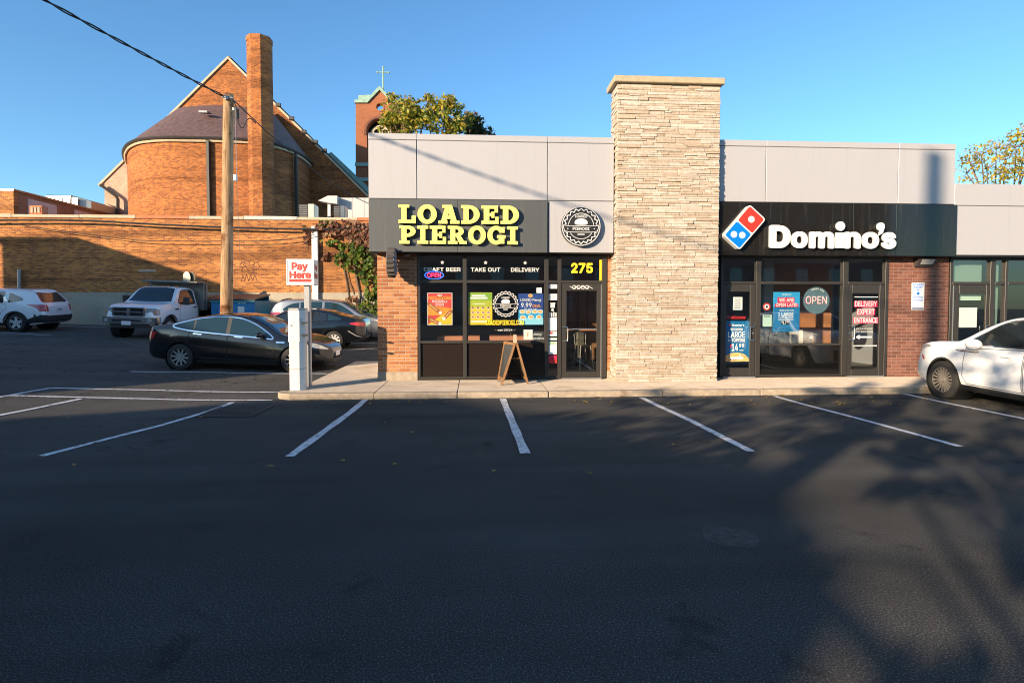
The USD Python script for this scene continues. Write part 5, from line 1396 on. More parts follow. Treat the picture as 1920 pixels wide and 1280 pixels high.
t.part('roof_rail', [tube([(x, sd * .63, 1.60 + .035 * math.sin((x - .8) / 2 * math.pi)) for x in np.linspace(.8, 2.8, 12)], .02, 6) for sd in (-1, 1)], 'rim_grey')
for wx in (1.02, 3.835):
    for sd in (-1, 1):
        wheel_part(t, wx, sd * (W_ / 2 - .13), R_, .235, (5, .12, .10, 0), 'rim_bright', sd)

# ---- white SUV at the kerb on the right
TA = atz(1775, 747, 0)
L, W_, R_ = 4.59, 1.93, .36
t = Thing('parked_car', 'white crossover parked nose to the kerb at the right edge', 'car', world=False, matrix=place_by_wheel(TA, math.pi / 2 - .015, 3.69, W_ / 2 - .12))
c = Car(t, L, W_, [(0, .78), (.04, 1.02), (.15, 1.20), (.35, 1.47), (.6, 1.57), (1.2, 1.62), (2.0, 1.63), (2.5, 1.59), (2.9, 1.43), (3.28, 1.19), (3.42, 1.12), (3.9, 1.085), (4.25, 1.03), (4.47, .94), (4.565, .80), (4.59, .62)],
        [(0, .42), (.2, .32), (.6, .24), (1.0, .21), (3.9, .21), (4.3, .24), (4.59, .30)], [(0, .72), (.2, 1.0), (.6, 1.08), (2.2, 1.04), (3.4, 1.02), (3.9, 1.01), (4.35, .93), (4.59, .58)], ends(L, .74, .76), None, (.98, 3.69), R_, 'paint_white', tumble=.30)
win = smooth_poly([(.62, 1.22), (.95, 1.42), (1.5, 1.53), (2.1, 1.54), (2.5, 1.48), (2.85, 1.30), (3.18, 1.10), (3.08, 1.075), (2.2, 1.09), (1.2, 1.13)])
c.both('window_trim', win.buffer(.022).difference(win), 'chrome', .009)
for a, b in ((0.3, 1.2), (1.26, 2.0), (2.12, 4)):
    c.both('side_window', win.intersection(sbox(a, 0, b, 3)), 'car_glass', .006)
for q_ in (sbox(1.195, 0, 1.265, 3), sbox(1.995, 0, 2.125, 3)):
    c.both('pillar', win.intersection(q_), 'trim_black', .004)
c.add('windscreen', top_strip(2.56, 3.36, .54, .76), 'top', 'car_glass', .006)
c.both('fender_vent', smooth_poly([(2.90, .955), (3.10, .968), (3.36, .965), (3.42, .95), (3.3, .938), (3.0, .935)], 4), 'trim_black', .009)
c.both('fender_trim', LineString([(2.95, .957), (3.36, .958)]).buffer(.006), 'chrome', .013)
c.both('headlight', smooth_poly([(4.08, .97), (4.3, .92), (4.54, .84), (4.46, .93), (4.22, 1.0)]), 'lamp_clear', .010)
c.both('side_marker', Polygon([(4.20, .70), (4.25, .70), (4.31, .78), (4.27, .79)]), 'lamp_red', .010)
c.both('sill', LineString([(1.3, .275), (3.4, .275)]).buffer(.06), 'trim_black', .010)
c.both('sill_trim', LineString([(1.45, .315), (3.3, .315)]).buffer(.012), 'chrome', .016)
c.add('air_intake', rrect(-.6, .32, .6, .62, .05), 'front', 'trim_black', .010)
for wx in (.98, 3.69):
    c.both('wheel_arch_trim', Point(wx, R_).buffer(R_ * 1.20, quad_segs=16).difference(Point(wx, R_).buffer(R_ * 1.10, quad_segs=16)).intersection(sbox(0, .24, 6, 3)), 'trim_black', .012)
for dr, (hx, hz) in ((Polygon([(1.22, 1.08), (2.04, 1.045), (2.04, .36), (1.52, .36), (1.4, .72), (1.18, .92)]), (1.36, .94)), (Polygon([(2.07, 1.045), (3.2, 1.0), (3.22, .5), (3.14, .36), (2.07, .36)]), (2.26, .92))):
    c.both('door_seam', dr.buffer(.009).difference(dr.buffer(-.002)), 'seam', .003)
    for sd in (-1, 1):
        t.part('handle', tube([(hx, sd * (W_ / 2 - .03), hz), (hx + .03, sd * (W_ / 2 + .02), hz + .006), (hx + .17, sd * (W_ / 2 + .02), hz + .006), (hx + .2, sd * (W_ / 2 - .03), hz)], .014, 8), 'paint_white', smooth=40)
mirrors(c, 2.92, 1.09, 'paint_white', 1.25)
for wx in (.98, 3.69):
    for sd in (-1, 1):
        wheel_part(t, wx, sd * (W_ / 2 - .12), R_, .235, (18, .020, .034, .30), 'rim_warm', sd)

# ---- white pickup with a dump body
TA = atg(228, 631)
W_, R_ = 2.0, .40
t = Thing('dump_truck', 'white pickup truck with chrome grille and grey dump body, facing the viewer', 'truck', world=False, matrix=place_by_wheel(TA, -math.pi / 2 - .03, 4.85, -W_ / 2 + .14))
L = 5.75                                                      # cab and bonnet occupy x 2.9 .. 5.75; the bed stands behind
c = Car(t, L, W_, [(0, .66), (.3, .70), (2.0, .72), (2.60, .74), (2.66, 1.60), (2.72, 1.86), (2.85, 1.93), (3.3, 1.97), (3.75, 1.95), (4.0, 1.82), (4.35, 1.48), (4.55, 1.36), (4.9, 1.33), (5.35, 1.28), (5.55, 1.22), (5.68, 1.10), (5.75, .95)],
        [(0, .52), (2.5, .50), (2.62, .46), (4.4, .44), (5.2, .46), (5.75, .52)], [(0, .60), (2.60, .66), (2.66, 1.20), (2.9, 1.26), (4.3, 1.26), (4.9, 1.22), (5.4, 1.12), (5.75, .80)], [(0, .45), (2.58, .45), (2.63, .97), (2.8, 1.0), (4.9, 1.0), (5.35, .97), (5.6, .92), (5.7, .88), (5.75, .84)], None, (4.85,), R_, 'paint_white', tumble=.26, arch=1.18)
win = Polygon([(2.86, 1.30), (3.95, 1.30), (4.12, 1.36), (3.76, 1.78), (3.6, 1.83), (2.95, 1.83), (2.86, 1.75)]).buffer(-.03).buffer(.03)
c.both('side_window', win, 'car_glass', .006)
c.both('window_trim', win.buffer(.03).difference(win), 'trim_black', .004)
c.add('windscreen', top_strip(3.86, 4.46, .66, .82), 'top', 'car_glass', .007)
dr = Polygon([(2.78, 1.26), (4.05, 1.26), (4.15, .9), (4.05, .55), (2.78, .55)])
c.both('door_seam', dr.buffer(.010).difference(dr.buffer(-.002)), 'seam', .003)
c.both('handle', LineString([(2.9, 1.14), (3.08, 1.14)]).buffer(.024), 'trim_black', .03)
c.both('badge', LineString([(4.22, 1.10), (4.46, 1.10)]).buffer(.03), 'trim_black', .008)
c.both('wheel_arch_trim', Point(4.85, R_).buffer(R_ * 1.32, quad_segs=16).difference(Point(4.85, R_).buffer(R_ * 1.15, quad_segs=16)).intersection(sbox(3, .46, 6, 3)), 'trim_black', .03)
xf = 5.72
gs = t.part('grille', prism(rrect(-.60, .86, .60, 1.20, .07).difference(unary_union([rrect(-.53, .90, -.06, 1.005, .02), rrect(.06, .90, .53, 1.005, .02), rrect(-.53, 1.055, -.06, 1.16, .02), rrect(.06, 1.055, .53, 1.16, .02)])), -.05, .05).apply_transform(np.array([[0, -1, 0, xf + .03], [1, 0, 0, 0], [0, 0, 1, 0], [0, 0, 0, 1.]])), 'chrome')
t.part('grille_insert', cb(xf - .03, xf + .035, -.56, .56, .89, 1.18, .01), 'seam', gs)
for k in range(6):
    t.part('grille_bar', [cb(xf + .036, xf + .045, sg * .3 - .23, sg * .3 + .23, .915 + (k % 3) * .033 + (k // 3) * .155, .925 + (k % 3) * .033 + (k // 3) * .155, .003) for sg in (-1, 1)], 'trim_black', gs)
t.part('emblem', prism(smooth_poly([(-.07, .98), (0, .93), (.07, .98), (.08, 1.08), (.03, 1.10), (0, 1.07), (-.03, 1.10), (-.08, 1.08)], 4), -.015, .015).apply_transform(np.array([[0, -1, 0, xf + .09], [1, 0, 0, 0], [0, 0, 1, 0], [0, 0, 0, 1.]])), 'chrome', gs)
bm = prism_z(Polygon([(5.60, -1.0), (5.80, -.95), (5.92, -.55), (5.94, 0), (5.92, .55), (5.80, .95), (5.60, 1.0), (5.5, 1.0), (5.5, -1.0)]), .60, .84)
t.part('front_bumper', bm, 'chrome', smooth=25)
t.part('bumper_slot', cb(5.90, 5.955, -.52, .52, .69, .75, .01), 'seam')
t.part('lower_bumper', prism_z(Polygon([(5.6, -.94), (5.86, -.6), (5.89, 0), (5.86, .6), (5.6, .94), (5.5, .94), (5.5, -.94)]), .44, .598), 'trim_black')
t.part('number_plate', cb(5.945, 5.96, -.17, .17, .555, .70, .006), 'plate')
for sg in (-1, 1):
    hl_ = t.part('headlight', trimesh.convex.convex_hull(np.array([[5.70, sg * .62, .92], [5.70, sg * .62, 1.18], [5.62, sg * .93, 1.17], [5.60, sg * .95, .92], [5.45, sg * .98, .95], [5.45, sg * .98, 1.12], [5.5, sg * .62, .92], [5.5, sg * .62, 1.18]]) + [.035, 0, 0]), 'lamp_clear', smooth=20)
    t.part('indicator', cb(5.60, 5.665, sg * .80, sg * .93, .96, 1.12, .02), 'lamp_amber', hl_)
    t.part('fog_lamp', lathe([(0, 0), (.07, 0), (.07, .03), (0, .03)], 16, 'x', (5.84, sg * .78, .72)), 'lamp_clear')
    m = trimesh.creation.box(extents=(.10, .20, .30)); m.apply_translation([4.02, sg * 1.18, 1.42])
    t.part('mirror', cb(3.96, 4.08, sg * 1.07, sg * 1.30, 1.26, 1.58, .03), 'trim_black')
    t.part('mirror_arm', [rod((4.0, sg * .93, 1.34), (4.0, sg * 1.10, 1.34), .025)], 'trim_black')
t.part('roof_lamp', [cb(3.62, 3.70, y - .05, y + .05, 1.955, 1.99, .01) for y in (-.6, -.25, 0, .25, .6)], 'lamp_amber')
# dump body
bz0, bz1 = .98, 1.62
bed = t.part('dump_bed', [bx(-.9, 2.42, -1.1, 1.1, bz0, bz0 + .06), bx(-.9, 2.42, 1.06, 1.12, bz0 + .061, bz1), bx(-.9, 2.42, -1.12, -1.06, bz0 + .061, bz1), bx(-.96, -.901, -1.12, 1.12, bz0, bz1)], 'steel_brown')
t.part('headboard', [cb(2.425, 2.52, -1.14, 1.14, bz0, 2.16, .015)], 'dump_grey', bed)
t.part('cab_shield', cb(2.525, 3.1, -1.16, 1.16, 2.13, 2.20, .02), 'dump_grey', bed)
for k in range(3):
    t.part('side_rib', [bx(-.9, 2.42, sg * 1.121, sg * 1.16, bz0 + .1 + k * .22, bz0 + .15 + k * .22) for sg in (-1, 1)], 'steel_brown', bed)
for sg in (-1, 1):
    t.part('post', cb(2.3, 2.42, sg * 1.12, sg * 1.2, bz0, 2.12, .02), 'dump_grey', bed)
t.part('chassis', [bx(-.8, 2.5, sg * .42, sg * .55, .58, .8) for sg in (-1, 1)] + [bx(.2, 1.2, .56, 1.0, .5, .85)], 'trim_black')
t.part('mudguard', [lathe([(.44, -.26), (.5, -.26), (.5, .26), (.44, .26), (.44, -.26)], 30, 'y', (1.15, sg * .72, R_)) for sg in (-1, 1)], 'trim_black')
for wx, wy in ((4.85, W_ / 2 - .14), (1.15, .78)):
    for sd in (-1, 1):
        wheel_part(t, wx, sd * wy, R_, .25, (8, .10, .14, 0), 'rim_bright', sd)
MT = place_by_wheel(TA, -math.pi / 2 - .03, 4.85, -W_ / 2 + .14)
tp_ = lambda *p: (MT @ np.array([*p, 1]))[:3]
# tools standing in the bed
b0 = at(276, 508, float(tp_(2.2, -.5, 2.4)[1])); b1 = at(273, 545, float(tp_(2.2, -.5, 2.4)[1]))
br = Thing('push_broom', 'push broom standing upright in the truck bed above the cab', 'broom', base=tuple(b1 - [0, 0, 1.0]))
br.part('handle', rod(b1 - [0, 0, 1.0], b0, .02, 6), 'wood'); br.part('head', cb(b0[0] - .34, b0[0] + .34, b0[1] - .05, b0[1] + .05, b0[2] - .04, b0[2] + .05, .01), 'stone_trim'); 
s0, s1 = at(350, 516, float(tp_(2.2, .9, 2.4)[1])), at(352, 545, float(tp_(2.2, .9, 2.4)[1]))
for k, (dx, mt, lab) in enumerate(((0, 'pale_metal', 'shovel with pale blade sticking up from the truck bed'), (.16, 'gun_metal', 'dark shovel sticking up from the truck bed beside the pale one'))):
    q0, q1 = s0 + [dx, .1 * k, 0], s1 + [dx, .1 * k, -1.0]
    sv = Thing('shovel', lab, 'shovel', base=tuple(q1))
    sv.part('handle', rod(q1, q0 - [0, 0, .22], .025, 6), 'wood')
    bl_ = prism(smooth_poly([(-.12, -.26), (.12, -.26), (.15, -.05), (.10, .1), (0, .16), (-.10, .1), (-.15, -.05)], 4), -.01, .01); bl_.apply_translation(q0)
    sv.part('blade', bl_, mt)

# ---- blue dumpster
DY = 25.2
a, b = at(396, 596, DY), at(477, 563, DY)
z0 = float(G(a[0] + 1, DY))
dm = Thing('dumpster', 'blue metal dumpster with dark lid behind the wooden pole', 'dumpster', base=((a[0] + b[0]) / 2, DY, z0))
dz = b[2]
dm.part('front_wall', [cb(a[0], b[0], DY, DY + .06, z0 + .12, dz, .01)], 'dumpster_blue')
dm.part('side_wall', bx(b[0] - .06, b[0] + .001, DY + .061, DY + 1.7, z0 + .12, dz - .01), 'dumpster_teal'); dm.part('side_wall', bx(a[0], a[0] + .06, DY + .061, DY + 1.7, z0 + .12, dz - .01), 'dumpster_teal')
dm.part('back_wall', bx(a[0], b[0], DY + 1.701, DY + 1.76, z0 + .12, dz + .2), 'dumpster_blue')
lidm = trimesh.convex.convex_hull(np.array([[x, y, z] for x in (a[0] - .05, b[0] + .06) for y, z in ((DY - .08, dz + .012), (DY - .08, dz + .06), (DY + 1.75, dz + .24), (DY + 1.75, dz + .30))]))
dm.part('lid', lidm, 'dumpster_lid')
dm.part('fork_pocket', cb(b[0] + .002, b[0] + .16, DY + .15, DY + 1.2, z0 + .45, z0 + .68, .02), 'dumpster_teal')
dm.part('rim', cb(a[0] - .02, b[0] + .02, DY - .05, DY - .001, dz - .09, dz, .01), 'dumpster_teal')
dm.part('notice', prism(xz([(446, 574), (458, 575), (458, 588), (446, 587)], DY - .004), DY - .006, DY - .001), 'paper')
dm.part('marking', prism(unary_union([xz([(447 + 5 * k, 566), (450.5 + 5 * k, 566), (450.5 + 5 * k, 569), (447 + 5 * k, 569)], DY - .004) for k in range(3)]), DY - .006, DY - .001), 'paper')
# ------------------------------------------------------------------ pay machine and pay sign
PB = atz(556, 732, .128)
px_, py_ = float(PB[0]), float(PB[1])
pm_ = Thing('pay_machine', 'tall weathered white parking pay machine on the corner of the pavement', 'pay machine', base=(px_, py_ + .15, .128))
s1 = (at(569, 640, py_)[0] - at(538, 640, py_)[0]) / 2
oc = lambda w, dd, c_: Polygon([(px_ - w, py_ + c_), (px_ - w + c_, py_), (px_ + w - c_ * 2.2, py_), (px_ + w, py_ + c_ * 2.2), (px_ + w, py_ + dd), (px_ - w, py_ + dd)])
zh = float(at(560, 582, py_)[2]); zmid = float(at(560, 641, py_)[2])
pm_.part('pedestal', prism_z(oc(s1 * .88, .26, .035), .128, zmid - .004), 'machine_paint')
pm_.part('seam', prism_z(oc(s1 * .885, .265, .035), .545, .552), 'panel_gap')
hdp = pm_.part('cabinet', prism_z(oc(s1, .29, .04), zmid, zh), 'machine_paint')
pm_.part('lid', prism_z(oc(s1 * .98, .28, .045), zh + .001, zh + .045), 'galvanised', hdp)
dv = at(564, 605, py_ + .04)
pm_.part('coin_slot', cb(dv[0] + .02, dv[0] + .12, py_ - .012, py_ + .06, dv[2] - .015, dv[2] + .015, .004), 'black', hdp)
dv = at(567, 628, py_ + .04)
pm_.part('lock', cb(dv[0] + .01, dv[0] + .10, py_ - .012, py_ + .06, dv[2] - .02, dv[2] + .02, .004), 'black', hdp)
pm_.part('keyhole', lathe([(0, 0), (.012, 0), (.012, .01), (0, .01)], 10, 'y', at(546, 610, py_) - [0, .006, 0]), 'panel_gap', hdp)
ps = Thing('pay_sign', 'white box sign reading Pay Here in red on a post behind the pay machine', 'sign', base=(float(at(572, 600, py_ + .45)[0]), py_ + .5, .128))
pyb = py_ + .42
a, b = at(569, 640, pyb), at(580, 640, pyb)
zt_s, zb_s = float(at(560, 486, pyb)[2]), float(at(560, 534, pyb)[2])
ps.part('post', cb(a[0], b[0], pyb + .06, pyb + .06 + (b[0] - a[0]), .128, zb_s - .001, .008), 'galvanised')
xa, xb = float(at(537, 510, pyb)[0]), float(at(588.5, 510, pyb)[0])
bxs = ps.part('sign_box', cb(xa, xb, pyb, pyb + .30, zb_s, zt_s, .012), 'sign_white')
ps.part('rim', [bx(xa - .004, xb + .004, pyb - .006, pyb - .0005, zt_s - .022, zt_s + .004), bx(xa - .004, xb + .004, pyb - .006, pyb - .0005, zb_s - .004, zb_s + .018), bx(xa - .004, xa + .018, pyb - .006, pyb - .0005, zb_s + .0185, zt_s - .0225), bx(xb - .018, xb + .004, pyb - .006, pyb - .0005, zb_s + .0185, zt_s - .0225)], 'machine_paint', bxs)
look('sign_red', (0.60, 0.035, 0.02), 0.45)
Hs = zt_s - zb_s; xm = (xa + xb) / 2
ps.part('lettering', prism(unary_union([words('Pay', xm - .01, zb_s + Hs * .60, Hs * .26, fat=.004, w=.31), words('Here', xm, zb_s + Hs * .27, Hs * .25, fat=.004, w=.42)]), pyb - .006, pyb - .0006), 'sign_red', bxs)
ps.part('lettering', prism(unary_union([sbox(xm - .215, zb_s + Hs * .12, xm + .215, zb_s + Hs * .22).difference(words('Attended & Enforced 24 Hours', xm, zb_s + Hs * .145, Hs * .055, w=.41))]), pyb - .006, pyb - .0006), 'sign_red', bxs)
rt = prism(unary_union([words('Pay', 0, Hs * .60, Hs * .22, w=.17), words('Here', 0, Hs * .27, Hs * .22, w=.22)]), -.003, .003)
v = rt.vertices; rt = trimesh.Trimesh(np.c_[xb + .002 - v[:, 1], pyb + .15 + v[:, 0], v[:, 2] + zb_s], rt.faces, process=False)
ps.part('lettering', rt, 'sign_red', bxs)

# ------------------------------------------------------------------ blade sign and lamps on the left pier
bs = Thing('blade_sign', 'dark bottle cap shaped sign projecting edge on from the left pier', 'sign', base=(X(734), YB, 2.4))
cz_, R0 = float(at(735, 493, 12.35)[2]), .30
xs0, ydc = float(at(735, 493, 12.35)[0]), YB - .42
capm = Polygon([((R0 + .018 * math.cos(18 * t_)) * math.cos(t_), (R0 + .018 * math.cos(18 * t_)) * math.sin(t_)) for t_ in np.linspace(0, 2 * math.pi, 220, endpoint=False)])


def facing_x(poly, x0, x1, yc_, zc_):
    m = prism(poly, x0, x1); v = m.vertices
    return trimesh.Trimesh(np.c_[v[:, 1], yc_ - v[:, 0], v[:, 2] + zc_], m.faces, process=False)


bs.part('cap', facing_x(capm, xs0 - .07, xs0 + .07, ydc, cz_), 'bronze_paint')
bs.part('rim', [facing_x(Point(0, 0).buffer(R0 * .96).difference(Point(0, 0).buffer(R0 * .9)), xs0 + sg * .075 - .004, xs0 + sg * .075 + .004, ydc, cz_) for sg in (-1, 1)], 'galvanised')
bs.part('emblem', facing_x(badge(0, 0, R0 * .86), xs0 + .0705, xs0 + .074, ydc, cz_), 'sign_white')
bs.part('bracket', [rod((xs0, YB, cz_ + R0 * .5), (xs0, ydc, cz_ + R0 * .5), .03), cb(xs0 - .05, xs0 + .05, YB - .02, YB - .001, cz_ + .02, cz_ + .28, .005)], 'bronze_paint')
wl = at(763, 478, YB - .1)
sl = Thing('spot_lamp', 'small bullet spot lamp under the yellow sign beside the blade sign', 'lamp', base=tuple(wl))
sl.part('head', tube([wl + [-.05, -.12, -.03], wl + [.06, -.02, .02]], [.055, .045], 12), 'gun_metal', smooth=40)
sl.part('arm', tube([wl + [.05, -.02, .02], wl + [.12, .03, .05], wl + [.12, .10, .05]], .015, 6), 'gun_metal')
fl = at(1729, 491, YB)
fd = Thing('flood_lamp', 'wall flood lamp with pale lens on the red brick pier', 'lamp', base=(fl[0], YB, fl[2]))
fd.part('housing', trimesh.convex.convex_hull(np.array([[fl[0] + sx * .21, y, fl[2] + z] for sx in (-1, 1) for y, z in ((YB - .002, .11), (YB - .002, -.11), (YB - .14, .11), (YB - .20, .06), (YB - .06, -.12))])), 'bronze_paint')
fd.part('lens', quad((fl[0] - .15, YB - .190, fl[2] + .045), (fl[0] - .12, YB - .075, fl[2] - .10), (fl[0] + .17, YB - .075, fl[2] - .10), (fl[0] + .17, YB - .190, fl[2] + .045)), 'interior_light')

# parking notice on the red brick pier
pg0, pg1 = at(1708, 581, YB), at(1733, 530, YB)
sg_ = Thing('parking_notice', 'white and blue authorized parking notice on the red brick pier', 'sign', base=((pg0[0] + pg1[0]) / 2, YB, pg0[2]))
yb2 = YB - .012
sg_.part('board', cb(pg0[0], pg1[0], yb2, YB - .003, pg0[2] + .06, pg1[2], .003), 'paper')
sg_.part('lower_plate', cb(pg0[0], pg1[0], yb2 + .001, YB - .003, pg0[2], pg0[2] + .055, .003), 'machine_paint')
hw_ = pg1[0] - pg0[0]; xm = (pg0[0] + pg1[0]) / 2; zt_ = pg1[2]
sg_.part('lettering', prism(unary_union([words('AUTHORIZED', xm, zt_ - .065, .045, w=hw_ * .88), words('PARKING', xm, zt_ - .125, .045, w=hw_ * .66), words('ONLY', xm, zt_ - .185, .045, w=hw_ * .4), Point(xm, zt_ - .25).buffer(.035)] + [sbox(pg0[0] + .03, zt_ - .33 - k * .035, pg1[0] - .03, zt_ - .318 - k * .035) for k in range(4)]), yb2 - .003, yb2 - .0005), 'logo_blue')
sg_.part('lettering', prism(unary_union([sbox(pg0[0] + .02, pg0[2] + .012 + k * .022, pg1[0] - .02, pg0[2] + .024 + k * .022) for k in range(2)]), yb2 - .003, yb2 + .0005), 'poster_navy')

# ------------------------------------------------------------------ A-frame board
ab = Thing('sandwich_board', 'wooden A-frame sandwich board with dark panels on the pavement', 'sandwich board', base=(.85, 12.3, .128))
apx = at(957, 641, 12.28); za = apx[2]; zA = .128
f0, f1 = atz(929, 718, zA), atz(983, 721, zA)        # front feet
r0, r1 = atz(943, 713, zA), atz(996, 714, zA)         # rear feet
ht = np.array([0, .22, 0])


def plank(p, q, w=.03, tt_=.022):
    p, q = np.array(p), np.array(q); d_ = (q - p) / np.linalg.norm(q - p); sdv = np.array([0, 1, 0]) - d_ * d_[1]; sdv /= np.linalg.norm(sdv); nn = np.cross(d_, sdv)
    v = [e + sdv * a * w + nn * b * tt_ for e in (p, q) for a in (-1, 1) for b in (-1, 1)]
    return trimesh.convex.convex_hull(np.array(v))


yF, yR = 11.95, 12.6
TL, TR = np.array([apx[0] - .012, yF + .02, za]), np.array([apx[0] - .012, yR - .02, za])
TL2, TR2 = TL + [.03, 0, 0], TR + [.03, 0, 0]
lF, lR = np.array([atz(929, 718, zA)[0], yF, zA]), np.array([atz(943, 713, zA)[0] - .02, yR, zA])
gF, gR = np.array([f1[0], yF, zA]), np.array([r1[0], yR, zA])
ra_ = lambda p: np.array([apx[0], 12.28, 0]) + np.array([[math.cos(.3), -math.sin(.3), 0], [math.sin(.3), math.cos(.3), 0], [0, 0, 1]]) @ (p - np.array([apx[0], 12.28, 0]))
TL, TR, TL2, TR2, lF, lR, gF, gR = (ra_(p) for p in (TL, TR, TL2, TR2, lF, lR, gF, gR))
for nm, T0, T1, B0, B1 in (('left', TL, TR, lF, lR), ('right', TL2, TR2, gF, gR)):
    up = (B0 * .12 + T0 * .88, B1 * .12 + T1 * .88)
    for q0, q1 in ((T0, B0), (T1, B1)):
        ab.part('leg', plank(q0, q1), 'wood')
    lo = (B0 * .86 + T0 * .14, B1 * .86 + T1 * .14)
    ab.part('rail', [plank(T0 * .97 + B0 * .03, T1 * .97 + B1 * .03), plank(*lo)], 'wood')
    q = [T0 * .94 + B0 * .06, T1 * .94 + B1 * .06, lo[1], lo[0]]
    n_ = np.cross(q[1] - q[0], q[3] - q[0]); n_ /= np.linalg.norm(n_)
    vv = np.array(q); ab.part('panel', trimesh.convex.convex_hull(np.vstack([vv + n_ * .006, vv - n_ * .006])), 'chalkboard')
m1, m2 = TL * .62 + lF * .38, TL2 * .62 + gF * .38
ab.part('brace', rod(m1 + [0, .05, 0], m2 + [0, .05, 0], .008), 'wood')
ab.part('top_card', trimesh.convex.convex_hull(np.array([TL + [-.02, .1, -.03], TL2 + [.02, .1, -.03], TL + [-.02, .35, -.03], TL2 + [.02, .35, -.03], TL + [-.012, .1, .16], TL2 + [.012, .1, .16], TL + [-.012, .35, .16], TL2 + [.012, .35, .16]])), 'stone_trim')

# ------------------------------------------------------------------ posters and vinyl lettering in the left shop window
YG = YB + .030                                            # the panes
YV, YPo = YG - .004, YG + .02


def wx_(px): return float(at(px, 560, YG)[0])
def wz_(py, px=900): return float(at(px, py, YG)[2])


def flat(poly, y=YV, d_=.0015):
    return prism(poly, y - d_, y)


vw = Thing('window_lettering', 'white CRAFT BEER, TAKE OUT and DELIVERY lettering with stars on the upper panes', 'lettering', base=(wx_(900), YV, wz_(510)))


def star(x, z, r_): return Polygon([(x + (r_ if k % 2 == 0 else r_ * .42) * math.sin(k * math.pi / 5), z + (r_ if k % 2 == 0 else r_ * .42) * math.cos(k * math.pi / 5)) for k in range(10)])


for s, a, b in (('CRAFT BEER', 795, 864), ('TAKE OUT', 883, 938), ('DELIVERY', 958, 1011)):
    x0, x1 = wx_(a), wx_(b)
    vw.part('word', flat(words(s, (x0 + x1) / 2, wz_(509), .082, w=x1 - x0)), 'vinyl_white')
    vw.part('star', flat(star((x0 + x1) / 2, wz_(492.5), .047)), 'vinyl_white')
nb_ = Thing('window_lettering', 'yellow street number 275 on the pane above the left shop door', 'lettering', base=(wx_(1091), YV, wz_(502)))
nb_.part('number', flat(words('275', wx_(1091), wz_(511, 1090), .20, w=wx_(1112) - wx_(1071), fat=.008)), 'vinyl_yellow')
nb_.part('side_strip', flat(sbox(wx_(1123.5), wz_(527, 1090), wx_(1127.5), wz_(487, 1090))), 'vinyl_yellow')
el = Thing('window_emblem', 'round white bottle cap emblem LOADED PIEROGI on the window glass', 'emblem', base=(wx_(948), YV, wz_(570)))
er = (wx_(972) - wx_(923)) / 2
el.part('emblem', flat(badge(wx_(948), wz_(570), er, ring=False)), 'vinyl_white')
ws = Thing('window_lettering', 'yellow LOADEDPIEROGI.COM web address and small est line on the window', 'lettering', base=(wx_(948), YV, wz_(605)))
ws.part('word', flat(words('LOADEDPIEROGI.COM', wx_(947), wz_(609), .10, w=wx_(983) - wx_(912))), 'vinyl_yellow')
ws.part('word', flat(words('- est 2014 -', wx_(947), wz_(620), .035, w=wx_(966) - wx_(928))), 'vinyl_white')

PO = dict(base=None)


def poster(name, label, x0, x1, z0, z1, mat, y=YPo, cat='poster'):
    t_ = Thing(name, label, cat, base=((x0 + x1) / 2, y, z0))
    t_.part('sheet', cb(x0, x1, y, y + .003, z0, z1, .001), mat)
    return t_, x0, x1, z0, z1, (x1 - x0), (z1 - z0), y - .0008


p, x0, x1, z0, z1, w, h, y = poster('poster', 'red and orange poster of mozzarella sticks in the left window', wx_(801), wx_(848), wz_(609), wz_(549), 'poster_red')
p.part('border', flat(sbox(x0, z0, x1, z1).difference(sbox(x0 + .012, z0 + .012, x1 - .012, z1 - .012)), y), 'paper')
p.part('colour_block', flat(Polygon([(x0 + .013, z0 + .013), (x1 - .013, z0 + .013), (x1 - .013, z0 + h * .4), (x0 + w * .55, z0 + h * .3)]), y), 'poster_gold')
p.part('colour_block', flat(Polygon([(x0 + .013, z0 + h * .30), (x0 + w * .55, z0 + h * .3), (x1 - .013, z0 + h * .4), (x1 - .013, z0 + h * .52), (x0 + .013, z0 + h * .62)]), y), 'poster_orange')
p.part('lettering', flat(words('NEW', (x0 + x1) / 2, z1 - h * .11, h * .065, w=w * .2), y - .002), 'paper')
p.part('lettering', flat(words('FOOTLOOOONG', (x0 + x1) / 2, z1 - h * .20, h * .075, w=w * .9), y - .002), 'poster_gold')
p.part('lettering', flat(unary_union([words('MOZZARELLA', (x0 + x1) / 2, z1 - h * .30, h * .075, w=w * .6), words('STICKS', (x0 + x1) / 2, z1 - h * .40, h * .075, w=w * .34)]), y - .002), 'paper')
for (ax, az), (ex, ez_) in (((.06, .66), (.52, .38)), ((.94, .42), (.66, .20)), ((.10, .18), (.50, .04))):
    pa_, pe = np.array([x0 + ax * w, z0 + az * h]), np.array([x0 + ex * w, z0 + ez_ * h])
    p.part('food_stick', flat(LineString([pa_, pe]).buffer(h * .055), y - .0022), 'poster_brown')
    p.part('food_stick', flat(LineString([pa_ + (pe - pa_) * .1, pa_ + (pe - pa_) * .7]).buffer(h * .018), y - .004), 'food')
    p.part('cheese', flat(Point(*pe).buffer(h * .052), y - .004), 'paper')

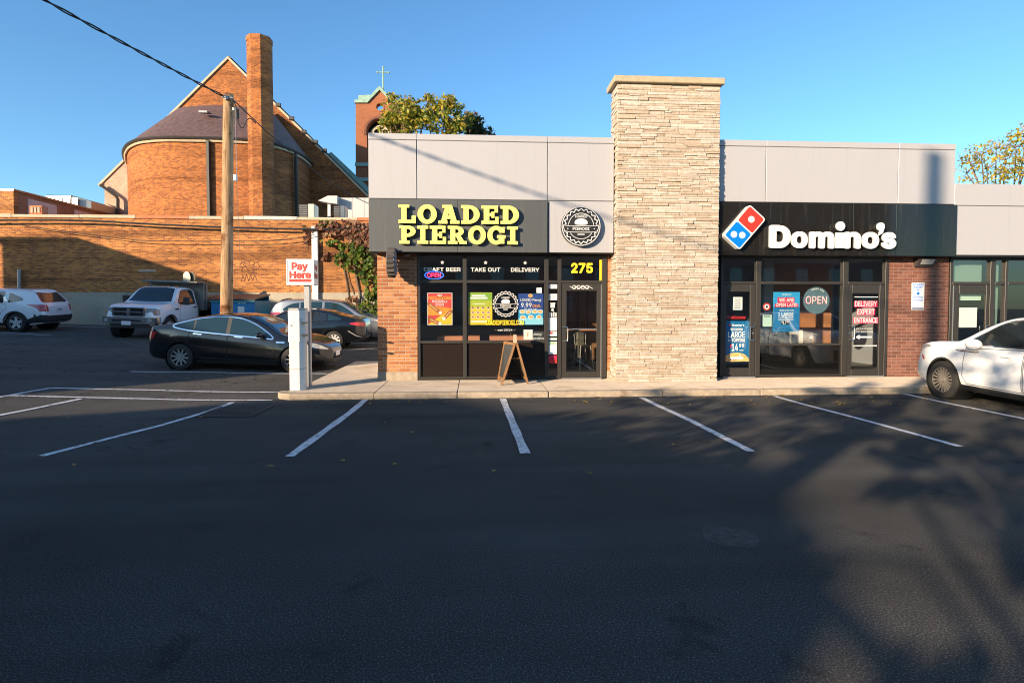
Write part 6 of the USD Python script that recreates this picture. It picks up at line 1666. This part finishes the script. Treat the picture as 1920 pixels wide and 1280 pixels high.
p, x0, x1, z0, z1, w, h, y = poster('poster', 'green and yellow menu poster beside the round window emblem', wx_(878), wx_(923), wz_(609), wz_(548), 'poster_gold')
p.part('colour_block', flat(sbox(x0 + .004, z0 + h * .75, x1 - .004, z1 - .004), y), 'poster_green')
look('poster_lime', (0.42, 0.47, 0.04), 0.55)
p.part('colour_block', flat(sbox(x0 + .004, z0 + h * .55, x1 - .004, z0 + h * .748), y), 'poster_lime')
p.part('lettering', flat(unary_union([rrect(x0 + w * .14, z1 - h * .13, x0 + w * .72, z1 - h * .075, .01), rrect(x0 + w * .08, z1 - h * .205, x0 + w * .80, z1 - h * .145, .01), rrect(x0 + w * .2, z0 + h * .63, x0 + w * .7, z0 + h * .655, .005), rrect(x0 + w * .1, z0 + h * .08, x0 + w * .78, z0 + h * .125, .008)]), y - .002), 'paper')
for r_ in range(3):
    for k in range(4):
        cx_, cz2 = x0 + w * (.18 + .22 * k), z0 + h * (.24 + .14 * r_)
        p.part('plate', flat(ell(cx_, cz2, w * .075, h * .04), y), 'paper'); p.part('dish', flat(ell(cx_, cz2 + .003, w * .055, h * .025), y - .002), 'poster_brown')

p, x0, x1, z0, z1, w, h, y = poster('poster', 'blue poster of a 9.99 deal right of the round window emblem', wx_(972), wx_(1019), wz_(609), wz_(550), 'poster_navy')
p.part('colour_block', flat(sbox(x0 + .004, z0 + .004, x1 - .004, z0 + h * .22), y), 'poster_aqua')
p.part('colour_block', flat(sbox(x0 + .004, z0 + h * .221, x1 - .004, z0 + h * .48), y), 'poster_cyan')
p.part('lettering', flat(unary_union([words('LOADED', x0 + w * .30, z1 - h * .24, h * .075, w=w * .44), words('Pierogi', x0 + w * .74, z1 - h * .24, h * .07, w=w * .34), words('9.99', x0 + w * .32, z1 - h * .44, h * .14, w=w * .42), words('OF THE DAY', x0 + w * .5, z1 - h * .53, h * .05, w=w * .55)]), y - .002), 'paper')
p.part('lettering', flat(words('DEAL', x0 + w * .74, z1 - h * .44, h * .09, w=w * .34), y - .002), 'poster_orange')
p.part('emblem', flat(ell(x0 + w * .48, z1 - h * .07, w * .10, h * .06), y - .002), 'food')
for k, (u, vv) in enumerate(((.16, .42), (.40, .41), (.65, .42), (.87, .42), (.18, .24), (.5, .25), (.82, .25))):
    p.part('plate', flat(ell(x0 + w * u, z0 + h * vv, w * .115, h * .065), y - .002), 'paper'); p.part('dish', flat(ell(x0 + w * u, z0 + h * vv, w * .085, h * .042), y - .004), 'food')

p, x0, x1, z0, z1, w, h, y = poster('paper_notice', 'white handwritten notice leaning in the window above the sandwich board', wx_(982), wx_(999), wz_(637), wz_(618), 'paper', cat='notice')
p.part('lettering', flat(unary_union([sbox(x0 + w * .4, z0 + h * .3, x0 + w * .5, z0 + h * .7)]), y), 'poster_orange')
p, x0, x1, z0, z1, w, h, y = poster('chalk_board', 'small dark board with white script beside the handwritten window notice', wx_(1000), wx_(1020), wz_(639), wz_(621), 'chalkboard', cat='board')
p.part('lettering', flat(words('easy', x0 + w * .45, z0 + h * .55, h * .3, bold=False, slant=15), y), 'paper'); p.part('lettering', flat(words('orders', x0 + w * .5, z0 + h * .12, h * .28, bold=False, slant=15), y), 'paper')
p, x0, x1, z0, z1, w, h, y = poster('sticker', 'white shield sticker at the top of the middle window pane', wx_(1006), wx_(1016), wz_(549), wz_(539), 'paper', y=YV - .002, cat='sticker')
# column of stickers on the narrow pane beside the door
for k, (a, b, mt, lab) in enumerate(((533, 541, 'paper', 'topmost sticker, white, on the narrow pane beside the door'), (551, 563, 'paper', 'pale sticker with dark lines, second on the narrow pane'), (595, 620, 'paper', 'large blank white sheet on the narrow pane'), (622, 630, 'paper', 'small white sticker with red corner under the blank sheet'), (633, 638, 'paper_green', 'thin green strip sticker above the green inspection sheet'), (640, 664, 'paper_green', 'green and white inspection sheet on the narrow pane'), (666, 681, 'red', 'red sticker lowest on the narrow pane'))):
    p, x0, x1, z0, z1, w, h, y = poster('sticker', lab, wx_(1028.5), wx_(1044.5), wz_(b, 1036), wz_(a, 1036), mt, y=YV - .002, cat='sticker')
    if k in (0, 1):
        p.part('lettering', flat(unary_union([sbox(x0 + w * .2, z0 + h * (.25 + .3 * q), x1 - w * .2, z0 + h * (.35 + .3 * q)) for q in range(2)]), y), 'poster_navy')
    if k == 3:
        p.part('mark', flat(sbox(x0 + .01, z0 + h * .5, x0 + w * .5, z1 - .01), y), 'red')
    if k == 5:
        p.part('sheet_body', flat(sbox(x0 + .006, z0 + .006, x1 - .006, z0 + h * .72), y), 'paper'); p.part('lettering', flat(words('PASS', (x0 + x1) / 2, z0 + h * .78, h * .14, w=w * .6), y), 'poster_green')
    if k == 6:
        p.part('band', flat(sbox(x0 + .006, z0 + h * .55, x1 - .006, z1 - .006), y), 'poster_crimson')
p = Thing('window_lettering', 'small white cutlery and building symbols on the narrow pane beside the door', 'lettering', base=(wx_(1036), YV, wz_(580, 1036)))
p.part('symbol', flat(unary_union([Point(wx_(1036), wz_(581, 1036)).buffer(.03)] + [LineString([(wx_(1033 + 2 * k), wz_(576, 1036)), (wx_(1032.5 + 2.5 * k), wz_(568, 1036))]).buffer(.012) for k in range(4)] + [sbox(wx_(1029 + 4 * k), wz_(594, 1036), wx_(1031.6 + 4 * k), wz_(585 + (k % 2), 1036)) for k in range(4)])), 'vinyl_white')
p = Thing('window_lettering', 'row of white swirling ornaments along the top rail of the left door', 'lettering', base=(wx_(1090), YB - .014, wz_(539, 1090)))
orn = unary_union([Point(wx_(1076 + 8 * k), wz_(538.5, 1090)).buffer(.045).difference(Point(wx_(1076 + 8 * k), wz_(538.5, 1090)).buffer(.032)) for k in range(4)] + [LineString([(wx_(1068 + 6 * k), wz_(537 + (k % 2) * 4, 1090)) for k in range(8)]).buffer(.006)])
p.part('ornament', prism(orn, YB - .016, YB - .0135), 'vinyl_white')
# neon OPEN
nz_ = Thing('neon_sign', 'oval neon OPEN sign glowing red and blue in the upper left window', 'neon sign', base=(wx_(814), YPo + .02, wz_(516)))
ncx, ncz = wx_(814), wz_(516)
nz_.part('blue_tube', tube([(ncx + .205 * math.cos(a), YPo + .02, ncz + .085 * math.sin(a)) for a in np.linspace(0, 2 * math.pi, 40)], .008, 6), 'neon_blue')
nz_.part('red_tube', prism(words('OPEN', ncx, ncz - .045, .09, bold=False, w=.30), YPo + .012, YPo + .022), 'neon_red')
nz_.part('backing', prism(ell(ncx, ncz, .22, .1), YPo + .04, YPo + .045), 'black')
# doves of light inside: pendant lamps
for k, (px, py) in enumerate(((1142 - 6, 499), (938, 495))):
    pass

# ------------------------------------------------------------------ pizza shop window
def dx(px): return float(at(px, 600, YG)[0])
def dz_(py): return float(at(1500, py, YG)[2])


p, x0, x1, z0, z1, w, h, y = poster('poster', 'blue poster LARGE 4-TOPPING at 14.99 on the pizza shop left door', dx(1356.5), dx(1405), dz_(677), dz_(601.5), 'poster_blue', y=YB + .016)
LT = lambda s, cx_, rz_, hh, ww, mt='paper', dy=.002: p.part('lettering', flat(words(s, x0 + w * cx_, z0 + h * rz_, h * hh, w=w * ww), y - dy), mt)
LT("Domino's", .56, .87, .055, .46); LT('LARGE', .5, .60, .14, .64); LT('4-TOPPING', .5, .49, .085, .66); LT('14', .44, .27, .17, .24); LT('99', .70, .35, .09, .2); LT('each', .70, .27, .03, .16)
LT('$', .28, .35, .08, .07, 'poster_crimson')
p.part('label_band', flat(rrect(x0 + w * .27, z0 + h * .765, x0 + w * .74, z0 + h * .825, .02), y), 'paper'); LT('CARRYOUT', .5, .78, .03, .4, 'poster_blue', .004)
p.part('logo', flat(affinity.rotate(sbox(x0 + w * .22, z0 + h * .875, x0 + w * .27, z0 + h * .93), 45), y - .002), 'logo_red')
p.part('pizza', flat(ell((x0 + x1) / 2, z0 + h * .02, w * .49, h * .205).intersection(sbox(x0, z0 + .003, x1, z1)), y - .002), 'food')
rgq = np.random.default_rng(3)
for k in range(26):
    u, vv = rgq.uniform(.06, .94), rgq.uniform(.03, .17)
    p.part('topping', flat(Point(x0 + w * u, z0 + h * vv).buffer(h * .016, quad_segs=2), y - .004), ['red', 'paper', 'poster_orange', 'poster_green', 'poster_gold'][k % 5])
p.part('label_band', flat(rrect(x0 + w * .24, z0 + h * .06, x0 + w * .76, z0 + h * .12, .015), y - .006), 'paper')
p, x0, x1, z0, z1, w, h, y = poster('poster', 'blue poster WE ARE OPEN LATE in the pizza shop middle window', dx(1450), dx(1500), dz_(622), dz_(547.5), 'poster_cyan')
p.part('colour_block', flat(sbox(x0 + .004, z0 + .004, x1 - .004, z0 + h * .62), y), 'poster_blue')
p.part('colour_block', flat(Polygon([(x0 + w * .16, z0 + h * .72), (x1 - w * .2, z0 + h * .72), (x1 - w * .2, z1 - h * .13), (x0 + w * .16, z1 - h * .13)]), y), 'poster_crimson')
p.part('colour_block', flat(sbox(x0 + w * .06, z0 + h * .61, x1 - w * .06, z0 + h * .715), y), 'poster_crimson')
LT("Domino's", .5, .92, .035, .34); LT('WE ARE', .5, .76, .085, .56); LT('OPEN LATE!', .5, .635, .085, .80); LT('ORDER AFTER 9 PM', .5, .525, .03, .54); LT('1 LARGE', .48, .40, .085, .58); LT('4-TOPPING PIZZA', .48, .345, .035, .56); p.part('lettering', flat(sbox(x0 + w * .2, z0 + h * .30, x0 + w * .76, z0 + h * .318), y - .002), 'paper'); LT('17', .44, .19, .08, .14); LT('99', .58, .23, .04, .1); LT('$', .34, .23, .04, .05, 'paper')
p.part('colour_block', flat(sbox(x0 + w * .30, z0 + h * .18, x0 + w * .64, z0 + h * .28), y), 'poster_crimson')
p.part('pattern', flat(unary_union([LineString([(x0 + w * (.08 + .1 * k), z0 + h * .05), (x0 + w * (.13 + .1 * k), z0 + h * (.08 + .03 * (k % 2)))]).buffer(.005) for k in range(9)]), y), 'poster_aqua')
op = Thing('open_sign', 'round grey hanging OPEN sign in the pizza shop window', 'sign', base=(dx(1532), YPo + .05, dz_(563)))
oc_ = (dx(1532), dz_(563)); orr = (dx(1557) - dx(1508)) / 2
op.part('disc', prism(Point(*oc_).buffer(orr), YPo + .02, YPo + .028), 'disc_blue')
op.part('lettering', prism(words('OPEN', oc_[0], oc_[1] - .075, .17, bold=False, w=orr * 1.62), YPo + .0165, YPo + .0195), 'paper')
op.part('lettering', prism(words('OPEN', oc_[0] - .008, oc_[1] - .08, .17, bold=True, w=orr * 1.66), YPo + .0182, YPo + .0198), 'poster_crimson')
op.part('lettering', prism(unary_union([affinity.rotate(sbox(oc_[0] - .012, oc_[1] + orr * .80, oc_[0] + .012, oc_[1] + orr * .90), a_, origin=oc_) for a_ in (-38, -30, -22, -8, 0, 8, 16, 24)]), YPo + .0165, YPo + .0195), 'paper')
p, x0, x1, z0, z1, w, h, y = poster('notice', 'small pale certificate on the pizza shop left door', dx(1373.5), dx(1391), dz_(581), dz_(557), 'paper', y=YB + .016, cat='notice')
p.part('lettering', flat(unary_union([sbox(x0 + w * .15, z0 + h * (.15 + .16 * k), x1 - w * .2, z0 + h * (.2 + .16 * k)) for k in range(5)]), y), 'galvanised')
p, x0, x1, z0, z1, w, h, y = poster('notice', 'green PASS notice beside the open late poster', dx(1431), dx(1448), dz_(612), dz_(590), 'paper_green', cat='notice')
p.part('lettering', flat(words('PASS', (x0 + x1) / 2, z1 - h * .2, h * .13, w=w * .7), y), 'black')
ns = Thing('sticker', 'round red bordered sticker left of the open late poster', 'sticker', base=(dx(1437), YV, dz_(575)))
ns.part('disc', flat(Point(dx(1437), dz_(575)).buffer(.085)), 'paper'); ns.part('ring', flat(Point(dx(1437), dz_(575)).buffer(.085).difference(Point(dx(1437), dz_(575)).buffer(.055)), YV - .002), 'red'); ns.part('symbol', flat(Point(dx(1437), dz_(575)).buffer(.03), YV - .002), 'black')
wn = Thing('neon_sign', 'red Welcome sign on the pizza shop left door', 'sign', base=(dx(1380), YB + .02, dz_(596)))
wn.part('lettering', prism(words('Welcome', dx(1380), dz_(597.5), .075, w=dx(1398) - dx(1363)), YB + .018, YB + .024), 'red')
de = Thing('door_lettering', 'DELIVERY EXPERT ENTRANCE lettering on red bands on the right pizza shop door', 'lettering', base=(dx(1622), YB, dz_(600)))
yd = YB + .008
for s, a, b, py in (('DELIVERY', 1601, 1642, 574), ('EXPERT', 1606, 1638, 589), ('ENTRANCE', 1600, 1644, 605)):
    de.part('band', prism(sbox(dx(a) - .015, dz_(py) - .02, dx(b) + .015, dz_(py) + .125), yd - .0015, yd), 'poster_crimson')
    de.part('word', prism(words(s, (dx(a) + dx(b)) / 2, dz_(py), .115, w=dx(b) - dx(a)), yd - .004, yd - .002), 'vinyl_white')
de.part('word', prism(unary_union([words('PLEASE USE', dx(1620), dz_(618), .037, bold=False, w=dx(1635) - dx(1605)), words('OTHER DOOR', dx(1620), dz_(623.5), .037, bold=False, w=dx(1636) - dx(1604))]), yd - .004, yd - .002), 'vinyl_white')
az_ = dz_(632)
de.part('arrow', prism(unary_union([sbox(dx(1609), az_ - .018, dx(1634), az_ + .018), Polygon([(dx(1603), az_), (dx(1611), az_ + .055), (dx(1611), az_ - .055)])]), yd - .004, yd - .002), 'vinyl_white')
de.part('stripe', [prism(sbox(dx(1600), dz_(py) - .012, dx(1644), dz_(py) + .012), yd - .004, yd - .002) for py in (556.5, 648.5)], 'vinyl_white')
p = Thing('white_board', 'blank white sheet on the glass door at the right end', 'notice', base=(X(1813), YB, 1.2))
p.part('sheet', cb(X(1791.5), X(1833), YB + .02, YB + .024, Z(614, YB, 1800), Z(576.5, YB, 1800), .001), 'paper')
# ------------------------------------------------------------------ behind the camera: what shades the lot and shows in the panes
def block(name, label, poly, z1, mat, front=None, win=None):
    b = Thing(name, label, 'building', base=(poly[0][0], poly[0][1], 0))
    b.part('wall', prism_z(Polygon(poly), -.5, z1), mat)
    b.part('parapet', prism_z(Polygon(poly).buffer(.12, join_style=2), z1 + .001, z1 + .25), 'far_trim')
    if front is not None:
        y, x0, x1, step = front
        x = x0
        while x < x1:
            for zf_ in win:
                w = b.part('window', cb(x, x + 1.5, y - .02, y + .06, zf_, zf_ + 1.7, .02), 'far_trim')
                b.part('pane', bx(x + .08, x + .72, y + .061, y + .075, zf_ + .08, zf_ + 1.62), 'far_window', w)
                b.part('pane', bx(x + .78, x + 1.42, y + .061, y + .075, zf_ + .08, zf_ + 1.62), 'far_window', w)
            x += step
    return b


TAN = math.tan(SUN_EL)
hB = 8.0
NE = np.array([-18.35 - (hB - 4.67) / TAN * .725, 28 - (hB - 4.67) / TAN * .688])
block('side_building', 'brick building left of the lot whose shadow falls on the orange wall', [(NE[0] - 3.3, NE[1]), (NE[0], NE[1]), (NE[0], -7.6), (NE[0] - 3.3, -7.6)], hB, 'far_brick')
hC = 8.0; sh_ = np.array([hC / TAN * .725, hC / TAN * .688])
cc = [np.array(p) - sh_ for p in ((-8.6, 8.0), (-4.6, 10.1), (-1.2, 10.3), (0.5, 8.0), (1.5, 6.4), (2.45, 5.3), (1.40, 2.56), (-3.6, -2.2))]
block('street_building', 'brick building across the street behind the viewer', [tuple(p) for p in cc] + [(cc[7][0], cc[7][1] - 6), (cc[0][0] - 20, cc[7][1] - 6), (cc[0][0] - 20, cc[0][1] - 6)], hC, 'far_brick')
block('apartment_building', 'brick apartment building across the street reflected in the shop windows', [(-16, -42), (50, -42), (50, -56), (-16, -56)], 14.5, 'apartment_brick', (-42, -14.5, 49, 4.1), (1.2, 4.6, 8.0, 11.2))
pp = Thing('street_pole', 'tall utility pole across the lot behind the viewer', 'utility pole', base=(-15.0, -11.6, 0))
pp.part('pole', tube([(-15.0, -11.6, -.2), (-15.0, -11.6, 13.6)], [.2, .16], 14), 'pole_wood', smooth=40)
SD, SN = np.array([.725, .688]), np.array([.688, -.725])
GAPS = np.array([(-.84, 2.82), (-.62, 3.02), (-.92, 3.55), (-.78, 3.6), (-.74, 4.14), (-.85, 4.5), (-1.0, 4.78), (-.75, 5.29), (-1.23, 5.14), (-1.03, 5.66), (-.5, 5.51), (-.29, 5.71), (-.63, 6.03), (-.3, 5.1), (-.35, 4.5), (-.09, 4.31), (-3.21, 5.53), (-2.88, 5.99), (-2.4, 6.29), (-2.05, 6.76), (-1.47, 6.14),
    (-1.8, 6.5), (-1.58, 7.49), (-1.22, 7.23), (-.66, 8.05), (-.28, 7.59), (-3.45, 6.45), (-3.13, 7.12), (-5.63, 7.93), (-5.2, 8.3), (-4.7, 8.78), (-3.85, 8.93), (-2.95, 9.18), (-2.74, 11.31), (-.2, 9.5), (.4, 8.5), (-1.6, 9.6), (-3.6, 10.4), (-1.9, 12.4), (-.9, 11.3), (-1.2, 13.6), (-2.2, 14.6)])
rq = np.random.default_rng(77); spots = []
for q in range(4000):
    u, ag = rq.uniform(-5.8, 1.4), rq.uniform(1.8, 14.5)
    if ag > 10.6 and (u < -3.4 or rq.random() < .55):
        continue
    if (np.hypot((GAPS[:, 0] - u) / .27, (GAPS[:, 1] - ag) / .65) < 1).any() or any(abs(u - a_) < .22 and abs(ag - b_) < .55 for a_, b_ in spots):
        continue
    spots.append((u, ag))
    if len(spots) > 190:
        break
for q in range(400):                                # leaves that dapple the white car and the right pier
    u, ag = rq.uniform(-1.6, 2.2), rq.uniform(11.5, 17.5)
    if not any(abs(u - a_) < .34 and abs(ag - b_) < .9 for a_, b_ in spots) and len(spots) < 245:
        spots.append((u, ag))
for k, (u0, h, lab) in enumerate(((-4.5, 5.2, 'small street tree behind the viewer, nearer the street building'), (1.5, 5.2, 'small street tree behind the viewer, farther from the street building'))):
    a0 = -9.0; x, y = SD * a0 + SN * u0; cr = []
    for u, ag in spots:
        if (u < -2.0) == (k == 0):
            da = rq.uniform(-1.0, 1.0); p = SD * (a0 + da) + SN * u
            cr.append((p[0] - x, p[1] - y, (ag - a0 - da) * TAN + .1, rq.uniform(.22, .33)))
    tree('street_tree', lab, x, y, h, cr, 44 * len(cr), .075, 'leaf_shade', 41 + k, trunk_r=.05, twigs=False, sparse=.1, squash=.42)
